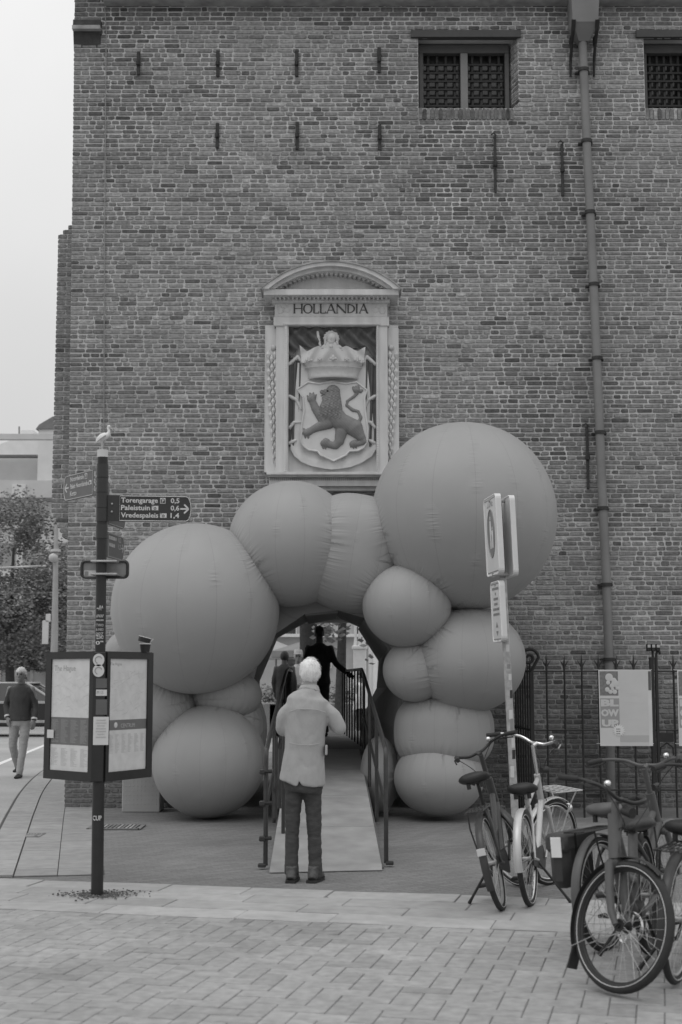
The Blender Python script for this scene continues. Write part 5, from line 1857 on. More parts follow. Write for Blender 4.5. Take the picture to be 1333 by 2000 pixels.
# exhibition posters tied to the railing
def poster(px0, label, full):
    Yq = YF - .04
    x0, x1 = px0, px0 + 103
    dx = 4
    t = thing('poster', label, 'poster', P(px0 + 50, 1457, Yq), group='exhibition posters on the railing')
    def sh(x, y):
        return (x0 + x * 103 + dx * y, 1308 + y * 149)
    def pa(pts, k, mat, name, par):
        return MB().px([sh(*p) for p in pts], Yq - k, .001).build(name, mat, par)
    bd = MB().px([sh(0, 0), sh(1, 0), sh(1, 1), sh(0, 1)], Yq, .006).build('board', M('poster ground', .62, .4, .06, 5), t)
    pa([(.02, .02), (.37, .02), (.37, .34), (.02, .34)], .0008, M('poster photo wall', .2, .5, .3, 30), 'photo', bd)
    pa([(.38, .01), (.93, .01), (.93, .99), (.38, .99)], .0008, M('poster tint', .56, .4, .05, 4), 'text_field', bd)
    pa([(.38, .86), (.93, .86), (.93, .95), (.38, .95)], .0016, M('poster footer', .44, .4, .05, 4), 'footer', bd)
    if full:
        bs = MB()
        for (bx, by, br) in ((.2, .1, .075), (.29, .14, .05), (.31, .18, .07), (.18, .17, .04), (.25, .21, .045), (.16, .26, .045), (.22, .29, .04), (.3, .29, .045), (.35, .24, .035), (.26, .25, .03)):
            c = P(*sh(bx, by), Yq - .003)
            bs.ball(c, (br * .62, .002, br * .62), 14, 8)
        bs.build('photo_ball', m_offw, bd, True)
        let = MB()
        for (s, a, b, w) in (('BL', .03, .475, .34), ('OW', .03, .605, .34), ('UP', .04, .74, .32)):
            o_ = P(*sh(a, b), Yq - .004)
            wm = w * 103 * depth(o_) / F_PX
            add_text(let, s, o_, U, Wv, .105, wm, .06)
        let.build('title', m_offw, bd)
        pa([(.02, .375), (.38, .375), (.38, .76), (.02, .76)], .0016, M('poster title ground', .32, .4, .05), 'title_field', bd)
        ln_ = MB()
        for k, (a, w) in enumerate(((.42, .18), (.42, .16), (.45, .35), (.45, .32), (.45, .4), (.45, .3), (.42, .42), (.5, .3))):
            y_ = (.155, .255, .30, .33, .42, .44, .64, .78)[k]
            ln_.px([sh(a, y_), sh(a + w, y_), sh(a + w, y_ + .008), sh(a, y_ + .008)], Yq - .002, .001)
        ln_.build('text_lines', m_offw, bd)
        ck = []
        for k in range(32):
            r_ = .13 if k % 2 else .085
            ck.append((.36 + r_ * math.cos(2 * math.pi * k / 32), .795 + r_ * .69 * math.sin(2 * math.pi * k / 32)))
        pa(ck, .0055, m_white, 'starburst', bd)
        stx = MB()
        for k, s in enumerate(('#', '##', '###')):
            add_text(stx, s, P(*sh(.31, .785 + .03 * k), Yq - .007), U, Wv, .022, .05, .02)
        stx.build('starburst_print', m_ink, bd)
    pa([(.94, .02), (.995, .02), (.995, .27), (.94, .27)], .0008, m_signl, 'edge_print', bd)
    for (a, b) in ((0, 0), (1, 0), (0, .97), (1, .97)):
        p = P(*sh(a, b), Yq)
        MB().tube([p, p + V((.04 if a else -.04, .03, .0))], .004, 5).build('cable_tie', m_offw, t)
poster(1169, 'pale exhibition poster with balls and BLOW UP title tied to the railing', True)
poster(1323, 'second poster on the railing, cut off by the right edge of the photo', True)
# grey concrete block with a dimpled face beside the tower corner
cb0 = G(275, 1587)
blk = thing('utility_cabinet', 'low pale grey cabinet with dimpled face at the foot of the tower', 'cabinet', (cb0.x, cb0.y + .2, 0))
a, b = P(238, 1587, cb0.y), P(314, 1500, cb0.y)
MB().box(((a.x + b.x) / 2, cb0.y + .2, .27), (b.x - a.x, .4, .54), bevel=.012).build('body', M('pale grey casing', .36, .55, .06, 6), blk)
dm = MB()
for i in range(9):
    for j in range(7):
        dm.ball((a.x + (b.x - a.x) * (.1 + .1 * i), cb0.y, .1 + .055 * j), (.008, .005, .008), 6, 4)
dm.build('stud', M('pale grey stud', .36, .55, .06, 6), blk, True)['kind'] = 'stuff'
# ------------------------------------------------------------------ people
def ell_loft(mb, secs, seg=18, cap=True):
    """secs: (centre, half width along side, half width along other, side vector); closed lofted solid"""
    n = len(secs)
    vs_, fs_ = [], []
    for i, (c, ra, rb_, sv) in enumerate(secs):
        c = V(c)
        d = V(secs[min(i + 1, n - 1)][0]) - V(secs[max(i - 1, 0)][0])
        d = d.normalized() if d.length > 1e-6 else V((0, 0, 1))
        s = V(sv) - d * V(sv).dot(d)
        s = s.normalized() if s.length > 1e-5 else axes_of(d)[0]
        t = d.cross(s)
        for k in range(seg):
            a = 2 * math.pi * k / seg
            vs_.append(c + s * (ra * math.cos(a)) + t * (rb_ * math.sin(a)))
    for i in range(n - 1):
        for k in range(seg):
            fs_.append((i * seg + k, i * seg + (k + 1) % seg, (i + 1) * seg + (k + 1) % seg, (i + 1) * seg + k))
    if cap:
        fs_ += [tuple(reversed(range(seg))), tuple((n - 1) * seg + k for k in range(seg))]
    return mb.add(vs_, fs_)
XS = V((1, 0, 0))
def limb(mb, pts, rs, flat=1.0, sv=XS):
    """tapered limb through joints with rounded ends"""
    pts = [V(p) for p in pts]
    P2, R2 = [], []
    for i in range(len(pts) - 1):
        for k in range(5):
            t = k / 5
            P2.append(lerp(pts[i], pts[i + 1], t)); R2.append(rs[i] + (rs[i + 1] - rs[i]) * t)
    P2.append(pts[-1]); R2.append(rs[-1])
    for it in range(2):
        P2 = [P2[0]] + [(P2[i - 1] + P2[i] * 2 + P2[i + 1]) / 4 for i in range(1, len(P2) - 1)] + [P2[-1]]
    ell_loft(mb, [(p, r, r * flat, sv) for p, r in zip(P2, R2)], 14)
    mb.ball(P2[0], (R2[0],) * 3, 12, 8); mb.ball(P2[-1], (R2[-1],) * 3, 12, 8)
    return mb
def wrinkled(me, amt, sc, seed, stretch=(1, 1, 1)):
    n = len(me.vertices)
    co, no = np.empty(n * 3, 'f'), np.empty(n * 3, 'f')
    me.vertices.foreach_get('co', co)
    me.vertex_normals.foreach_get('vector', no)
    co, no = co.reshape(-1, 3), no.reshape(-1, 3)
    q_ = co * np.array(stretch) * sc + np.array((seed, seed * 2.0, 0))
    h = np.empty(n)
    for i in range(n):
        p = V(q_[i])
        h[i] = noise.noise(p) + .5 * noise.noise(p * 2.1) - .7 * max(0.0, 1 - abs(noise.noise(p * .8 + V((9, 1, 4)))) * 7)
    co = co + no * (h * amt)[:, None]
    me.vertices.foreach_set('co', co.astype('f').ravel())
    me.update()
    return me
def remeshed(mb, vox, name, mat, parent, amt=0.0, sc=6, seed=0, smooth=4, stretch=(1, 1, 1), label=None):
    me = mb.mesh(name)
    me = evaluated(me, [('REMESH', {'mode': 'VOXEL', 'voxel_size': vox}), ('SMOOTH', {'iterations': smooth, 'factor': .5})])
    if amt:
        wrinkled(me, amt, sc, seed, stretch)
    me.name = name
    me.shade_smooth()
    o = raw(name, me, mat, parent)
    if label: o['label'] = label
    return o
def hand_into(mb, wrist, d, up, s=1.0, curl=.5, side=1):
    """palm and five fingers; d points down the hand, up is the back of the hand"""
    d = V(d).normalized(); up = (V(up) - d * V(up).dot(d)).normalized(); w = d.cross(up) * side
    pm = V(wrist) + d * .055 * s
    ell_loft(mb, [(V(wrist), .027 * s, .02 * s, w), (pm, .042 * s, .017 * s, w), (pm + d * .04 * s, .041 * s, .014 * s, w)], 12)
    for k, L in enumerate((.068, .078, .073, .058)):
        b0 = pm + d * .038 * s + w * ((k - 1.5) * .0205 * s)
        b1 = b0 + d * L * .5 * s - up * (L * .25 * curl * s)
        b2 = b1 + (d * (1 - curl) - up * curl).normalized() * L * .5 * s
        limb(mb, [b0, b1, b2], [.0092 * s, .0085 * s, .007 * s])
    t0 = V(wrist) + d * .03 * s - w * .03 * s
    t1 = t0 + (d * .7 - w * .6 - up * .3 * curl).normalized() * .04 * s
    limb(mb, [t0, t1, t1 + (d * .9 - up * .3).normalized() * .03 * s], [.012 * s, .0105 * s, .008 * s])
def head_into(mb, c, s=1.0, tilt=0.0):
    """head facing +y, centre c"""
    c = V(c)
    mb.ball(c + V((0, -.008, .02)) * s, (.074 * s, .094 * s, .094 * s), 20, 14)
    ell_loft(mb, [(c + V((0, .03, .03)) * s, .062 * s, .055 * s, XS), (c + V((0, .04, -.03)) * s, .056 * s, .05 * s, XS), (c + V((0, .045, -.08)) * s, .042 * s, .042 * s, XS), (c + V((0, .052, -.108)) * s, .024 * s, .026 * s, XS)], 14)
    ell_loft(mb, [(c + V((0, .088, .02)) * s, .008 * s, .01 * s, XS), (c + V((0, .105, -.025)) * s, .015 * s, .014 * s, XS), (c + V((0, .094, -.038)) * s, .014 * s, .01 * s, XS)], 10)
    mb.box(c + V((0, .078, .035)) * s, (.1 * s, .022 * s, .016 * s))
    mb.box(c + V((0, .088, -.066)) * s, (.046 * s, .014 * s, .016 * s))
    for sx in (-1, 1):
        mb.ball(c + V((sx * .077, -.005, -.005)) * s, (.012 * s, .022 * s, .032 * s), 10, 8)
def hair_on(parent, c, s, mat, seed, low=-.02, strands=0, vol=1.0, long=0.0):
    mb = MB()
    c = V(c)
    sph = MB().ball((0, 0, 0), (1, 1, 1), 40, 26)
    idx, vs_ = {}, []
    for i, p in enumerate(sph.v):
        p = V(p)
        lim = low + (.075 if p.y > .45 else (.02 if p.y > .1 else 0)) / .1 * .1
        if p.y > .35:
            lim = .052
        zz_ = p.z * .108 * s
        base = V((p.x * .083 * s, p.y * .104 * s - .01 * s, zz_ + .026 * s))
        n_ = noise.noise(V((p.x * 9, p.y * 9, p.z * 3 + seed))) * .006 + noise.noise(V((p.x * 3, p.y * 3, p.z * 2 + seed))) * .008
        base *= vol
        base += p * n_ * s
        if base.z < lim * s:
            base = V((base.x * .93, base.y * .93, base.z * .2 + lim * s * .8)) if long == 0 else V((base.x, base.y - .01, lim * s + (base.z - lim * s) * (1 + long)))
        vs_.append(c + base)
    mb.add(vs_, sph.f)
    o = mb.build('hair', mat, parent, 'all', True)
    if strands:
        st = MB()
        r4 = random.Random(seed)
        for k in range(strands):
            i = r4.randrange(len(vs_))
            p = vs_[i]
            n_ = (p - c - V((0, 0, .02))).normalized()
            if p.z < c.z + low * s * .9: continue
            tgt = V((r4.gauss(0, .22), r4.gauss(0, .22), -1))
            if n_.z > .8: tgt = V((n_.x * 2 + .5, n_.y * 2 - .3, -.2))
            tgt = (tgt - n_ * tgt.dot(n_)).normalized()
            sd = n_.cross(tgt).normalized() * .0015
            st.add([p - sd - n_ * .002, p + sd - n_ * .002, p + n_ * r4.uniform(.001, .007) + tgt * r4.uniform(.02, .04)], [(0, 1, 2)], r4.uniform(.7, 1.15))
        so_ = st.build('hair_strand', mat, o, False, True)
        so_['kind'] = 'stuff'
    return o
# -- the white-haired man with the camera, seen from behind
m_jack = M('light field jacket', 0.37, .75, .05, 9, .5, 11, stretch=(1.6, 1.6, .8))
m_jean = M('dark jeans', 0.06, .85, .3, 12, .3, 60, stretch=(1, 1, 3))
m_hairw = M('white hair', 0.85, .6, .12, 60, .3, 90, stretch=(3, 3, .6), tone=True)
m_boot = M('worn leather boot', 0.085, .65, .3, 20, .3, 60)
mg = G(594, 1722)
man = thing('person', 'white-haired man in a pale jacket and jeans photographing the ramp, seen from behind', 'person', (mg.x, mg.y, 0))
sm = F_PX / depth(mg + V((0, 0, .9)))
def mj(px, py, dy=0.0):
    return V(((px - 594) / sm, dy, (1722 - py) / sm + .0))
b_ = MB()
hc = mj(605, 1324, .03)
head_into(b_, hc, 1.0)
limb(b_, [hc + V((0, -.02, -.06)), mj(603, 1360, 0)], [.058, .06])
ell_loft(b_, [(mj(602, 1362), .1, .07, XS), (mj(600, 1385), .14, .08, XS), (mj(597, 1440), .14, .09, XS), (mj(594, 1500), .14, .1, XS), (mj(593, 1540), .15, .1, XS)], 18)
shl, shr = mj(566, 1394), mj(635, 1394)
ell_, elr = mj(552, 1428, .06), mj(661, 1424, .05)
wl_, wr_ = mj(585, 1395, .28), mj(622, 1392, .29)
limb(b_, [shl, ell_, wl_], [.04, .036, .027]); limb(b_, [shr, elr, wr_], [.04, .036, .027])
hand_into(b_, wl_, (.5, .5, .6), (-.3, .2, .6), 1, .7, 1); hand_into(b_, wr_, (-.5, .5, .6), (.3, .2, .6), 1, .7, -1)
limb(b_, [mj(578, 1530), mj(571, 1625, .02), mj(569, 1702, -.01)], [.065, .045, .035]); limb(b_, [mj(608, 1530), mj(614, 1630, .02), mj(616, 1710, -.01)], [.065, .045, .035])
remeshed(b_, .009, 'body', m_skin, man)
hair_on(man, hc + V((0, 0, .004)), 1.04, m_hairw, 3, -.062, 3000)
j = MB()
ell_loft(j, [(mj(604, 1350, .01), .072, .075, XS), (mj(604, 1357), .09, .085, XS), (mj(602, 1363), .125, .095, XS), (mj(601, 1372), .172, .115, XS), (mj(599, 1392), .178, .13, XS), (mj(597, 1425), .168, .13, XS), (mj(594, 1470), .165, .13, XS), (mj(592, 1500), .178, .135, XS), (mj(591, 1518), .187, .14, XS), (mj(590, 1532), .19, .14, XS)], 26)
limb(j, [mj(567, 1390), mj(554, 1404, .02), mj(551, 1432, .05), mj(556, 1430, .1)], [.058, .064, .06, .056])
limb(j, [mj(551, 1428, .05), mj(566, 1412, .17), mj(580, 1400, .26)], [.06, .054, .046])
limb(j, [mj(634, 1390), mj(650, 1404, .01), mj(662, 1428, .02)], [.058, .066, .062])
limb(j, [mj(662, 1428, .02), mj(642, 1410, .17), mj(625, 1396, .27)], [.062, .054, .046])
jk = remeshed(j, .011, 'jacket', m_jack, man, .004, 7, 4, 4, (2.0, 2.0, .75))
for v_ in jk.data.vertices:                  # uneven hem with a vent, cinched waist
    hz = mj(594, 1530).z
    if v_.co.z < hz + .05:
        x_ = v_.co.x
        v_.co.z -= .03 * math.sin((x_ + .1) * 9) + .02 * (x_ < -.02) - .025 * math.exp(-((x_ + .035) / .012) ** 2) * (v_.co.y < 0) * 2
ck = MB()
ell_loft(ck, [(mj(604, 1344, .012), .072, .078, XS), (mj(604, 1350, .01), .08, .082, XS), (mj(603, 1358, .0), .095, .09, XS)], 24)
remeshed(ck, .011, 'collar', m_jack, jk, .004, 12, 1, 2)
yk = MB()
yk.tube([mj(565, 1396, -.128), mj(580, 1391, -.142), mj(599, 1390, -.148), mj(620, 1392, -.142), mj(636, 1397, -.128)], .005, 6)
yk.tube([mj(563, 1455, -.11), mj(578, 1458, -.138), mj(594, 1459, -.147), mj(610, 1459, -.14), mj(626, 1456, -.11)], .0035, 6)
yk.build('yoke_seam', m_jack, jk, True, True)
fl = MB().box(mj(637, 1470, -.03), (.02, .11, .08), bevel=.006)
fl.build('pocket_flap', m_jack, jk, False, True)
t_ = MB()
ell_loft(t_, [(mj(593, 1512), .165, .125, XS), (mj(593, 1535), .165, .12, XS), (mj(592, 1552), .155, .11, XS)], 20)
limb(t_, [mj(575, 1540), mj(572, 1580, .01), mj(571, 1630, .02), mj(570, 1682), mj(570, 1700, -.005)], [.076, .069, .059, .056, .064], .95)
limb(t_, [mj(611, 1540), mj(612, 1580, .01), mj(614, 1636, .02), mj(616, 1690), mj(616, 1708, -.005)], [.076, .069, .059, .056, .064], .95)
remeshed(t_, .011, 'trousers', m_jean, man, .0045, 9, 2, 4, (.8, .8, 2.6))
for cx_, cy_, tw in ((571, 1714, .1), (615, 1723, .28)):
    s_ = MB()
    c_ = mj(cx_, cy_)
    c_.z = 0
    M_ = Matrix.Rotation(-tw, 3, 'Z')
    secs = [((0, -.085, .03), .034, .03), ((0, -.07, .05), .042, .05), ((0, -.02, .055), .045, .055), ((0, .05, .045), .047, .043), ((0, .12, .036), .048, .033), ((0, .17, .03), .036, .024)]
    ell_loft(s_, [(c_ + M_ @ V(p), a, b, XS) for p, a, b in secs], 16)
    ell_loft(s_, [(c_ + M_ @ V((0, -.03, .05)), .045, .055, XS), (c_ + M_ @ V((0, -.035, .13)), .045, .052, XS)], 16)
    sh_ = remeshed(s_, .008, 'shoe', m_boot, man, .003, 30, 1, 2)
    so_ = MB().prism([c_ + M_ @ V(p) for p in ((-.04, -.11, 0), (.04, -.11, 0), (.05, .0, 0), (.05, .12, 0), (.03, .185, 0), (-.03, .185, 0), (-.05, .12, 0), (-.05, 0, 0))], (0, 0, .022))
    so_.build('sole', m_rubber, sh_, False, True)
cmr = thing('camera_body', 'small dark camera held up by the white-haired man', 'camera', V(man.location) + mj(608, 1388, .36))
MB().box((0, 0, 0), (.12, .05, .075), bevel=.008).build('housing', m_black, cmr, False, True)
MB().cyl((0, .02, 0), (0, .085, 0), .031, seg=18).build('lens', m_black, cmr, True, True)
# -- a general figure, facing +y before turning
def figure(label, loc, rz, H, top, low, hair, skin=None, coat=.5, legs=None, arms=None, vox=.013, long=0.0, hat=None, shoes=None, extra=None, skirt=False, strands=0, cuff=None, face=True, group=None):
    k = H / 1.78
    t = thing('person', label, 'person', loc, (0, 0, rz), group)
    legs = legs or (((-.09, 0, .9), (-.095, .02, .5), (-.1, -.02, .09)), ((.09, 0, .9), (.095, .02, .5), (.1, -.02, .09)))
    arms = arms or (((-.19, 0, 1.43), (-.235, -.02, 1.15), (-.22, .06, .9)), ((.19, 0, 1.43), (.235, -.02, 1.15), (.22, .06, .9)))
    S = lambda p: V(p) * k
    b = MB()
    hc_ = S((0, .02, 1.655))
    head_into(b, hc_, 1.02 * k)
    limb(b, [hc_ + V((0, -.02, -.05)), S((0, -.01, 1.44))], [.06 * k, .066 * k])
    ell_loft(b, [(S((0, -.01, 1.48)), .08 * k, .06 * k, XS), (S((0, 0, 1.42)), .15 * k, .08 * k, XS), (S((0, 0, 1.15)), .13 * k, .09 * k, XS), (S((0, 0, .9)), .14 * k, .1 * k, XS)], 18)
    for a in arms:
        limb(b, [S(p) for p in a], [.048 * k, .04 * k, .027 * k])
        d = (S(a[2]) - S(a[1])).normalized()
        hand_into(b, S(a[2]), d, V((a[2][0], 0, 0)) + V((0, .3, 0)), k, .45, 1 if a[2][0] > 0 else -1)
    for a in legs:
        limb(b, [S(p) for p in a], [.066 * k, .048 * k, .036 * k])
    remeshed(b, max(.009, vox * .75), 'body', skin or m_skin, t)
    if face:
        for sx in (-1, 1):
            MB().ball(hc_ + V((sx * .03, .083, .012)) * k, (.016 * k, .011 * k, .011 * k), 8, 6).build('eye', m_black, t, True, True)
        for sx in (-1, 1):
            MB().box(hc_ + V((sx * .032, .09, .034)) * k, (.034 * k, .01 * k, .009 * k)).build('eyebrow', m_ink, t, False, True)
        MB().ball(hc_ + V((0, .094, -.062)) * k, (.022 * k, .006 * k, .004 * k), 8, 6).build('mouth', m_ink, t, True, True)
    hair_on(t, hc_, k, hair, 5, -.045 if not long else -.09, strands, 1.0 if not long else 1.08, long)
    c = MB()
    cz = coat * 1.78 * k
    ell_loft(c, [(S((0, -.01, 1.515)), .07 * k, .065 * k, XS), (S((0, -.005, 1.48)), .1 * k, .085 * k, XS), (S((0, 0, 1.455)), .15 * k, .1 * k, XS), (S((0, 0, 1.41)), .185 * k, .11 * k, XS), (S((0, 0, 1.3)), .19 * k, .125 * k, XS), (S((0, 0, 1.1)), .175 * k, .125 * k, XS), (V((0, 0, max(cz, .98 * k))), .18 * k, .13 * k, XS), (V((0, 0, cz)), .19 * k, .14 * k, XS)], 22)
    for a in arms:
        w_ = lerp(V(a[1]), V(a[2]), .9)
        limb(c, [S(a[0]) - V((a[0][0] * .12, 0, .02)) * k, S(a[1]), w_ * k], [.058 * k, .055 * k, .046 * k])
    co_ = remeshed(c, vox, 'coat', top, t, .005, 7, 2, 4, (1.4, 1.4, .9))
    if cuff:
        for a in arms:
            MB().tube([S(lerp(V(a[1]), V(a[2]), .86)), S(lerp(V(a[1]), V(a[2]), .98))], .05 * k, 12).build('cuff', cuff, co_, True, True)
    p_ = MB()
    if skirt:
        ell_loft(p_, [(S((0, 0, 1.0)), .15 * k, .11 * k, XS), (S((0, 0, .5)), .22 * k, .17 * k, XS)], 22)
    ell_loft(p_, [(S((0, 0, 1.02)), .155 * k, .115 * k, XS), (S((0, 0, .9)), .165 * k, .12 * k, XS), (S((0, 0, .83)), .15 * k, .105 * k, XS)], 18)
    for a in legs:
        limb(p_, [S(a[0]), S(a[1]), S(a[2])], [.092 * k, .068 * k, .056 * k])
    remeshed(p_, vox, 'trousers', low, t, .006, 8, 3, 3, (.8, .8, 2))
    for a in legs:
        f = S(a[2])
        s_ = MB()
        z0 = f.z - .09 * k
        secs = [((0, -.075, .03), .032, .028), ((0, -.04, .045), .04, .044), ((0, .05, .04), .043, .036), ((0, .12, .03), .042, .027), ((0, .17, .025), .03, .02)]
        ell_loft(s_, [(V((f.x, f.y, z0)) + V(q_) * k, ra * k, rb_ * k, XS) for q_, ra, rb_ in secs], 14)
        remeshed(s_, .009, 'shoe', shoes or m_black, t)
    if hat:
        mb = MB().tube([hc_ + V((0, 0, .055)) * k, hc_ + V((0, 0, .13)) * k, hc_ + V((0, 0, .15)) * k], [.088 * k, .085 * k, .07 * k], 20)
        if hat[1]:
            mb.ball(hc_ + V((0, .09, .062)) * k, (.075 * k, .06 * k, .008 * k), 14, 6)
        mb.build('hat', hat[0], t, True, True)
    return t
m_coal = M('dark wool cloth', 0.06, .9, .2, 10, .2, 40)
m_darksh = M('dark overshirt', 0.05, .8, .15, 10, .2, 40)
m_chino = M('pale chinos', 0.34, .8, .1, 9, .2, 40)
m_hairg = M('grey hair', 0.62, .6, .2, 50, .3, 90, stretch=(3, 3, .6), tone=True)
m_haird = M('dark hair', 0.03, .5, .2, 50, .3, 90, stretch=(3, 3, .6), tone=True)
m_pale = M('pale cloth', 0.5, .8, .1, 9, .2, 40)
wk = G(37, 1519)
figure('grey-haired man in a dark overshirt and pale trousers walking up the street', (wk.x, wk.y, 0.0), R(172), 1.80, m_darksh, m_chino, m_hairg, M('tanned skin', .22, .6), .515,
       (((-.09, 0, .9), (-.085, .06, .5), (-.07, .16, .09)), ((.09, 0, .9), (.12, .0, .5), (.1, -.22, .16))),
       (((-.19, 0, 1.43), (-.25, -.04, 1.16), (-.26, .07, .93)), ((.19, 0, 1.43), (.27, -.06, 1.18), (.2, .05, .97))), .012, shoes=m_black, cuff=m_offw, strands=400)
YS = 22.4
sx_ = P(624, 1300, YS).x
figure('tall man in dark clothes standing in the passage', (sx_, YS, ZD + .026), R(8), 1.76, m_coal, m_coal, m_haird, M('shaded skin', .12, .6), .47, None,  # skin colour darkened to hold the shade on the figure
       (((-.19, 0, 1.43), (-.24, .02, 1.16), (-.16, .2, 1.12)), ((.19, 0, 1.43), (.27, -.04, 1.16), (.44, -.12, 1.03))), .015, face=False)
YS2 = 25.4
sx_ = P(556, 1300, YS2).x
figure('dark-haired visitor in a black coat on the left side of the ramp', (sx_, YS2, .6), R(-10), 1.5, m_coal, m_coal, m_haird, M('shaded skin', .12, .6), .42, None, None, .015, long=.5, face=False)
YS3 = 27.0
sx_ = P(583, 1300, YS3).x
t_ = figure('visitor in a pale scarf and cap coming towards the passage', (sx_, YS3, .42), R(180), 1.72, m_pale, m_ink, m_hairg, M('tanned skin', .24, .6), .5, None,
            (((-.19, 0, 1.43), (-.24, .02, 1.16), (-.1, .2, 1.1)), ((.19, 0, 1.43), (.27, .03, 1.18), (.1, .22, 1.12))), .015, hat=(m_pale, True))
YS4 = 31.5
sx_ = P(706, 1300, YS4).x
figure('dark-haired person in a white shirt beyond the railing', (sx_, YS4, 0), R(60), 1.78, m_white, m_coal, m_haird, None, .52, None, None, .016, face=False)
bx_ = P(49, 1340, 47)
figure('dark-clad person with a pale scarf standing beyond the parked car', (bx_.x, 47, 0), R(190), 1.62, m_coal, m_coal, m_haird, None, .5, None, None, .02)
# ------------------------------------------------------------------ bicycles
def Rx(a): return Matrix.Rotation(a, 4, 'X')
def Rz(a): return Matrix.Rotation(a, 4, 'Z')
def bicycle(label, rear, head, lean, steer, fm, tyre=None, rim=None, fender=None, rack=False, front_rack=False, disc=False, kick=-1, bag=False, bar=None, sad=None, hb_rise=.0, thick=1.0, saddle_z=.9, step=True, wr=.34, chain=True, headlamp=True, rear_plate=False, motor=False, guard_full=1.0, sweep=.2, tw=.021, hw=.32):
    t = thing('bicycle', label, 'bicycle', (rear[0], rear[1], 0.026 if False else rear[2] if len(rear) > 2 else .02), (lean, 0, head), 'parked bicycles')
    tyre = tyre or m_rubber; rim = rim or m_steel; bar = bar or m_black; sad = sad or m_black; fender = fender or fm
    WB = 1.08
    Aa = V((.875, 0, .79)); ax = V((-.33, 0, .944)).normalized()
    SM = Matrix.Translation(Aa) @ Matrix.Rotation(steer, 4, ax) @ Matrix.Translation(-Aa)
    def B(X=None):
        m = MB(); m.X = X; return m
    def wheel(c, X, dsc):
        w = B(X).ring(c, (0, 1, 0), wr - tw, tw, 56, 10).build('wheel', tyre, t, 'all', True)
        rm = B(X); rm.ring(c, (0, 1, 0), wr - .05, .011, 48, 8, flat=.8); rm.build('rim', rim, w, 'all', True)
        B(X).ring(V(c) + V((0, tw - .001, 0)), (0, 1, 0), wr - tw - .006, .0024, 48, 5).build('reflective_stripe', m_offw, w, 'all', True)
        B(X).ring(V(c) - V((0, tw - .001, 0)), (0, 1, 0), wr - tw - .006, .0024, 48, 5).build('reflective_stripe', m_offw, w, 'all', True)
        sp = B(X)
        for k in range(32):
            a = 2 * math.pi * k / 32
            b = a + (.5 if (k // 2) % 2 else -.5)
            sd = .032 if k % 2 else -.032
            sp.tube([V(c) + V((math.cos(b) * .028, sd, math.sin(b) * .028)), V(c) + V((math.cos(a) * (wr - .058), 0, math.sin(a) * (wr - .058)))], .0013, 4)
        sp.build('spoke', m_steel, w, False, True)
        hb = B(X); hb.cyl(V(c) + V((0, -.05, 0)), V(c) + V((0, .05, 0)), .016, seg=12); hb.cyl(V(c) + V((0, -.036, 0)), V(c) + V((0, -.03, 0)), .034, seg=14); hb.cyl(V(c) + V((0, .03, 0)), V(c) + V((0, .036, 0)), .034, seg=14)
        hb.build('hub', m_steel if not dsc else m_black, w, True, True)
        if dsc:
            d_ = B(X)
            cc = V(c) + V((0, .05, 0))
            d_.ring(cc, (0, 1, 0), .085, .014, 40, 6, flat=.15)
            for k in range(6):
                a = k * math.pi / 3
                d_.tube([cc + V((math.cos(a) * .02, 0, math.sin(a) * .02)), cc + V((math.cos(a + .4) * .072, 0, math.sin(a + .4) * .072))], .006, 5, flat=.4)
            d_.build('brake_disc', m_chrome, w, False, True)
        return w
    wheel((0, 0, wr), None, False)
    wheel((WB, 0, wr), SM, disc)
    bb, st_ = V((.44, 0, .29)), V((.27, 0, .74))
    hb_, ht = V((.925, 0, .66)), V((.845, 0, .89))
    k = thick
    f = MB()
    f.tube([bb, st_], [.019 * k, .019 * k], 12)
    if step:
        f.tube([bb + V((.02, 0, .01)), V((.6, 0, .37)), lerp(hb_, ht, .12)], [.026 * k, .027 * k, .026 * k], 12)
        f.tube([lerp(bb, st_, .42), V((.62, 0, .52)), lerp(hb_, ht, .5)], .017 * k, 10)
    else:
        f.tube([bb, lerp(hb_, ht, .1)], .024 * k, 12)
        f.tube([lerp(bb, st_, .93), lerp(hb_, ht, .85)], .018 * k, 12)
    f.tube([hb_, ht], .025 * k, 14)
    for s in (-1, 1):
        f.tube([bb + V((0, s * .03, 0)), V((.2, s * .05, .305)), V((0, s * .062, wr))], .011 * k, 8)
        f.tube([lerp(bb, st_, .9) + V((0, s * .015, 0)), V((.12, s * .05, .56)), V((0, s * .062, wr))], .009 * k, 8)
    fo = f.build('frame', fm, t, True, True)
    fk = B(SM)
    cr_ = V((.935, 0, .635))
    fk.tube([hb_ + V((.002, 0, 0)), cr_], .02 * k, 12)
    fk.tube([cr_ + V((0, -.055, -.005)), cr_ + V((0, .055, -.005))], .018 * k, 10)
    for s in (-1, 1):
        fk.tube([cr_ + V((0, s * .055, 0)), V((.985, s * .06, .5)), V((1.03, s * .06, .4)), V((WB, s * .058, wr))], [.017 * k, .016 * k, .014 * k, .011 * k], 10)
    fk.build('fork', fm, t, True, True)
    # fenders
    def fend(c, X, a0, a1):
        m = B(X)
        vs_, fs_ = [], []
        n = 30
        for i in range(n + 1):
            a = a0 + (a1 - a0) * i / n
            for j_ in range(7):
                b = -1.15 + 2.3 * j_ / 6
                r_ = wr + .012 + .016 * math.cos(b) - .006
                vs_.append(V(c) + V((math.cos(a) * r_, .031 * math.sin(b), math.sin(a) * r_)))
        for i in range(n):
            for j_ in range(6):
                q_ = i * 7 + j_
                fs_.append((q_, q_ + 1, q_ + 8, q_ + 7))
        m.add(vs_, fs_)
        o = m.build('mudguard', fender, t, 'all', True)
        a = a1
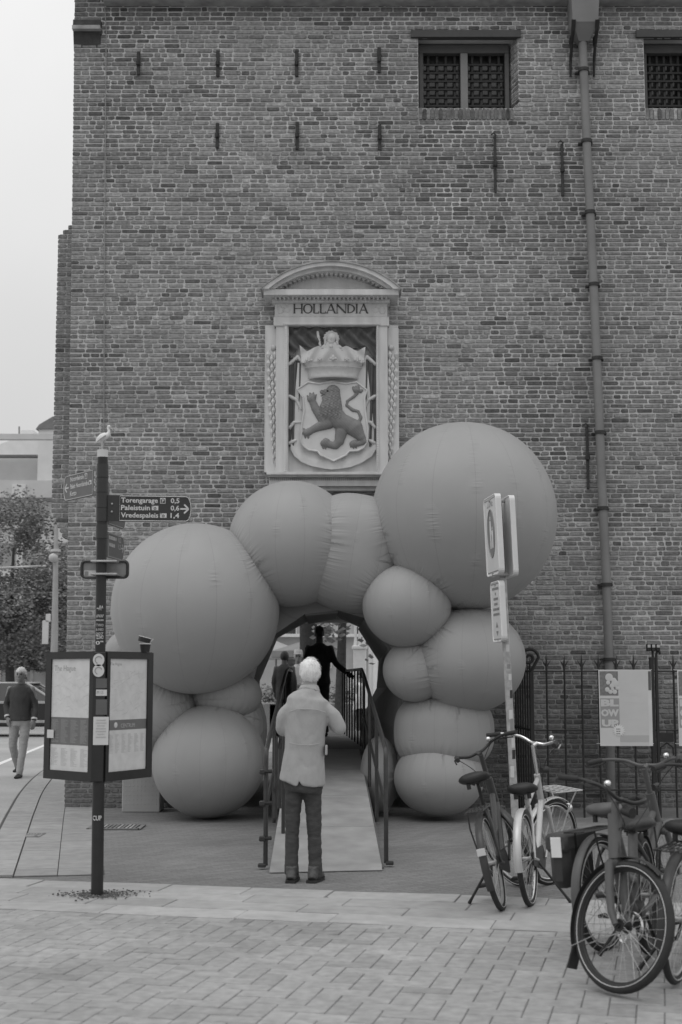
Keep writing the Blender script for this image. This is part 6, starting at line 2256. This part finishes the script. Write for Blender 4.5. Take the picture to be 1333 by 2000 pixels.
        for s in (-1, 1):
            B(X).tube([V(c) + V((0, s * .055, 0)), V(c) + V((math.cos(a) * (wr + .015), s * .03, math.sin(a) * (wr + .015)))], .0025, 5).build('stay', m_steel, o, False, True)
        return o
    mg_ = fend((0, 0, wr), None, R(20), R(205) * guard_full)
    if rear_plate:
        MB().box((-wr - .03, 0, wr + .12), (.006, .06, .05), bevel=.002).build('reflector', m_offw, mg_, False, True)
    fg = fend((WB, 0, wr), SM, R(60), R(212))
    fl_ = B(SM); p0 = V((WB + math.cos(R(212)) * (wr + .02), 0, wr + math.sin(R(212)) * (wr + .02)))
    fl_.box(p0 + V((.02, 0, -.05)), (.012, .075, .12), bevel=.004); fl_.build('mudflap', m_rubber, fg, False, True)
    # handlebar
    stp = ht + ax * (.17 + hb_rise)
    h = B(SM)
    h.tube([ht, stp], .014 * k, 10)
    h.tube([stp, stp + V((.05, 0, .02))], .016, 10)
    h.build('stem', bar if bar is m_chrome else fm, t, True, True)
    c0 = stp + V((.05, 0, .02))
    hbm = B(SM)
    pts = [c0 + V((-sweep, -hw, .03)), c0 + V((-sweep * .55, -hw * .85, .045)), c0 + V((.0, -.17, .035)), c0 + V((.02, -.07, .0)), c0, c0 + V((.02, .07, .0)), c0 + V((.0, .17, .035)), c0 + V((-sweep * .55, hw * .85, .045)), c0 + V((-sweep, hw, .03))]
    hbm.tube(smooth_curve(pts, 4), .0115, 10)
    hbo = hbm.build('handlebar', bar, t, True, True)
    for s in (0, -1):
        e0, e1 = pts[s], pts[1 if s == 0 else -2]
        gr = B(SM); gr.tube([e0 + (e0 - e1).normalized() * .02, lerp(e0, e1, .9)], .0175, 12); gr.build('grip', m_rubber, hbo, True, True)
        lv = B(SM); lv.tube([lerp(e0, e1, 1.15) + V((.01, 0, -.01)), lerp(e0, e1, .9) + V((.055, 0, -.02)), e0 + V((.05, 0, -.03))], .006, 6); lv.build('brake_lever', m_steel if bar is m_chrome else m_black, hbo, True, True)
        cb_ = B(SM); q0 = lerp(e0, e1, 1.2); sg = -1 if s == 0 else 1
        cb_.tube(smooth_curve([q0 + V((.02, 0, -.01)), q0 + V((.12, -sg * .05, -.02)), c0 + V((.09, sg * .04, -.12)), ht + V((.06, sg * .01, -.08)), hb_ + V((.05, sg * .02, 0))], 5), .003, 5); cb_.build('brake_cable', m_black, hbo, True, True)
    bl = B(SM); bl.ball(pts[2] + V((0, .03, .025)), .02, 10, 8); bl.build('bell', m_chrome, hbo, True, True)
    if headlamp:
        hl = B(SM); hl.tube([ht + V((.05, 0, .03)), ht + V((.12, 0, .03))], [.022, .03], 12); hl.build('headlamp', m_black, t, True, True)
    # seat
    sp_ = MB().tube([st_ - V((0, 0, 0)), V((.235, 0, saddle_z - .06))], .0135, 10).build('seat_post', m_steel if bar is m_chrome else m_black, t, True, True)
    sd_ = MB()
    prof = [(-.13, .105, .035), (-.09, .12, .045), (-.02, .1, .042), (.05, .055, .036), (.12, .03, .03), (.15, .018, .018)]
    ell_loft(sd_, [(V((.21 + x, 0, saddle_z - .028 + (.012 if i == 0 else 0))), w_, hh, V((0, 1, 0))) for i, (x, w_, hh) in enumerate(prof)], 18)
    sdo = sd_.build('saddle', sad, t, 'all', True)
    rl = MB()
    for s in (-1, 1):
        rl.tube([(.12, s * .04, saddle_z - .06), (.22, s * .025, saddle_z - .085), (.32, s * .02, saddle_z - .055)], .0045, 6)
        rl.tube([(.1, s * .05, saddle_z - .1), (.1, s * .05, saddle_z - .06)], .016, 8)
    rl.build('saddle_spring', m_black, sdo, True, True)
    # drive train
    ck_ = MB().ring(bb + V((0, -.05, 0)), (0, 1, 0), .075, .006, 28, 6)
    for a in range(4):
        ck_.tube([bb + V((0, -.05, 0)), bb + V((math.cos(a * 1.57) * .075, -.05, math.sin(a * 1.57) * .075))], .006, 5)
    cko = ck_.build('chainring', m_black, t, True, True)
    if chain:
        MB().prism([V((-.03, -.058, wr + .045)), V((.44, -.058, .385)), V((.53, -.058, .29)), V((.44, -.058, .2)), V((-.03, -.058, wr - .045))], (0, .014, 0)).build('chain_guard', m_black, t, False, True)
    for s in (-1, 1):
        a = .9 if s < 0 else .9 + math.pi
        e_ = bb + V((math.cos(a) * .165, s * .085, math.sin(a) * .165))
        cn = MB().tube([bb + V((0, s * .07, 0)), e_], .0105, 8).build('crank', m_steel if bar is m_chrome else m_black, t, True, True)
        MB().box(e_ + V((0, s * .055, 0)), (.09, .09, .022), bevel=.005).build('pedal', m_rubber, cn, False, True)
    if motor:
        MB().cyl(bb + V((0, -.055, .01)), bb + V((0, .055, .01)), .075, seg=20).build('motor', m_black, fo, True, True)
    if kick:
        kb_ = V((.18, kick * .05, .3)); kf = V((.2, kick * .26, .0 + math.sin(lean) * -kick * 0))
        kf.z = -math.tan(lean) * kf.y * 1.0 + .012
        MB().tube([kb_, lerp(kb_, kf, .85), kf], [.009, .01, .014], 8).build('kickstand', m_black, t, True, True)
    def carrier(z, x0, x1, X, mat, w_=.065, drop=None, name='rack'):
        r_ = B(X)
        r_.tube([V((x1, -w_, z)), V((x0, -w_, z)), V((x0, w_, z)), V((x1, w_, z)), V((x1, -w_, z))], .006, 6)
        for i in range(1, 5):
            yy = -w_ + 2 * w_ * i / 5
            r_.tube([V((x0, yy, z)), V((x1, yy, z))], .0045, 5)
        for i in range(1, 3):
            xx = x0 + (x1 - x0) * i / 3
            r_.tube([V((xx, -w_, z)), V((xx, w_, z))], .0045, 5)
        for s in (-1, 1):
            r_.tube([V((lerp(x0, x1, .3) if drop is None else drop[0], s * w_, z)), V((lerp(x0, x1, .35) if drop is None else drop[0], s * .075, z - .12)), V((0 if drop is None else drop[1], s * .068, wr))], .006, 6)
        return r_.build(name, mat, t, True, True)
    if rack:
        carrier(.73, -.3, .16, None, fm if rack is True else rack)
    if front_rack:
        carrier(.76, WB - .16, WB + .2, SM, front_rack, .13, (WB + .12, WB), 'front_carrier')
        lm_ = B(SM); lm_.ball(V((WB + .2, 0, .6)), (.03, .04, .04), 12, 8); lm_.build('carrier_lamp', m_chrome, t, True, True)
    if bag:
        for s in (1,):
            g_ = MB().box((-.06, s * .15, .54), (.38, .14, .29), bevel=.045)
            g_.X = None
            go = g_.build('pannier', M('black pannier cloth', .04, .8, .12, 9, .1, 40), t, True, True)
            MB().box((-.06, s * .153, .665), (.395, .155, .11), bevel=.02).build('flap', M('pannier flap', .055, .75, .12, 9, .1, 40), go, True, True)
            MB().box((-.258, s * .15, .64), (.006, .07, .12), bevel=.002).build('reflector', m_white, go, False, True)
    return t
rA = G(983, 1779); rB = G(1038, 1771); rE = G(1150, 1866)
m_fdark = M('dark bicycle paint', .045, .35, .12, 9)
m_fgrey = M('matt grey bicycle paint', .09, .45, .08, 9)
m_fpale = M('silver bicycle paint', .5, .35, .08, 9, metal=.3)
m_brown = M('brown leather', .1, .5, .2, 20)
bicycle('dark bicycle leaning left on its stand, rear wheel towards the camera', rA, R(90 - 13), R(-13), R(36), m_fdark, rack=m_fdark, kick=1, saddle_z=.97, rear_plate=True, sad=m_black, thick=1.35, hb_rise=.03, hw=.27)
bicycle('silver bicycle with chrome handlebar, pale rear mudguard and front carrier', rB, R(90 - 17), R(-5), R(-30), m_fpale, fender=m_fpale, bar=m_chrome, front_rack=m_fpale, rim=m_chrome, kick=-1, saddle_z=.86, step=False, guard_full=.92, hb_rise=.07)
rD = V((1.83, 8.46, .02))
fD = V((1.455, 7.45, 0))
hd = math.atan2(fD.y - rD.y, fD.x - rD.x)
bicycle('matt grey electric bicycle in front with a disc brake, facing the camera', rD, hd, R(3), R(58), m_fgrey, fender=m_black, disc=True, kick=-1, thick=1.5, saddle_z=.8, rack=m_black, motor=True, hb_rise=-.1, rim=m_black, tw=.026, hw=.28)
bicycle('bicycle with black panniers half hidden behind the front one', rE + V((.13, .12, 0)), R(90 - 36), R(-4), R(-2), m_fgrey, rack=m_black, bag=True, saddle_z=.86, sad=m_brown, thick=1.3, kick=-1, bar=m_fgrey)
rF = V((1.80, 7.66, .02))
bicycle('bicycle cut off by the right edge of the photo, rear rack showing', rF, R(90 - 27), R(3), R(10), m_fdark, rack=m_black, saddle_z=.84, kick=1, thick=1.2)
# ------------------------------------------------------------------ trees and far street
m_bark = M('tree bark', .06, .9, .3, 12, .5, 30)
m_leaf = M('tree leaf', .19, .6, .15, 3, tone=True)
def tree(label, base, H, spread, crown_z, n, seed, leaf=.22, trunk_r=.2, group='street trees', dark=1.0):
    r5 = random.Random(seed)
    t = thing('tree', label, 'tree', base, group=group)
    tr = MB()
    B0_ = V((0, 0, 0))
    tops = []
    tr.tube([(0, 0, -.05), (.05, 0, crown_z * .5), (r5.uniform(-.1, .1), 0, crown_z), (r5.uniform(-.3, .3), 0, H * .8)], [trunk_r * 1.2, trunk_r, trunk_r * .8, .04], 10)
    nb = 11
    for k in range(nb):
        a = 2 * math.pi * k / nb + r5.uniform(-.3, .3)
        z0 = crown_z * .8 + (H * .7 - crown_z * .8) * r5.random()
        L = spread * r5.uniform(.5, .95) * (1.05 - .5 * (z0 / H))
        e = V((math.cos(a) * L, math.sin(a) * L, z0 + L * r5.uniform(.15, .7)))
        m_ = V((math.cos(a) * L * .5, math.sin(a) * L * .5, z0 + L * .3))
        tr.tube([(0, 0, z0), m_, e], [trunk_r * .4, trunk_r * .22, .02], 6)
        tops += [m_, e, lerp(m_, e, .5)]
    tr.build('trunk', m_bark, t, True, True)
    clumps = []
    for k in range(34):
        a = r5.uniform(0, 6.283); rr = spread * math.sqrt(r5.random()) * .9
        hh = r5.random()
        z_ = crown_z * .8 + (H - crown_z * .8) * hh
        rr *= (1 - (2 * hh - .9) ** 2 * .55)
        clumps.append((V((math.cos(a) * rr, math.sin(a) * rr, z_)), r5.uniform(.5, 1.1) * spread * .27))
    clumps += [(p, spread * .22) for p in tops]
    lf = MB()
    for k in range(n):
        c, r_ = clumps[r5.randrange(len(clumps))]
        d = V((r5.gauss(0, 1), r5.gauss(0, 1), r5.gauss(0, .8)))
        p = c + d.normalized() * (r_ * r5.random() ** .4)
        n_ = V((r5.gauss(0, 1), r5.gauss(0, 1), r5.gauss(.6, .8))).normalized()
        s, q_, _ = axes_of(n_)
        a = leaf * r5.uniform(.5, 1.1)
        lf.add([p - s * a * .5, p - q_ * a * .28, p + s * a * .5, p + q_ * a * .28 - n_ * a * .1], [(0, 1, 2, 3)], dark * r5.uniform(.65, 1.5))
    lf.build('crown', m_leaf, t, False, True)
    return t
YT = 48.0
b0 = P(18, 1322, YT); b0.z = 0
tree('broad leafy tree in front of the white building at the left edge', b0, 7.6, 3.2, 2.6, 26000, 11, .15, .16)
b0 = P(112, 1322, 52); b0.z = 0
tree('leafy tree behind the lamp mast beside the tower', b0, 6.4, 2.4, 1.6, 15000, 12, .15, .14)
b0 = P(-95, 1322, 54); b0.z = 0
tree('leafy tree left of the broad one, mostly out of the photo', b0, 7.5, 3.2, 2.4, 8000, 14, .22, .16)
b0 = P(662, 1322, 34.0); b0.z = 0
tree('slim street tree behind the passage, the slimmer of the two', b0, 8.5, 2.6, 3.0, 4200, 15, .22, .13)
b0 = P(603, 1322, 36.0); b0.z = 0
tree('stout street tree behind the passage, the thicker of the two', b0, 9.0, 3.0, 3.4, 4200, 16, .22, .28)
# pale modern building on the left
YB = 70.0
m_pl = M('white render', .66, .6, .06, 2)
m_pl2 = M('pale grey cladding', .55, .5, .06, 2)
m_win = M('pale window glass', .33, .15, .1, 2)
bl = thing('building', 'large white modern building with stacked terraces behind the trees', 'building', (P(0, 1322, YB).x - 6, YB, 0))
def bpx(x0, y0, x1, y1, Y, t, mat, name, par=None):
    return MB().pxrect(x0, y0, x1, y1, Y, t).build(name, mat, par or bl)
bpx(-320, 975, 470, 1318, YB, 8, m_pl, 'wall')
bpx(-320, 938, 102, 972, YB - .6, 8, m_pl2, 'parapet')
bpx(-320, 890, 78, 938, YB + 1.2, 6, m_pl2, 'terrace_wall')
bpx(76, 830, 118, 940, YB - .3, 5, m_pl, 'stair_tower')
bpx(-320, 975, 101, 979, YB - .8, .3, M('painted shadow line', .16, .7), 'shade_strip')  # dark strips paint the shadow lines between the tiers
bpx(-320, 888, 78, 892, YB + .4, .5, M('painted shadow line', .16, .7), 'shade_strip')
MB().px([(-60, 889), (32, 856), (78, 856), (78, 889)], YB + 3, 4).build('glass_roof', m_pl, bl)
bpx(42, 840, 66, 848, YB + 4, 2, m_white, 'roof_unit')
MB().px([(70, 838), (77, 829), (104, 813), (135, 831), (135, 836)], YB - .4, 1.4).build('roof', M('grey roof', .2, .7), bl)
MB().tube([P(38, 848, YB + 4), P(38, 833, YB + 4)], .05, 6).build('roof_mast', m_ink, bl)
bpx(-320, 1010, 105, 1032, YB - .25, .3, m_pl2, 'fascia')
for k in range(13):
    x0 = -290 + k * 56
    bpx(x0, 1060, x0 + 40, 1110, YB - .05, .1, m_win, 'window')
    bpx(x0, 1150, x0 + 40, 1200, YB - .05, .1, m_win, 'window')
bpx(24, 946, 50, 974, YB - .68, .1, m_pl, 'parapet_panel')
# cafe row under the trees
YC = 58.0
cafe = thing('cafe_front', 'low grey cafe front with faint sign letters under the trees', 'building', (P(40, 1322, YC).x, YC, 0))
MB().pxrect(-200, 1216, 360, 1330, YC, 4).build('wall', M('cafe wall', .3, .7, .1, 2), cafe)
MB().pxrect(-200, 1216, 360, 1240, YC - .3, .3).build('fascia', M('cafe fascia', .26, .6, .1, 2), cafe)
for x0, x1 in ((-120, -70), (-40, 10), (68, 90), (100, 130)):
    MB().pxrect(x0, 1245, x1, 1320, YC - .1, .12).build('window', M('cafe glass', .06, .2), cafe)
tx = MB(); add_text(tx, '#####', P(30, 1232, YC - .32), U, Wv, .32, 1.1)
tx.build('sign_lettering', m_offw, cafe)
def parasol(px, py, Y, w, h, mat, label, z0=0.0):
    c = P(px, py, Y)
    t = thing('parasol', label, 'parasol', (c.x, Y, z0))
    vs_ = [(0, 0, c.z - z0)]
    for k in range(8):
        a = math.pi * (k + .5) / 4
        vs_.append((math.cos(a) * w, math.sin(a) * w, c.z - h - z0))
    for k in range(8):
        a = math.pi * (k + .5) / 4
        vs_.append((math.cos(a) * w, math.sin(a) * w, c.z - h - .2 - z0))
    MB().add(vs_, [(0, 1 + k, 1 + (k + 1) % 8) for k in range(8)] + [(1 + k, 1 + (k + 1) % 8, 9 + (k + 1) % 8, 9 + k) for k in range(8)]).build('canopy', mat, t, False, True)
    MB().cyl((0, 0, 0), (0, 0, c.z - .05 - z0), .03, seg=8).build('pole', m_ink, t, True, True)
    MB().cyl((0, 0, 0), (0, 0, .08), .3, seg=16).build('base', m_stone2, t, True, True)
parasol(74, 1256, 52, 1.0, .45, M('dark parasol cloth', .09, .8, .1, 3), 'dark cafe parasol left of the tower')
parasol(540, 1252, 46, 1.1, .4, M('pale parasol cloth', .33, .8, .1, 3), 'pale parasol seen through the left of the passage')
parasol(600, 1250, 44, 1.2, .35, M('mid grey parasol cloth', .22, .8, .1, 3), 'grey parasol seen through the passage behind the visitors')
# low planter hedge wall and lamp with flower ball
pw_ = thing('planter_wall', 'low pale planter wall behind the parked car', 'wall', (P(40, 1325, 50).x, 50, 0))
MB().pxrect(-160, 1312, 118, 1368, 50, .4).build('panel', m_pl2, pw_)
for k in range(9):
    MB().pxrect(-158 + k * 31, 1309, -154 + k * 31, 1368, 49.95, .5).build('pier', m_pl, pw_)
lp = P(47, 1330, 49); lp.z = 0
sl = thing('traffic_light', 'dark round signal head on a thin post behind the walking man', 'signal', lp)
hz = P(47, 1275, 49).z
MB().cyl((0, 0, 0), (0, 0, hz), .04, seg=8).build('post', m_ink, sl, True, True)
MB().ball((0, 0, hz), (.14, .12, .2), 14, 10).build('signal_head', m_black, sl, True, True)
MB().ball((-.02, -.1, hz), (.07, .04, .07), 12, 8).build('lens', m_ink2, sl, True, True)
# pale catenary mast with globe
mz = P(105, 1322, 44); mz.z = 0
mt = thing('lamp_mast', 'tall pale mast with a globe lamp beside the tower edge', 'mast', mz)
zt5 = P(103, 1025, 44).z
MB().tube([(0, 0, 0), (0, 0, zt5 * .5), (-.03, 0, zt5)], [.13, .11, .06], 14).build('shaft', M('grey mast paint', .36, .5, .1, 3), mt, True, True)
zg = P(100, 1090, 44).z
MB().ball((-.08, -.1, zg), .15, 16, 10).build('globe', M('globe glass', .45, .3), mt, True, True)
MB().cyl((-.03, 0, zg + .2), (-.03, 0, zg + .28), .16, seg=14).build('collar', m_pl2, mt, True, True)
MB().box((-.28, -.05, P(93, 1235, 44).z), (.2, .05, .75), bevel=.01).build('sign_box', m_offw, mt, False, True)
MB().box((-.2, -.05, P(93, 1207, 44).z), (.16, .05, .25), bevel=.01).build('sign_box', m_offw, mt, False, True)
# tram wires
def wire(x0, y0, x1, y1, Y, r_, label):
    a, b = P(x0, y0, Y), P(x1, y1, Y)
    tag(MB().tube([a, lerp(a, b, .5) - V((0, 0, .02)), b], r_, 6).build('tram_wire', M('pale wire', .6, .5), None), label, 'wire', 'tram wires')
wire(-200, 1115, 90, 1105, 46, .035, 'upper pale tram wire crossing in front of the trees')
wire(-200, 1165, 105, 1157, 47, .02, 'lower thin tram wire crossing in front of the trees')
bm = tag(MB().pxrect(-320, 847, 108, 858, 62, .3).build('overhead_beam', m_pl2), 'long pale overhead beam crossing the sky before the white building', 'beam')
# parked car
cg = G(40, 1440)
car = thing('car', 'dark parked car half hidden behind the walking man', 'car', (P(30, 1400, cg.y).x, cg.y + .9, 0))
m_car = M('dark car paint', .03, .2, .05, 4)
m_cgl = M('car glass', .04, .05, .05, 3, spec=.8)
def carside(prof, y):
    return [V((x, y, z)) for x, z in prof]
low_ = [(-2.3, .35), (-2.35, .6), (-2.25, .9), (-1.6, .98), (1.0, .98), (1.95, .86), (2.2, .7), (2.22, .4), (2.1, .28), (-2.2, .28)]
c_ = MB().prism(carside(low_, -.86), (0, 1.72, 0))
bd = c_.build('body', m_car, car, False, True)
me = evaluated(bd.data, [('BEVEL', {'width': .06, 'segments': 3})]); bd.data = me
gh = MB()
vs_ = [(-2.1, -.84, .97), (1.05, -.84, .97), (.25, -.66, 1.44), (-1.6, -.66, 1.44), (-2.1, .84, .97), (1.05, .84, .97), (.25, .66, 1.44), (-1.6, .66, 1.44)]
gh.add(vs_, [(0, 1, 2, 3), (4, 5, 6, 7), (1, 5, 6, 2), (0, 4, 7, 3), (3, 2, 6, 7)])
gh.build('window_band', m_cgl, bd, False, True)
rf_ = MB().box((-.66, 0, 1.46), (2.0, 1.34, .06), bevel=.025).build('roof', M('sky sheen and car trim', .4, .25, .05, 4), bd, True, True)  # sky reflection on the dark car's roof put in as pale colour
pl_ = MB()
for y_ in (-1, 1):
    pl_.tube([(1.08, y_ * .85, .96), (.26, y_ * .67, 1.45)], .035, 6)
    pl_.tube([(-.5, y_ * .86, .96), (-.55, y_ * .68, 1.45)], .03, 6)
    pl_.tube([(-2.1, y_ * .85, .96), (-1.62, y_ * .67, 1.45)], .04, 6)
pl_.build('pillar', M('sky sheen and car trim', .4), bd, True, True)
MB().box((-.6, -.865, .94), (3.2, .02, .07), bevel=.005).build('trim_strip', M('sky sheen and car trim', .4), bd, False, True)
MB().box((-.1, -.865, .42), (2.4, .02, .07), bevel=.005).build('sill_strip', m_steel, bd, False, True)
MB().ball((.95, -.98, 1.02), (.1, .12, .08), 12, 8).build('mirror', m_car, bd, True, True)
MB().box((2.0, -.7, .68), (.3, .3, .1), bevel=.03).build('headlight', m_offw, bd, True, True)
for x in (-1.4, 1.4):
    for y_ in (-1, 1):
        w_ = MB().ring((x, y_ * .76, .32), (0, 1, 0), .22, .1, 28, 10).build('wheel', m_rubber, car, 'all', True)
        MB().cyl((x, y_ * .70, .32), (x, y_ * .845, .32), .19, seg=20).build('rim', m_steel, w_, True, True)
# ------------------------------------------------------------------ beyond the passage
YH = 56.0
th = thing('townhouse', 'pale town house front seen through the passage', 'building', (0, YH, 0))
MB().pxrect(380, 700, 960, 1420, YH, 6).build('wall', M('pale brick front', .42, .8, .1, 2, .2, 20), th)
for i in range(7):
    for j_ in range(5):
        x0 = 420 + i * 68
        y0 = 1015 + j_ * 62
        w_ = MB().pxrect(x0, y0, x0 + 24, y0 + 42, YH - .12, .14).build('window', m_white, th)
        MB().pxrect(x0 + 2, y0 + 2, x0 + 22, y0 + 20, YH - .14, .03).build('pane', m_glass, w_)
        MB().pxrect(x0 + 2, y0 + 23, x0 + 22, y0 + 40, YH - .14, .03).build('pane', m_glass, w_)
MB().pxrect(380, 1238, 960, 1244, YH - .3, .3).build('string_course', m_white, th)
MB().add([P(380, 700, YH), P(960, 700, YH), P(960, 700, YH) + V((-2, 3, 4)), P(380, 700, YH) + V((2, 3, 4))], [(0, 1, 2, 3)]).build('roof', M('roof slate', .1), th)
YM = 40.0
mp_ = P(703, 1330, YM); mp_.z = 0
mon = thing('stone_pillar', 'white stone pillar with gothic pinnacle shafts beyond the railing', 'pillar', mp_)
w0 = depth(mp_) / F_PX
zped0, zped1 = P(703, 1268, YM).z, P(703, 1205, YM).z
MB().box((0, 0, zped0 / 2), (25 * w0, 25 * w0, zped0), bevel=.02).build('pedestal', m_white, mon, False, True)
MB().box((0, 0, zped0 + .05), (31 * w0, 31 * w0, .1), bevel=.02).build('cap', m_white, mon, False, True)
for sx in (-1, 0, 1):
    for sy in (-1, 1):
        mb = MB().tube([(sx * 8 * w0, sy * 8 * w0, zped0 + .1), (sx * 8 * w0, sy * 8 * w0, zped0 + 3.4)], 2.6 * w0, 10)
        mb.tube([(sx * 8 * w0, sy * 8 * w0, zped0 + .1), (sx * 8 * w0, sy * 8 * w0, zped0 + .35)], [4.5 * w0, 2.2 * w0], 8)
        mb.build('shaft', m_white, mon, True, True)
bx = P(728, 1330, 47); bx.z = 0
pil = thing('house_corner', 'white pilastered house corner at the right of the passage view', 'building', bx)
MB().box((1.2, 1, 4.5), (2.6, 2, 9), bevel=.03).build('wall', m_pl, pil, False, True)
for k in range(3):
    MB().box((.1 + k * .5, -.06, 4.4), (.16, .14, 8.6), bevel=.02).build('pilaster', m_white, pil, False, True)
# terrace planting seen low through the passage
r6 = random.Random(8)
for k, (px, label) in enumerate(((528, 'leafy planter at the left of the passage view'), (552, 'low planter beside the pale scarf'), (668, 'flowering planter behind the railing'))):
    c = P(px, 1330, 38); c.z = 0
    t = thing('planter', label, 'planter', c, group='terrace planters')
    MB().box((0, 0, .45), (.7, .4, .9), bevel=.02).build('tub', m_ink, t, False, True)
    lf = MB()
    for q_ in range(500):
        p = V((r6.gauss(0, .25), r6.gauss(0, .15), .95 + abs(r6.gauss(0, .22))))
        n_ = V((r6.gauss(0, 1), r6.gauss(0, 1), r6.gauss(.4, .8))).normalized()
        s, q2, _ = axes_of(n_)
        a = r6.uniform(.05, .12)
        lf.add([p - s * a * .5, p - q2 * a * .3, p + s * a * .5, p + q2 * a * .3], [(0, 1, 2, 3)], r6.uniform(.7, 2.2))
    lf.build('foliage', m_leaf, t, False, True)
